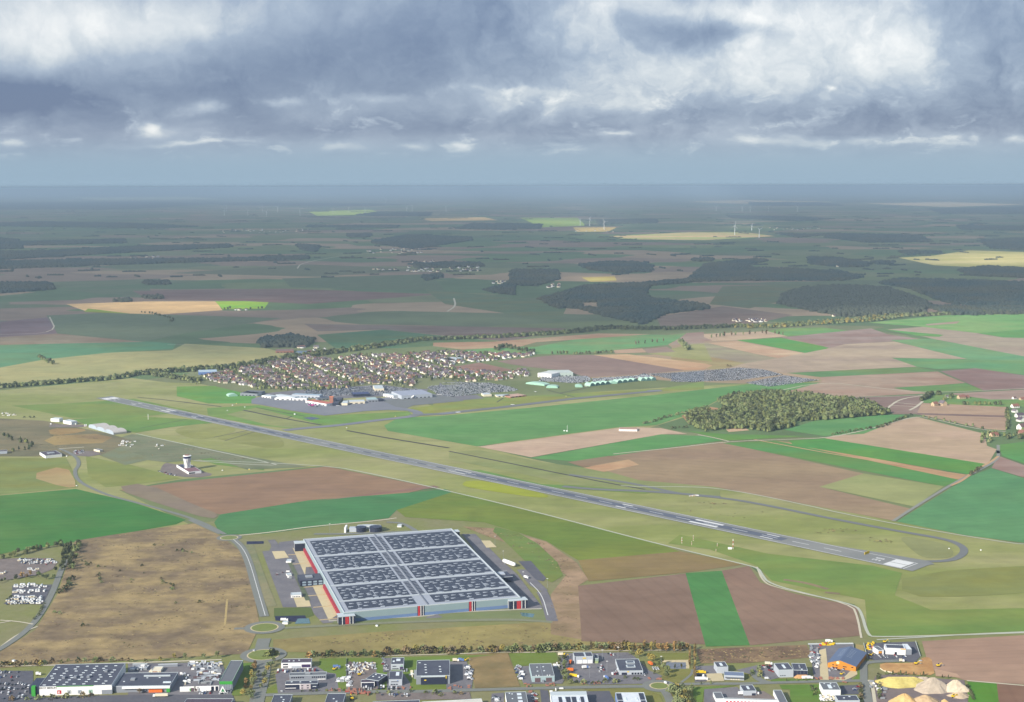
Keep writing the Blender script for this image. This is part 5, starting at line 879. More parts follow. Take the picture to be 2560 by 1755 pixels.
T('m6 -600,1040 -420,950 -250,760 0,690 200,640'.replace('-600,1040 -420,950 ', ''), 14, (5, 8), ['dark','olive'], 'bush', 'dark hedge bush running to the big wood', 4); T('m6 1640,600 1700,560 1780,560', 10, (10, 14), ['dark'], 'round', 'dark tree round the farm garden', 5); T('m6 1900,625 2200,630', 13, (9, 14), ['dark','green'], 'round', 'tree behind the tan field by the right village', 6); T('m6 1780,600 1860,570', 18, (8, 12), ['dark','green'], 'round', 'tree in the farm garden', 6)
T('m6 2050,890 2100,820 2250,860 2380,800', 12, (8, 13), ['green','olive','dark'], 'round', 'garden tree of the village at the right edge', 14); T('m6 2210,660 2215,800', 16, (7, 10), ['dark','green'], 'round', 'street tree at the right-edge village', 4); T('m7 1960,235 2030,190', 9, (5, 7), ['dark'], 'bush', 'dark bush at the track junction', 2); T('m6 0,205 60,260', 10, (12, 18), ['olive'], 'round', 'lone big tree clump among the tan fields', 8); T('m6 320,365 350,372', 9, (5, 8), ['brown'], 'bush', 'bush behind the long car park', 4)
T('f1 1015,608 1060,600', 22, (10, 14), ['dark'], 'round', 'dark tree at the sunlit far farm', 8); T('f1 1130,605 1210,600', 25, (10, 14), ['dark'], 'round', 'dark tree right of the sunlit far farm', 8); T('f1 640,620 690,625 790,650 775,665', 25, (8, 12), ['dark'], 'round', 'dark tree by the far lane', 6); T('O 85,812 125,828', 16, (10, 14), ['dark','green'], 'round', 'small clump on the teal field at the left', 10)
# far avenue of thin trees on the tan field
T('m6 210,178 330,160 460,155 620,150 720,160', 22, (14, 18), ['brown','olive'], 'column', 'bare avenue tree on the tan field', 5); T('m5 1680,150 2010,120', 28, (12, 15), ['brown'], 'column', 'bare tree on the shaded green field', 5)
T('m5 480,200 560,170 700,195 830,225', 14, (13, 19), ['dark'], 'round', 'dark park tree behind the village', 14); T('m5 980,228 1120,225 1180,235 1530,215', 14, (8, 12), ['dark','green'], 'round', 'dark tree on the field edge behind the brown field', 8)
for s_, h_, cols, wd_ in (('O -60,884 100,872 240,862 330,848 450,866', (9,14), ['dark','green','olive'], 14), ('O 330,848 520,836 600,824 660,812 760,800', (10,15), ['dark','green','dark'], 22), ('O 760,800 850,788 950,772 1130,766 1290,756', (10,15), ['dark','olive','green'], 18), ('O 1290,756 1380,745 1500,748 1660,742', (10,15), ['dark'], 22), ('O 1660,742 1750,742 1850,735 1960,728 2030,718', (10,16), ['olive','yellow','olive','green'], 34), ('O 2030,718 2200,712 2400,706', (10,15), ['dark','olive'], 26)):
    T(s_, 3.2, h_, cols, 'round', 'tree of the long valley belt behind the village', wd_*1.5, 1.25)
VIL = G('m4 120,365 200,330 340,300 480,270 620,240 800,200 1000,170 1200,200 1350,180 1480,150 1650,160 1850,150 2100,130 2324,140 m5 250,215 480,225 800,225 830,240 340,300 120,330 120,360 250,380 480,395 780,375 780,425 650,445 500,460 250,475 0,430 m4 2300,380 1950,355 1900,440 1640,400 1480,400 1400,440 1200,430 900,435 640,440 450,400 250,390')
add_trees(scatter(VIL, 23), (6, 12), ['dark','green','dark','green','olive','dark'], 'round', 'garden tree among the village houses', 'village garden trees', 1.1)
T('m4 600,440 1100,450 1400,430', 10, (8, 13), ['dark','green','green'], 'round', 'tree in the green belt between village and terminal', 16); T('m4 1420,380 1480,390', 10, (10, 14), ['orange','yellow'], 'round', 'orange-yellow tree in the village', 8); T('m4 1640,360 1720,370', 10, (9, 12), ['orange','yellow'], 'round', 'golden tree by the school green', 6)
T('m4 2050,370 2060,372', 8, (14, 15), ['dark'], 'round', 'big dark tree alone on the village green'); T('m5 420,395 470,400', 12, (11, 14), ['dark'], 'round', 'pair of dark trees by the village edge', 4)
T('m4 -40,270 100,280 470,250 640,260', 10, (7, 12), ['green','dark','olive'], 'round', 'tree along the village back road', 10); T('m4 0,350 130,400', 10, (6, 9), ['green','olive'], 'round', 'tree left of the village', 12)
GROVE = G('m6 240,600 330,572 600,542 860,562 1040,582 1280,612 1350,650 1430,690 1100,722 800,745 760,780 600,812 450,792 330,790 180,812 60,760 30,700 120,662 240,682 320,650')
add_trees([q for q in scatter(GROVE, 9.5) if random.random() < .84], (8, 16), ['green','dark','green','olive','dark','green'], 'round', 'tree of the big wood beside the runway fields', 'trees of the big wood', 1.0)
TREES.sort(key=lambda t: (t[0]**2+t[1]**2)**.5/t[2])
NT_ = 300
for (x, y, h, wf, sh, col, lab, grp) in TREES[:NT_]:
    nm = {'round': 'broadleaf_tree', 'column': 'slender_tree', 'cone': 'conifer', 'bush': 'bush'}[sh]; k = random.randrange(5)
    e = empty(nm, x, y, 0, random.uniform(0, 6.28), lab, 'bush' if sh == 'bush' else 'tree', grp); s_ = h*wf
    e.scale = (s_, s_, h)
    o = bpy.data.objects.new('crown', crown_mesh(sh, col, k)); C.objects.link(o); o.parent = e
    if sh != 'bush': o = bpy.data.objects.new('trunk', TRUNK); C.objects.link(o); o.parent = e
FT = {sh: [T_(leafy(46 if sh != 'bush' else 30, sh, .11 if sh != 'bush' else .17, 50+i)) for i in range(4)] for sh in SHP}
RT = [T_(blob(80+i, 7)) for i in range(6)]
regs = {}
for t in TREES[NT_:]: regs.setdefault(t[7], []).append(t)
LM = [LEAF[c] for c in LK]
for g_, ts in regs.items():
    it = []
    for (x, y, h, wf, sh, col, lab, grp) in ts:
        if sh == 'round' and math.hypot(x, y) > 2300:
            ph = LK.index(col); it.append((random.choice(RT), x, y, h*.16, random.uniform(0, 6.28), h*wf*.36, h*wf*.36, h*.72, ph))
            it.append((random.choice(FT[sh]), x, y, 0, random.uniform(0, 6.28), h*wf*1.1, h*wf*1.1, h*1.04, ph))
        else: it.append((random.choice(FT[sh]), x, y, 0, random.uniform(0, 6.28), h*wf, h*wf, h, LK.index(col)))
    merge('woodland' if len(ts) > 60 else 'tree_row', it, LM, 'the other trees: '+g_ if False else g_.replace('tree of', 'trees of').replace('bush in', 'bushes in'))
# scrub tufts on the waste land: nobody could count them
for s_, n_, lab in (('O 20,1490 90,1432 135,1352 172,1232 250,1217 440,1192 500,1218 555,1262 577,1380 585,1420 556,1478 0,1505', 2000, 'brown and straw scrub tufts covering the waste land on the left'), ('O 1060,1200 1130,1202 1240,1232 1305,1278 1330,1316 1310,1330 1316,1448 1250,1436 1250,1352 1285,1310 1200,1255', 500, 'straw-coloured scrub on the strip right of the giant warehouse'), ('O 1584,1476 1828,1466 1844,1490 1700,1502 1592,1504', 800, 'dark rusty scrub behind the grey cube and twin halls'), ('O 0,952 100,957 250,987 300,1002 240,1028 140,1034 0,1034', 500, 'dark scrub on the plots at the far left'), ('O 255,1002 300,990 640,1052 560,1062 480,1042 300,1042', 260, 'scrub around the netted yard'), ('O 630,1455 900,1435 1240,1415 1305,1442 1318,1457 1560,1466 900,1478', 500, 'dry tufts on the meadow below the giant warehouse'), ('m7 0,400 330,430 650,500 1400,650 1500,740 1400,740 800,600 0,480', 130, 'dark tufts on the airfield grass')):
    pl = G(s_); xs = [p.x for p in pl]; ys = [p.y for p in pl]; it = []; cl = [(random.uniform(min(xs), max(xs)), random.uniform(min(ys), max(ys))) for _ in range(n_//14)]; tr = 0
    while len(it) < n_ and tr < n_*14:
        tr += 1
        if random.random() < .75: c_ = random.choice(cl); x, y = c_[0]+random.gauss(0, 14), c_[1]+random.gauss(0, 5)
        else: x, y = random.uniform(min(xs), max(xs)), random.uniform(min(ys), max(ys))
        if inpoly(x, y, pl): q = random.uniform(.8, 2.6); it.append((random.choice(FT['bush']), x, y, -.1, random.uniform(0, 6), q*1.5, q*1.0, q*.42, random.choice((0,1,2,2,3,3,3))))
    merge('scrub', it, [LEAF['dark'], mat('scrub_olive', (128,120,84), var=.2), mat('scrub_straw', (190,168,116), var=.2), mat('scrub_brown', (128,102,84), var=.2)], lab)
# distant woods
FRST = [('f2 310,405 420,392 560,393 640,410 620,435 480,440 350,425', 'dark oval wood on the plain behind the village'), ('f2 130,560 200,540 340,500 600,490 800,470 880,402 1000,390 1100,378 1165,385 1060,405 1100,420 1300,425 1500,440 1590,460 1500,475 1060,475 850,480 620,500 600,545 640,560 890,590 880,605 700,625 600,672 430,640 300,602 200,600', 'large sprawling dark wood in the middle distance'),
 ('f2 1230,540 1330,510 1500,500 1700,510 1850,560 1900,590 1850,622 1500,640 1350,610 1210,580', 'dark wooded hill behind the valley belt'), ('f2 1670,490 1750,470 2000,475 2400,490 2400,595 2000,582 1930,560 1800,510', 'long dark wood at the right edge'), ('f2 1880,595 2400,600 2400,625 2000,632', 'wood strip below the long dark wood'), ('f2 2025,430 2150,412 2400,425 2400,465 2100,455', 'dark wood before the sunlit field on the right'),
 ('f2 1430,262 1850,270 1900,300 1600,302 1430,280', 'thin far wood right of the turbines'), ('f2 2130,292 2400,280 2400,340 2180,330', 'far wood at the right edge'), ('f2 2020,225 2400,230 2400,250 2050,245', 'hazy far wood at the right edge'), ('f2 820,378 915,375 900,388 830,388', 'tiny dark copse'), ('f2 0,430 200,430 215,470 100,500 0,495', 'dark wood above the farm'), ('f2 -60,215 130,220 120,240 -60,240', 'thin dark far wood'), ('f2 390,200 640,195 660,212 400,222', 'thin dark wood behind the lit hamlet'),
 ('f2 1900,150 2400,138 2400,172 1960,172', 'hazy dark wood under the horizon at right'), ('f2 1080,120 1400,120 1500,135 1100,136', 'dark wood under the horizon turbines'), ('f2 1640,390 1730,390 1720,402 1650,402', 'small copse before the lit fields'), ('f2 1340,370 1450,372 1620,395 1610,412 1500,415 1360,402', 'trees round the far village'), ('f2 1760,342 1940,345 1930,355 1780,354', 'thin dark copse'), ('f2 980,180 1300,185 1460,195 1300,205 1000,192', 'thin far wood'), ('f2 1200,262 1420,268 1300,280', 'thin far wood left of the fields'),
 ('f1 -60,488 220,488 250,515 -60,537', 'dark wood at the left edge'), ('f1 -60,392 400,382 1000,377 1400,366 1400,378 700,398 300,412 -60,424', 'long dark wood strip on the left plain'), ('f1 -60,345 200,342 600,322 1040,312 1040,325 600,347 220,368 -60,385', 'second long wood strip on the left plain'), ('f1 80,300 560,287 560,305 100,316', 'thin dark wood strip at the left'), ('f1 1690,297 1850,268 2140,280 2140,292 1880,332 1700,308', 'dark wood below the turbines'), ('f1 1350,312 1450,318 1430,345 1370,335', 'small dark wood'),
 ('f1 655,480 765,480 770,493 660,493', 'small dark copse on the left plain'), ('f1 -60,122 600,118 1000,125 600,150 -60,152', 'dark forest under the left horizon'), ('f1 1020,122 1500,124 1900,130 1500,138 1000,132', 'dark forest belt behind the turbines'), ('f1 1620,176 1720,163 1950,165 1940,183 1700,183', 'thin dark wood under the turbines'), ('f1 2070,240 2150,215 2330,222 2330,245', 'thin dark wood in the centre distance'), ('f1 -60,215 200,208 600,215 900,230 700,237 -60,228', 'thin wood strip on the far left plain'), ('f1 1400,225 1810,225 1800,235 1400,232', 'thin wood strip in the centre distance'), ('f1 1580,262 1680,262 1670,278 1590,280', 'small wood above the dark wood'),
 ('f1 1920,455 2000,445 2005,462 1930,475', 'copse by the far village'), ('f1 2200,520 2280,500 2330,470 2330,540 2240,530', 'wood left of the sprawling wood'), ('f1 1180,745 1320,725 1420,750 1400,775 1280,778 1190,780', 'trees round the shaded hamlet'), ('f1 1870,400 2180,395 2190,412 1900,420', 'trees round the scattered far village'), ('f1 510,570 590,562 590,572', 'small copse on the lit field'), ('f1 660,548 740,548 740,558 670,558', 'small copse above the lit field'), ('f1 -60,278 80,290 90,330 -60,335', 'wood at the far left edge')]
CLR = G('f2 300,575 395,573 402,606 330,602')
FOR = mat('far_forest', (58,76,72), c2=(74,86,70), var=.2, scale=.02)
for i, (s_, lab) in enumerate(FRST):
    pl = G(s_); yc = sum(p.y for p in pl)/len(pl); r = max(9, min(60, yc*.0015)); it = []
    for x, y in scatter(pl, r*1.3):
        if random.random() < .06: continue
        x += random.gauss(0, r*.5); y += random.gauss(0, r*1.4)
        if i == 1 and inpoly(x, y, CLR): continue
        q = r*random.uniform(.8, 1.25); it.append((random.choice(RT), x, y, 0, random.uniform(0, 6.28), q, q, random.uniform(10, 19), 0))
    if it: merge('distant_wood', it, [FOR if i != 2 else mat('far_forest_hill', (84,90,72), c2=(76,80,66), var=.2, scale=.05)], lab)
# scattered far hedgerows and copses give the plain its grain
it = []
for _ in range(620):
    y = 9000+abs(random.gauss(0, 1))**1.3*14000; x = random.uniform(-.42, .42)*y
    if y > 80000: continue
    n_ = random.randrange(4, 16); a = random.choice((.35, 1.92, .1)) + random.gauss(0, .12); r = max(6, y*.0009); st = r*1.2
    for j in range(n_):
        xx, yy = x+math.cos(a)*j*st, y+math.sin(a)*j*st; it.append((random.choice(RT), xx, yy, 0, random.uniform(0, 6), r*random.uniform(.6,1.2), r*random.uniform(.6,1.2), random.uniform(7, 13), 0))
merge('far_hedgerows', it, [FOR], 'faint dark hedgerows scattered across the distant plain')
# ---------------------------------------------------------------- houses
def house_mb(seed, parts=None):
    rg = random.Random(seed); L, Wd, he = rg.uniform(9, 14), rg.uniform(7.5, 9), rg.uniform(3, 4.6); hr = he+Wd*.42
    a = MB(); a.box(-L/2, L/2, -Wd/2, Wd/2, -.5, he)
    for x in (-L/2, L/2): a.quad((x,-Wd/2,he),(x,Wd/2,he),(x,0,hr))
    b = MB(); o = .5
    for sg in (-1, 1): b.quad((-L/2-o,sg*(Wd/2+o),he-.4),(L/2+o,sg*(Wd/2+o),he-.4),(L/2+o,0,hr+.1),(-L/2-o,0,hr+.1))
    b.box(L*.2, L*.2+.8, -.4, .4, hr-.6, hr+1.0)
    w_ = MB()
    for x in (-.3, .0, .3):
        for sg in (-1, 1): w_.box(x*L-.6, x*L+.6, sg*Wd/2-.05, sg*Wd/2+.05, 1, 2.3)
    w_.box(-L/2-.05, -L/2+.05, -.6, .6, 1, 2.3); return a, b, w_
WL = [mat('house_cream', (246,234,206), k=1.25, var=.03), mat('house_white', (244,242,234), k=1.25, var=.03), mat('house_tan', (220,196,160), var=.04)]
RF = [mat('roof_brown', (122,98,94), var=.1, scale=.4), mat('roof_dark', (98,86,96), var=.08, scale=.4), mat('roof_red', (150,104,88), var=.08, scale=.4), mat('roof_grey_tile', (126,116,120), var=.08, scale=.4)]
HP = []
for i in range(6):
    a, b, w_ = house_mb(300+i); HP.append((a, b, w_))
def hmesh(i, wm, rm, cache={}):
    k = (i, wm, rm)
    if k not in cache:
        a, b, w_ = HP[i]; o = [a.build('wall', WL[wm]), b.build('roof', RF[rm]), w_.build('window', GLS)]; cache[k] = [q.data for q in o]
        for q in o: bpy.data.objects.remove(q)
    return cache[k]
HS = [(x, y, 'cream and brown-roofed house in the dense village behind the airport') for x, y in scatter(VIL, 18.5, jit=.28, ang=.5)]
NOH = [G('m4 1900,355 2324,345 2324,400 1950,440'), G('m4 1640,395 1850,390 1880,430 1660,440'), G('m5 120,310 600,300 600,400 130,370'), G('m4 1400,230 1560,245 1560,265 1400,262')]
HS = [h for h in HS if not any(inpoly(h[0], h[1], q) for q in NOH) and math.sin(h[0]*.045+h[1]*.02) > -.72 and random.random() < .92]
for s_, n_, lab in (('f1 1250,790 1400,770 1500,795 1420,800', 10, 'house of the shaded hamlet behind the village'), ('f1 1620,338 1900,325 1960,350 1700,358', 24, 'pale house in the far scattered village'), ('f1 1680,425 1860,415 2180,410 2180,432 1900,438', 46, 'white house in the far village on the dark plain'), ('f1 1860,395 1980,380 1960,402', 10, 'white house above the far village'), ('f1 580,375 720,362 715,385 600,388', 22, 'white house in the far left village'), ('f1 2230,480 2310,478 2310,490 2240,490', 9, 'white house by the dark far wood'),
                ('f2 130,500 220,492 240,505 150,512', 8, 'white farm building by the dark wood'), ('f2 1380,380 1520,385 1600,405 1480,415', 30, 'pale house in the village beyond the woods'), ('f2 990,650 1150,650 1160,665 1000,662', 26, 'white house in the hamlet behind the yellow belt'), ('f2 1450,622 1530,615 1530,632 1460,640', 14, 'white house in the hamlet by the wooded hill'), ('f2 270,240 430,240 460,255 280,258', 9, 'white house of the sunlit far hamlet'), ('f2 1150,235 1400,238 1400,245 1160,245', 16, 'tiny white house far off'), ('f1 1000,245 1400,240 1400,256 1000,258', 30, 'tiny white house on the far plain'),
                ('m5 650,255 1000,225 1000,235 700,262'.replace('1000,225 1000,235', '820,228 820,240'), 14, 'house of the terrace at the far end of the village'), ('f1 1060,602 1130,605 1130,610 1060,610', 5, 'farm building on the far sunlit field'), ('f1 420,96 560,96 560,102 420,102', 12, 'white shed near the left horizon')):
    pl = G(s_); xs = [p.x for p in pl]; ys = [p.y for p in pl]; c_ = 0; tr = 0
    while c_ < n_ and tr < 4000:
        tr += 1; x, y = random.uniform(min(xs), max(xs)), random.uniform(min(ys), max(ys))
        if inpoly(x, y, pl): HS.append((x, y, lab)); c_ += 1
RV = []
for s_, lab, wm, rm, ix, sc_h in (('r1 2155,440', 'white gabled house at the right edge with an orange side roof', 1, 2, 0, 1.6), ('r1 2150,530', 'white boxy house below the orange-roofed one at the right edge', 1, 3, 1, 1.2), ('r1 2240,620', 'white-gabled house with a purple-brown roof at the right edge', 1, 1, 2, 1.5), ('r1 2260,700', 'long white house at the right edge', 1, 1, 3, 1.7), ('r1 2280,850', 'large white-walled house partly hidden by trees at the right edge', 1, 0, 4, 1.9), ('r1 2290,960', 'reddish-roofed house among the trees at the right edge', 2, 2, 5, 1.7), ('r1 1760,980', 'tan-roofed cottage in the walled garden', 2, 2, 0, 1.5),
                              ('r1 880,250', 'small white cottage in the farm garden', 1, 3, 1, .9), ('r1 1150,275', 'tan-roofed farmhouse, larger of the two in the garden', 2, 2, 2, 1.5), ('r1 1250,265', 'tan-roofed farmhouse, smaller of the two in the garden', 2, 2, 3, 1.2), ('r1 650,410', 'tan barn at the left end of the farm', 2, 2, 4, 1.5), ('r1 800,400', 'grey-roofed barn in the farm yard', 2, 3, 5, 1.8), ('r1 2140,280', 'white shed in the upper right garden', 1, 0, 1, .9), ('r1 2290,300', 'tan gabled house at the upper right edge', 2, 2, 0, 1.2)):
    p = G(s_)[0]; RV.append((p.x, p.y, lab, wm, rm, ix, sc_h))
HS.sort(key=lambda h: math.hypot(h[0], h[1]))
def put_house(x, y, lab, wm, rm, ix, sc_h, rz, grp=None):
    e = empty('house', x, y, 0, rz, lab, 'house', grp); e.scale = (sc_h,)*3
    for nm, me in zip(('wall', 'roof', 'window'), hmesh(ix, wm, rm)): o = bpy.data.objects.new(nm, me); C.objects.link(o); o.parent = e
for r in RV: put_house(*r[:2], r[2], *r[3:7], random.choice((.3, .45, -1.2)))
NH = 280; rest = []
def hrot(): return random.choice((.55, -1.0, -1.0, .55, .2, -1.4))+random.gauss(0, .12)
for h in HS[:NH]: put_house(h[0], h[1], h[2], random.choice((0,0,1,1,2)), random.choice((0,0,1,1,3,3,0,2)), random.randrange(6), random.uniform(1.05, 1.35), hrot(), h[2])
HT_ = []
for a, b, w_ in HP:
    m_ = MB(); m_.v = a.v+b.v; m_.f = a.f+[tuple(i+len(a.v) for i in f) for f in b.f]; m_.m = [0]*len(a.f)+[1]*len(b.f); HT_.append(T_(m_))
by = {}
for h in HS[NH:]: by.setdefault(h[2], []).append(h)
for lab, hs in by.items():
    for rm in range(4):
        its = [(HT_[random.randrange(6)], h[0], h[1], 0, hrot(), s_, s_, s_, 0) for i, h in enumerate(hs) if (0,1,3,0,1,3,0,2)[i % 8] == rm for s_ in (random.uniform(1.05, 1.4)*(1.3 if h[1] > 7000 else 1),)]
        merge('distant_houses', its, [WL[rm % 2], RF[rm]], lab.replace('house', 'houses')+', '+['brown', 'dark', 'red', 'grey'][rm]+' roofs')
ch = empty('church', *G('m4 1800,250')[0], 0, .2, 'church with a pointed spire standing above the village roofs', 'church'); MB().box(-14, 6, -5, 5, -.5, 8).build('nave', WL[2], ch); o = MB(); o.quad((-14.5,-5.5,7.8),(6,-5.5,7.8),(6,0,13),(-14.5,0,13)).quad((-14.5,5.5,7.8),(-14.5,0,13),(6,0,13),(6,5.5,7.8)); o.build('roof', RF[2], ch); MB().box(6, 12, -3, 3, -.5, 16).build('bell_tower', WL[2], ch); MB().lathe([(3.6, 16), (.1, 30)], 6, 9, 0).build('spire', RF[3], ch)
# ---------------------------------------------------------------- vehicles
GLC = mat('car_glass', (40,44,56), rough=.2, spec=.6, k=.5)
CPT = [mat('car_white', (236,238,240), rough=.35, k=1.2, var=.01), mat('car_silver', (186,192,200), rough=.3, metal=.2, var=.01), mat('car_grey', (112,118,130), rough=.3, var=.01), mat('car_black', (44,46,56), rough=.25, k=.7, var=.01), mat('car_blue', (60,84,140), rough=.3, var=.01), mat('car_red', (180,44,46), rough=.3, var=.01)]
CNM = ['white', 'silver', 'grey', 'black', 'blue', 'red']
def car_mb():
    b = MB(); b.box(-2.15, 2.15, -.88, .88, .3, .85); b.prism([(-1.75,-.8),(1.1,-.8),(1.1,.8),(-1.75,.8)], .85, .86)
    x0, x1, X0, X1 = -1.9, 1.15, -1.4, .55; n = len(b.v)
    b.v += [(x0,-.8,.85),(x1,-.8,.85),(x1,.8,.85),(x0,.8,.85),(X0,-.66,1.42),(X1,-.66,1.42),(X1,.66,1.42),(X0,.66,1.42)]
    b.f.append((n+4,n+5,n+6,n+7)); b.m.append(0)
    for q in ((0,1,5,4),(1,2,6,5),(2,3,7,6),(3,0,4,7)): b.f.append(tuple(n+i for i in q)); b.m.append(1)
    b.k = 1
    for x in (-1.35, 1.35): b.box(x-.33, x+.33, -.9, .9, 0, .62)
    return b
def van_mb():
    b = MB(); b.box(-2.7, 1.5, -1, 1, .35, 2.3); b.box(1.5, 2.6, -.95, .95, .35, 1.2); b.k = 1; b.quad((1.5,-.9,2.2),(1.5,.9,2.2),(2.35,.9,1.2),(2.35,-.9,1.2)); b.k = 0
    b.k = 1
    for x in (-1.7, 1.7): b.box(x-.38, x+.38, -1.02, 1.02, 0, .75)
    return b
CARM = []
for i in range(6): o = car_mb().build('car', [CPT[i], GLC]); CARM.append(o.data); bpy.data.objects.remove(o)
o = van_mb().build('van', [CPT[0], GLC]); VANM = o.data; bpy.data.objects.remove(o)
CARS = []
def rows(s, ang, rowp, sp, fill, label, cols=(0,0,0,1,1,2,2,3,3,3,4,5)):
    pl = G(s); cx = sum(p.x for p in pl)/len(pl); cy = sum(p.y for p in pl)/len(pl); R = max(math.hypot(p.x-cx, p.y-cy) for p in pl); ca, sa = math.cos(ang), math.sin(ang)
    nr = int(R/rowp)+1; nc = int(R/sp)+1
    for i in range(-nr, nr+1):
        for half in (-2.5, 2.5):
            for j in range(-nc, nc+1):
                if random.random() > fill: continue
                a, b = j*sp, i*rowp+half; x, y = cx+a*ca-b*sa, cy+a*sa+b*ca
                if inpoly(x, y, pl): CARS.append((x, y, ang+math.pi/2*(1 if random.random() < .5 else -1)+random.gauss(0, .02), random.choice(cols), label))
rows('b1 0,1010 430,1010 460,1200 0,1210', .1, 17, 3.2, .22, 'in the store car park at the left edge'); rows('b1 0,1230 480,1200 600,1440 0,1440', .1, 15, 3, .4, 'in the front part of the store car park'); rows('b1 0,1450 250,1450 1500,1470 1500,1530 0,1530', .05, 14, 4, .25, 'along the strip in front of the store')
rows('b2 1290,1390 1520,1370 1520,1420 1290,1430', .05, 9, 3, .7, 'before the garden centre wall'); rows('b2 1650,1370 1890,1360 1890,1410 1650,1420', .05, 7, 3, .9, 'under the white triangle sign')
for s_, ang, f_, lab in (('b3 370,560 600,560 600,600 380,600', .05, .7, 'below the white office'), ('b3 660,550 1130,540 1130,570 660,580', .05, .5, 'behind the long pale-grey office'), ('b3 1490,700 1580,700 1580,780 1480,780', 1.6, 1, 'parked in the row at the right of the dark office yard'), ('b3 1640,670 1730,670 1730,860 1640,860', 1.5, 1, 'at the edge of the stone yard'), ('b3 1850,870 2324,860 2324,900 1860,910', .05, .6, 'in front of the small dark office'),
                         ('b4 110,340 160,340 210,590 140,590', 1.5, .6, 'left of the upper cube office'), ('b4 230,870 420,865 420,900 230,905', .05, .8, 'in front of the lower cube office'), ('b4 1620,470 1740,470 1750,740 1640,740', 1.5, .9, 'in the row right of the dark showroom'), ('b4 470,540 560,540 560,590 470,590', .05, .8, 'beside the upper cube office'), ('b4 60,1000 700,980 700,1030 60,1050', .05, .3, 'on the gravel strip below the cube offices'), ('b4 2120,1020 2220,1020 2240,1130 2130,1130', 1.4, .9, 'left of the grey-roofed domed unit'),
                         ('b5 330,480 430,470 510,720 420,730', 1.4, .9, 'left of the grey hangar'), ('b5 650,980 720,975 770,1130 700,1130', 1.2, .6, 'right of the unit with white domes'), ('b5 1790,480 1950,470 2000,560 1850,600', .1, .5, 'in the yard right of the truck garage'), ('b5 2030,250 2140,250 2140,290 2030,290', .1, .8, 'behind the low office complex'), ('b6 0,560 60,560 60,640 -100,640', .1, .7, 'at the corner of the low office complex'), ('b6 460,620 560,620 560,650 460,650', .1, .9, 'at the front corner of the low office complex'),
                         ('b7 400,540 600,540 640,650 540,650', .6, .6, 'left of the twin halls'), ('b7 1180,330 1380,340 1330,540 1230,540', .1, .6, 'in the machinery yard left of the ochre hall'), ('b7 1500,560 1840,560 1840,640 1500,640', .1, .4, 'in front of the ochre hall'), ('b7 1900,870 1980,870 1990,1000 1920,1000', 1.4, .5, 'right of the white block'), ('b7 1340,1050 1600,1040 1600,1120 1350,1120', .1, .8, 'in the yard below the white block'), ('b8 -60,380 420,380 420,420 -60,420', .1, .4, 'in front of the machinery showroom'), ('b7 2100,220 2160,220 2210,450 2160,450', 1.5, .5, 'left of the machinery showroom'),
                         ('m3 170,340 500,350 490,395 170,390', .1, .35, 'among the caravans of the upper site'), ('m3 60,690 370,690 360,740 60,745', .1, .5, 'in the lower caravan yard'), ('t1 220,830 860,980 880,1040 220,880', -.35, .35, 'beside the control tower offices'), ('m2 650,515 740,515 740,545 650,545', .1, .5, 'by the netted yard'), ('b6 660,510 780,510 780,550 660,550', .1, 1, 'on the lot left of the basin')):
    rows(s_, ang, 8, 2.9, f_, lab, (0,0,0,0,1,2,3,4,5) if f_ < .95 else (0,0,0))
for s_, lab in (('b6 895,795', 'driving onto the small roundabout'), ('b2 2290,640', 'on the avenue roundabout'), ('b3 470,945', 'alone below the dark office'), ('b8 655,475', 'on the grey turning head by the sand'), ('b7 1300,580', 'left of the concrete drive'), ('b7 500,765', 'on the verge left of the twin halls')):
    p = G(s_)[0]; CARS.append((p.x, p.y, random.uniform(0, 3), 0, lab))
for s_, ang in (('m4 2010,430 2060,415 2324,400 m5 0,485 180,480 440,485 620,520 690,545 640,560 380,575 130,605 0,570 m4 2250,510 2120,490', .12), ('m5 870,470 900,430 1290,425 1320,440 1330,460 1290,480 1150,485 1000,475', .12), ('m5 1340,445 1740,420 1800,400 1900,440 1760,445 1500,460 1340,480', .12), ('m5 1820,405 2324,385 2324,470 2220,478 2000,445 1900,425', -.1), ('m6 -60,415 0,410 400,378 560,390 700,425 560,440 400,462 0,475 -60,470', -.1), ('m6 440,480 700,430 940,462 600,506', -.1), ('m4 1000,448 1400,425 1400,490 1200,500 1000,490', .1), ('m4 1400,430 1640,412 1900,445 1980,450 1700,495 1400,490', .12)):
    rows(s_, ang, 12, 2.9, .93, 'in the packed airport car parks', (0,0,0,0,0,0,1,3,3,3,3,4))
CARS.sort(key=lambda c: math.hypot(c[0], c[1])); NC = 300
for (x, y, a, c, lab) in CARS[:NC]:
    van = c == 0 and random.random() < .25
    o = bpy.data.objects.new('parked_van' if van else 'parked_car', VANM if van else CARM[c]); C.objects.link(o); o.location = (x, y, .56); o.rotation_euler = (0, 0, a)
    l = '%s %s %s' % (CNM[c], 'van' if van else 'car', lab); tag(o, l, 'van' if van else 'car', l)
CT = T_(car_mb()); CT['m'] = CT['m']*6
its = []
for (x, y, a, c, lab) in CARS[NC:]:
    t = dict(CT); t['m'] = np.where(CT['m'] > 0, 6, c); its.append((t, x, y, .56, a, 1, 1, 1, 0))
merge('parked_cars', its, CPT+[GLC], 'hundreds of cars packed into the airport car parks')
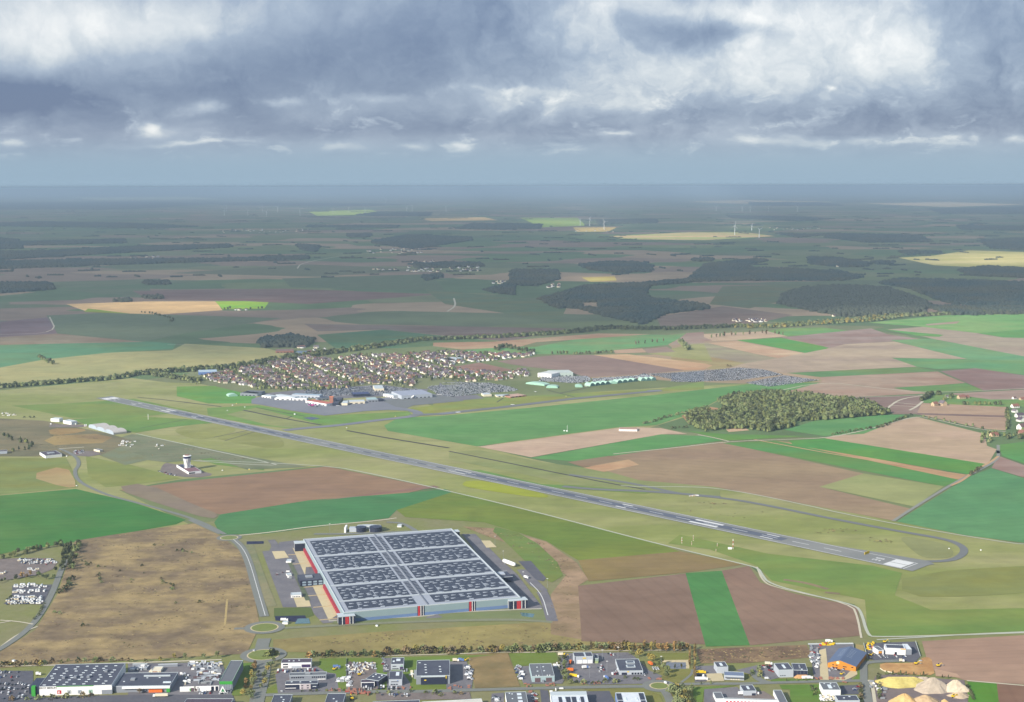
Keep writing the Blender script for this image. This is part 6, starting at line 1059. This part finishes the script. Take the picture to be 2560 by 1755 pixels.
def truck(s_, rz, L, label, col=WHW, cab=WHW, z=.56, sc_=1.0):
    p = G(s_)[0]; e = empty('lorry', p.x, p.y, z, rz, label, 'lorry'); e.scale = (sc_,)*3
    MB().box(-L/2, L/2-2.6, -1.25, 1.25, 1.1, 3.7).build('trailer', col, e); c_ = MB().box(L/2-2.3, L/2, -1.2, 1.2, .5, 2.9).build('cab', cab, e); MB().box(L/2-.02, L/2+.06, -1.05, 1.05, 1.7, 2.6).build('windscreen', GLC, c_); MB().box(-L/2, L/2-.2, -.5, .5, .6, 1.1).build('chassis', STR, e)
    for x in (-L/2+1.2, -L/2+2.5, L/2-1.3, L/2-3.5): MB().tube((x,-1.25,.5), (x,1.25,.5), .5, .5, 10).build('wheel', GLC, e)
truck('b2 590,1475', 3.2, 17, 'cream articulated lorry on the road below the store annex', CRM); truck('b6 1550,735', 0, 15, 'long white lorry beside the cream concrete yard'); truck('b6 1540,615', 0, 12, 'yellow mobile crane lorry in the yard left of the grey cube', YEL, YEL); truck('b6 1530,675', 0, 9, 'dark-bodied tipper lorry between the crane and the white lorry', GLC)
truck('b5 1425,680', -.4, 12, 'yellow and white tanker lorry in the garage yard', YEL); truck('b5 1350,430', 1.4, 9, 'bright orange lorry beside the truck garage', ORG, ORG); truck('b5 1340,570', 2.9, 9, 'orange gritter lorry in the garage yard', ORG, ORG); truck('b5 1620,525', .3, 8, 'white and blue lorry in the middle of the garage yard', WHW, BLU); truck('b5 2000,715', 1.9, 10, 'blue and white car transporter near the yard gate', BLU)
truck('b7 300,1015', 0, 10, 'red-bodied lorry in front of the small grey unit', REDM, WHW); truck('b7 90,1020', 0, 8, 'white lorry left of the red one'); truck('b7 1150,765', .1, 13, 'white lorry parked on the verge below the twin halls'); truck('b7 525,535', -.1, 9, 'pinkish-white box lorry left of the twin halls', CRM); truck('b7 1500,172', 0, 9, 'white van lorry on the back fence by the ochre hall'); truck('b8 350,487', 0, 6, 'cream box lorry on the sandy edge', CRM)
truck('b4 1450,395', 0, 8, 'white and cream lorry in the corner of the showroom yard', CRM); truck('b4 1545,390', 0, 7, 'blue lorry in the corner of the showroom yard', BLU, BLU); truck('b5 1190,290', 0, 9, 'beige skip lorry behind the garage', CRM, YEL); truck('b6 625,455', 1.9, 10, 'orange and white tow lorry right of the low office complex', ORG, ORG); truck('b3 1465,515', .1, 9, 'pale blue lorry on the lawn behind the long office', BLU, BLU)
truck('b1 700,1080', 0, 6, 'white delivery lorry at the left rear corner of the store'); truck('m1 300,738', 0, 10, 'white lorry on the grass by the roundabout'); truck('m1 1935,450', -.8, 9, 'white lorry on the lane right of the giant warehouse')
# diggers
def digger(s_, rz, label, sc_=1.0, z=.56):
    p = G(s_)[0]; e = empty('excavator', p.x, p.y, z, rz, label, 'excavator'); e.scale = (sc_,)*3
    for y in (-1.4, 1.4): MB().box(-2, 2, y-.35, y+.35, 0, .9).build('track', GLC, e)
    MB().box(-2, 1.2, -1.3, 1.3, .95, 2.2).build('body', YEL, e); MB().box(.1, 1.3, .1, 1.2, 2.2, 3.2).build('cab', GLC, e); a = MB().tube((1.2,-.3,1.8), (4,-.3,4), .3, .22).tube((4,-.3,4), (5.6,-.3,1.8), .22, .16).build('arm', YEL, e); MB().box(5.2, 6.2, -.8, .2, .8, 1.8).build('bucket', STR, a)
digger('b8 580,525', 0, 'yellow digger on the orange sand soil', 1.0); digger('b8 940,560', .2, 'yellow earth mover at the edge of the bare soil', 1.05); digger('b8 1180,1060', 0, 'yellow loader below the white gravel pile', 1.0); digger('b8 1245,1055', 3, 'second yellow loader beside the small gravel heap', 1.0); digger('b3 1880,645', .4, 'yellow digger in the stone yard'); digger('b3 1420,550', .3, 'orange-yellow digger on the lawn behind the long office'); digger('b7 1470,205', .3, 'yellow digger on the fence behind the ochre hall'); digger('b7 2170,390', .3, 'yellow machine left of the white showroom'); digger('b4 1620,385', .2, 'small yellow digger in the showroom yard corner'); digger('b5 1250,320', .2, 'yellow digger behind the truck garage'); digger('b8 75,175', .1, 'yellow machine behind the white showroom', 1.0); digger('b3 1740,1085', 2, 'yellow excavator by the bottom edge near the red heaps', 1.2); digger('b7 1700,695', 0, 'tiny yellow machine on the grey forecourt', .8)
# caravans & goods
CV = []
for s_, n_, lab in (('m3 160,350 500,355 490,385 170,385', 13, 'white caravan on the upper gravel site'), ('m3 230,425 330,425 330,450 240,450', 3, 'cream mobile home alone in the middle of the gravel'), ('m3 0,455 60,455 60,480 0,480', 2, 'white caravan at the left edge of the gravel site'), ('m3 140,575 420,572 410,602 130,605', 12, 'cream caravan in the top row of the lower yard'), ('m3 120,625 410,620 400,645 120,650', 9, 'cream caravan in the middle row of the lower yard'), ('m3 90,680 370,680 370,740 40,745', 26, 'white caravan in the crowded lower yard'),
                ('m2 1050,430 1200,425 1200,490 1040,490', 12, 'pale scrap container on the rough plot behind the netted yard'), ('m2 1370,470 1470,480 1460,505 1380,505', 4, 'pale scrap container on the rough plot near the tower'), ('m2 20,180 145,190 140,215 20,215', 9, 'white hut of the compound at the far left'), ('m2 735,290 770,290 765,310 740,310', 3, 'small white cabin left of the wave hangar')):
    pl = G(s_); xs = [p.x for p in pl]; ys = [p.y for p in pl]; c_ = 0; used = []
    for _ in range(3000):
        if c_ >= n_: break
        x, y = random.uniform(min(xs), max(xs)), random.uniform(min(ys), max(ys))
        if inpoly(x, y, pl) and all(math.hypot(x-a, y-b) > 6.5 for a, b in used):
            used.append((x, y)); c_ += 1; e = empty('caravan' if 'carav' in lab or 'mobile' in lab else 'cabin', x, y, .5, random.choice((0, .1, 1.6, .3)), lab, 'caravan' if 'carav' in lab else 'cabin', lab); k = random.uniform(.7, 1.0)
            MB().box(-3.6*k, 3.6*k, -1.4*k, 1.4*k, .3, 2.8*k).build('body', random.choice((WHW, WHW, CRM)), e); MB().box(-3.4*k, 3.4*k, -1.2*k, 1.2*k, 2.8*k, 3.05*k).build('roof', PAR, e); MB().box(-1.4*k, 1.4*k, -1.46*k, -1.4*k, 1.4, 2.3).build('window', GLC, e)
GM = [WHW, LGW, STR, CRM, BRK, YEL, DRT, GRW]
def goods(s_, n_, lab, nm, cat, msel, h=(1, 2.4), sz=(1.2, 3), md=3.2):
    pl = G(s_); xs = [p.x for p in pl]; ys = [p.y for p in pl]; used = []
    for _ in range(4000):
        if len(used) >= n_: break
        x, y = random.uniform(min(xs), max(xs)), random.uniform(min(ys), max(ys))
        if inpoly(x, y, pl) and all(math.hypot(x-a, y-b) > md for a, b in used):
            used.append((x, y)); w_, d_, hh = random.uniform(*sz), random.uniform(1, 1.8), random.uniform(*h); o = MB(); o.box(-w_, w_, -d_/2, d_/2, .15, hh); o.box(-w_, w_, -.15-d_/4, .15-d_/4, 0, .15); o.box(-w_, w_, -.15+d_/4, .15+d_/4, 0, .15); o.box(-w_*.8, w_*.7, -d_*.4, d_*.4, hh, hh+random.uniform(.1, .5))
            ob = o.build(nm, random.choice(msel)); ob.location = (x, y, .55); ob.rotation_euler = (0, 0, random.choice((0.06, .06, 1.63))); tag(ob, lab, cat, lab)
goods('b2 1080,850 1690,850 1650,1180 1300,1190 1280,1010 1080,960', 70, 'pallet stack in the garden centre yard', 'pallet_stack', 'pallet', [WHW, LGW, STR, CRM, GRW, LGW, DRT], sz=(1.4, 3.4), md=4.2); goods('b2 1230,1080 1590,1080 1590,1240 1240,1240', 14, 'shelving row in the garden centre yard front', 'shelving', 'shelves', [LGW, DRT, STR], sz=(3, 5), md=6)
goods('b2 950,1030 1130,1100 1100,1260 980,1240', 10, 'crate at the left side of the garden centre yard', 'crate', 'crate', [WHW, CRM, LGW]); goods('b2 90,920 370,900 340,990 60,1000', 26, 'white pipe bundle stacked behind the big store', 'pipe_bundle', 'pipes', [WHW, LGW, STR], sz=(1.5, 3.5)); goods('b2 400,1000 600,1000 600,1060 400,1060', 8, 'pallet stack in the recess behind the store annex', 'pallet_stack', 'pallet', [BRK, CRM, DRT])
goods('b3 1650,420 2170,415 2170,540 1960,560 1960,630 1860,600 1700,640 1650,560', 70, 'pale stone slab stack in the stone yard', 'stone_stack', 'stone', [CRM, LGW, GRW, WHW, DRT], sz=(.8, 2.2), h=(.7, 1.8), md=3); goods('b3 1640,890 1760,890 2040,960 2040,1000 1820,1010 1640,970', 16, 'red brick pile by the street at the stone yard gate', 'brick_pile', 'bricks', [BRK, mat('brick_red', (176,84,72), var=.1), BRK], md=4)
for s_, n_, lab in (('b3 1280,900 1560,890 1560,940 1290,950', 7, 'orange brick wall stub at the dark office gate'), ('b4 370,860 520,855 520,905 370,905', 4, 'orange brick wall stub below the lower cube office'), ('b4 610,850 650,850 650,890 610,890', 1, 'single orange brick wall stub left of the showroom lawn'), ('b4 1290,840 1550,840 1550,910 1290,910', 6, 'brick wall stub at the showroom gate'), ('b4 1660,830 1730,830 1730,880 1660,880', 2, 'brick wall stub on the right side of the showroom gate'), ('b5 530,800 670,800 670,860 530,860', 4, 'brick wall stub left of the grey hangar gate'), ('b5 890,800 1060,800 1060,850 900,850', 5, 'brick wall stub right of the grey hangar gate'), ('b5 1560,790 1620,790 1620,840 1560,840', 2, 'brick wall stub left of the garage yard gate'), ('b5 1760,770 1870,780 1870,820 1760,820', 3, 'brick wall stub right of the garage yard gate'), ('b5 600,920 660,920 660,960 600,960', 2, 'brick wall stub near the unit with white domes'), ('b6 590,690 640,690 640,740 590,740', 2, 'brick wall stub left of the complex exit'), ('b6 740,690 830,690 830,730 740,730', 3, 'brick wall stub right of the complex exit'), ('b7 1265,748 1385,748 1385,775 1265,775', 4, 'pinkish brick wall left of the concrete drive'), ('b7 1500,745 1735,745 1735,770 1500,770', 8, 'pinkish brick wall below the grey forecourt'), ('b7 1710,815 1780,815 1780,835 1710,835', 2, 'red brick wall stub by the white block')):
    goods(s_, n_, lab, 'brick_wall', 'wall', [BRK], h=(.7, 1.3), sz=(1.2, 2.2), md=3)
goods('b7 1190,400 1340,430 1340,530 1220,530', 20, 'steel implement in the machinery yard', 'implement', 'machine', [STR, GRW, WHW]); goods('b7 1200,230 1330,230 1330,400 1200,400', 12, 'rusty implement on the gravel strip', 'implement', 'machine', [BRK, GRW, STR]); goods('b7 1350,205 1600,200 1600,225 1360,225', 8, 'coloured farm machine on the back fence', 'implement', 'machine', [YEL, REDM, GREEN, YEL]); goods('b7 2110,230 2230,210 2230,250 2120,330', 6, 'orange machine left of the white showroom', 'implement', 'machine', [ORG, YEL]); goods('b7 1360,1040 1600,1040 1610,1120 1370,1120', 18, 'cream pallet in the yard below the white block', 'pallet_stack', 'pallet', [CRM, WHW, CRM])
goods('b8 -200,800 80,850 100,1100 -100,1100', 16, 'grey container or block by the quarry lane', 'block', 'block', [STR, GRW, WHW, DRT]); goods('b7 2120,190 2230,188 2230,200 2130,205', 5, 'yellow block on the fence behind the showroom', 'implement', 'machine', [YEL]); goods('m1 235,405 345,405 345,460 235,460', 8, 'barrier block of the lorry checkpoint', 'barrier', 'barrier', [WHW, STR, DRT])
goods('b4 630,580 700,580 700,680 640,680', 6, 'white tank beside the dark showroom', 'tank', 'tank', [WHW, CRM], md=4); goods('b5 1040,440 1150,440 1150,520 1060,520', 6, 'white container beside the grey hangar', 'container', 'container', [WHW]); goods('b5 860,1000 1180,890 1200,900', 3, 'white cabinet on the verge', 'cabinet', 'cabinet', [WHW])
p = G('b7 1050,735')[0]; 
# boats/hay: tan heap in front of the right twin hall
def heap(s_, rx, ry, h, col, label, c2=None, rz=0, seed=1, z=.4, ridge=0):
    p = G(s_)[0]; rg = random.Random(seed); b = MB(); n, m_ = 28, 9; b.v = []
    for j in range(m_+1):
        t = j/m_
        for i in range(n):
            a = 2*math.pi*i/n; rr = (1-t)*(1+.10*math.sin(3*a+seed)+.06*math.sin(7*a+seed*2))*(1+rg.uniform(-.03, .03)); x = rx*rr*math.cos(a); y = ry*rr*math.sin(a)
            b.v.append((x+ridge*t*math.cos(a), y, h*(t**.95)*(1+rg.uniform(-.04, .04)) if 0 < j < m_ else h*t))
    for j in range(m_):
        for i in range(n): k = (i+1) % n; b.f.append((j*n+i, j*n+k, (j+1)*n+k, (j+1)*n+i)); b.m.append(0)
    b.f.append(tuple(m_*n+i for i in range(n))); b.m.append(0); b.v = [(x*.70, y*.72, zz_*.74) for x, y, zz_ in b.v]
    o = b.build('sand_pile', mat('pile_%s' % seed, col, c2=c2, var=.10, scale=.35, patch=.08)); o.location = (p.x, p.y, z); o.rotation_euler = (0, 0, rz); return tag(o, label, 'pile')
heap('b8 340,835', 46, 22, 11, (222,206,124), 'long flat-topped yellow sand pile at the back of the quarry yard', (204,186,108), 0, 1, ridge=22); heap('b8 850,925', 33, 24, 19, (206,190,168), 'tallest grey-beige gravel pile with a sharp ridge', (192,176,156), 0, 2, ridge=3); heap('b8 690,815', 16, 12, 9, (200,184,164), 'low grey gravel mound merging into the tallest pile', None, 0, 7, ridge=6)
heap('b8 1210,935', 25, 16, 16, (232,216,188), 'cream-white gravel pile, rightmost of the quarry yard', (220,200,172), 0, 3, ridge=3); heap('b8 390,1150', 26, 20, 15, (236,200,136), 'tan sand pile at the bottom edge, left of the pair', (220,180,120), 0, 4, ridge=2); heap('b8 720,1150', 29, 18, 13, (214,184,142), 'brown gravel pile at the bottom edge, right of the pair', (196,168,132), 0, 5, ridge=2); heap('b8 1270,1040', 18, 12, 6, (206,184,154), 'low brownish gravel heap beside the yellow loaders', None, 0, 6, ridge=5); heap('b7 1060,742', 15, 5, 5, (206,160,110), 'orange-brown heap in front of the open bay hall', None, 0, 8, ridge=8); heap('b8 1040,1125', 6, 5, 4, (226,190,130), 'small sand heap at the very bottom edge', None, 0, 9)
# light columns along yards
for i, s_ in enumerate(('b5 2215,330', 'b5 2015,590', 'b5 1930,380', 'b6 820,500', 'b5 1695,700', 'wr 1380,300', 'wr 1500,520', 'wr 1790,830', 'a2 650,385', 'a2 1590,275', 'a2 1715,270', 'a2 1950,280', 'wl 885,120', 'wr 2140,930')):
    p = G(s_)[0]; e = empty('light_mast', p.x, p.y, 0, 0, 'tall slim lamp mast in a yard or beside the apron', 'lamp mast', 'lamp masts'); MB().tube((0,0,0), (0,0,14), .22, .12, 6).build('pole', STR, e); MB().box(-1.2, 1.2, -.3, .3, 14, 14.4).build('lamp_head', WHW, e)
# fences of the machinery plots
def fence(s_, h, label, m=STR, nm='fence'):
    pts = G(s_); e = empty(nm, pts[0].x, pts[0].y, .5, 0, label, 'fence'); b = MB()
    for a, c in zip(pts, pts[1:]):
        d = c-a; n = max(1, int(d.length/5))
        for i in range(n+1): q = a+d*i/n-pts[0]; b.box(q.x-.12, q.x+.12, q.y-.12, q.y+.12, 0, h)
        q0 = a-pts[0]; q1 = c-pts[0]; nn = Vector((-d.y, d.x)).normalized()*.06
        b.prism([(q0.x-nn.x,q0.y-nn.y),(q1.x-nn.x,q1.y-nn.y),(q1.x+nn.x,q1.y+nn.y),(q0.x+nn.x,q0.y+nn.y)], .1, h*.8)
    b.build('panels', m, e)
fence('b7 1165,210 1890,200 1900,300', 2.2, 'pale fence round the back of the ochre hall plot', PAR); fence('b8 575,170 650,400', 2.2, 'pale fence right of the white showroom', PAR); fence('b7 2060,200 2125,440', 2.2, 'pale fence left of the white showroom', PAR); fence('b3 1640,350 1640,660', 2, 'thin fence between lawn and stone yard'); fence('b8 0,600 60,640 200,670', 1.5, 'low block wall along the sandy ground', CRM)
# ---------------------------------------------------------------- cloud bank added out of frame, shaped to shade the far plain
HC = 8000.0; OFF = Vector((-math.cos(SAZ), -math.sin(SAZ)))*HC/math.tan(SUN_EL)
SP = [('O 370,697', 240, 15), ('O 560,690', 75, 11), ('O 250,702', 90, 8), ('O 1360,632', 60, 9), ('O 1570,534', 230, 9), ('O 2240,590', 190, 17), ('O 1245,505', 90, 7), ('O 1050,496', 70, 3.5), ('O 790,483', 110, 5), ('O 1340,521', 60, 6), ('O 1650,455', 190, 3.5), ('O 2120,463', 160, 3.5), ('O 260,449', 260, 3.2), ('O 1250,438', 200, 2), ('O 1400,477', 70, 2), ('O 1680,519', 25, 12), ('O 60,705', 60, 5),
      ('O 1900,712', 90, 10), ('O 1300,650', 60, 4), ('O 300,748', 260, 10), ('O 1800,470', 120, 2.5), ('O 1000,455', 420, 4), ('O 900,770', 160, 8), ('O 1560,560', 120, 4), ('O 820,735', 120, 5), ('O 1150,715', 200, 10), ('O 1350,472', 160, 3), ('O 1640,478', 60, 2), ('O 2100,700', 200, 8), ('O 760,478', 260, 9), ('O 1000,466', 180, 7), ('O 1700,515', 70, 14), ('O 1770,452', 130, 6), ('O 1350,512', 70, 12), ('O 900,450', 300, 4), ('O 1600,470', 300, 2.5)]
AMP = [1, 1, .7, 1, 1, 1, .9, 1, 1, 1, 1, 1, .9, .8, .9, 1, .4, .6, .4, .55, .7, .6, .5, .4, .35, .3, .6, .6, .8, 1, 1, 1, 1, 1, .6, .5]  # strength of each gap, shaped to sunlight chosen fields and turbines
bd = [(x*1.10155, y*1.10155) for x, y in ((-400,778),(0,776),(200,770),(400,782),(600,792),(760,795),(900,778),(1130,760),(1300,745),(1500,752),(1700,735),(1900,722),(2050,712),(2324,690),(2700,680))]
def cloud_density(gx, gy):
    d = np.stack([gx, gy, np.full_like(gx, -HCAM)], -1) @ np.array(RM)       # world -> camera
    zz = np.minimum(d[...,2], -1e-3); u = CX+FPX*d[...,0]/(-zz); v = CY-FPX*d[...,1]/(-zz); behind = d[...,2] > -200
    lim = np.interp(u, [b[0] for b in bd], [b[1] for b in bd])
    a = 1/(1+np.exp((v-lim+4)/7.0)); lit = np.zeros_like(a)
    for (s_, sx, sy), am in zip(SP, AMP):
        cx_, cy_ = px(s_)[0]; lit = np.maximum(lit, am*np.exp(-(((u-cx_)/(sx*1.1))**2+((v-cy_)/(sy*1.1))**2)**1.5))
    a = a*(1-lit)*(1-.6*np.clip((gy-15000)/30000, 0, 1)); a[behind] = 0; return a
nx_, ny_ = 300, 330
gx, gy = np.meshgrid(np.linspace(-32000, 32000, nx_), 3000+56000*np.linspace(0, 1, ny_)**1.6)
den = cloud_density(gx, gy); zz = HC+260*np.sin(gx/1900+1.3*np.sin(gy/2600))*np.cos(gy/1700)
cv = np.stack([gx+OFF.x, gy+OFF.y, zz], -1).reshape(-1, 3).astype(np.float32)
idx = np.arange(nx_*ny_).reshape(ny_, nx_); q = np.stack([idx[:-1,:-1], idx[:-1,1:], idx[1:,1:], idx[1:,:-1]], -1).reshape(-1, 4)
me = bpy.data.meshes.new('shade_cloud_bank'); me.vertices.add(len(cv)); me.vertices.foreach_set('co', cv.ravel()); me.loops.add(q.size); me.loops.foreach_set('vertex_index', q.ravel().astype(np.int32)); me.polygons.add(len(q)); me.polygons.foreach_set('loop_start', (np.arange(len(q))*4).astype(np.int32)); me.polygons.foreach_set('loop_total', np.full(len(q), 4, dtype=np.int32)); me.update(calc_edges=True)
at = me.attributes.new('cloud_cover', 'FLOAT', 'POINT'); at.data.foreach_set('value', den.ravel().astype(np.float32))
cm = bpy.data.materials.new('cloud'); cm.use_nodes = True; t = cm.node_tree; t.nodes.clear(); an = t.nodes.new('ShaderNodeAttribute'); an.attribute_name = 'cloud_cover'
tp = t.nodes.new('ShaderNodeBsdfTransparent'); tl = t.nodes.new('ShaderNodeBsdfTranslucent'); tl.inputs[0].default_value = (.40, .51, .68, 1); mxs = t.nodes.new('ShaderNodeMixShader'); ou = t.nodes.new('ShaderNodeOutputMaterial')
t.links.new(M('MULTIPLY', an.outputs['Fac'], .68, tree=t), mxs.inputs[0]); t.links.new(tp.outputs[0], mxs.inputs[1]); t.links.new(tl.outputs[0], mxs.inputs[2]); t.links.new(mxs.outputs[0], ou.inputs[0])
me.materials.append(cm); co = bpy.data.objects.new('shade_cloud_bank', me); C.objects.link(co); tag(co, 'high grey cloud bank drifting over the far plain', kind='structure')
# ---------------------------------------------------------------- haze
hb = MB(); hb.box(-96000, 96000, -2000, 186000, -1.5, 600, bottom=True)
hm = bpy.data.materials.new('haze'); hm.use_nodes = True; t = hm.node_tree; t.nodes.clear(); pv = t.nodes.new('ShaderNodeVolumePrincipled'); pv.inputs['Color'].default_value = (.58, .79, 1.0, 1); pv.inputs['Density'].default_value = 3.6e-5; pv.inputs['Anisotropy'].default_value = .1
ou = t.nodes.new('ShaderNodeOutputMaterial'); t.links.new(pv.outputs[0], ou.inputs['Volume'])
tag(hb.build('haze', hm), 'thin blue haze over the whole plain', kind='stuff')
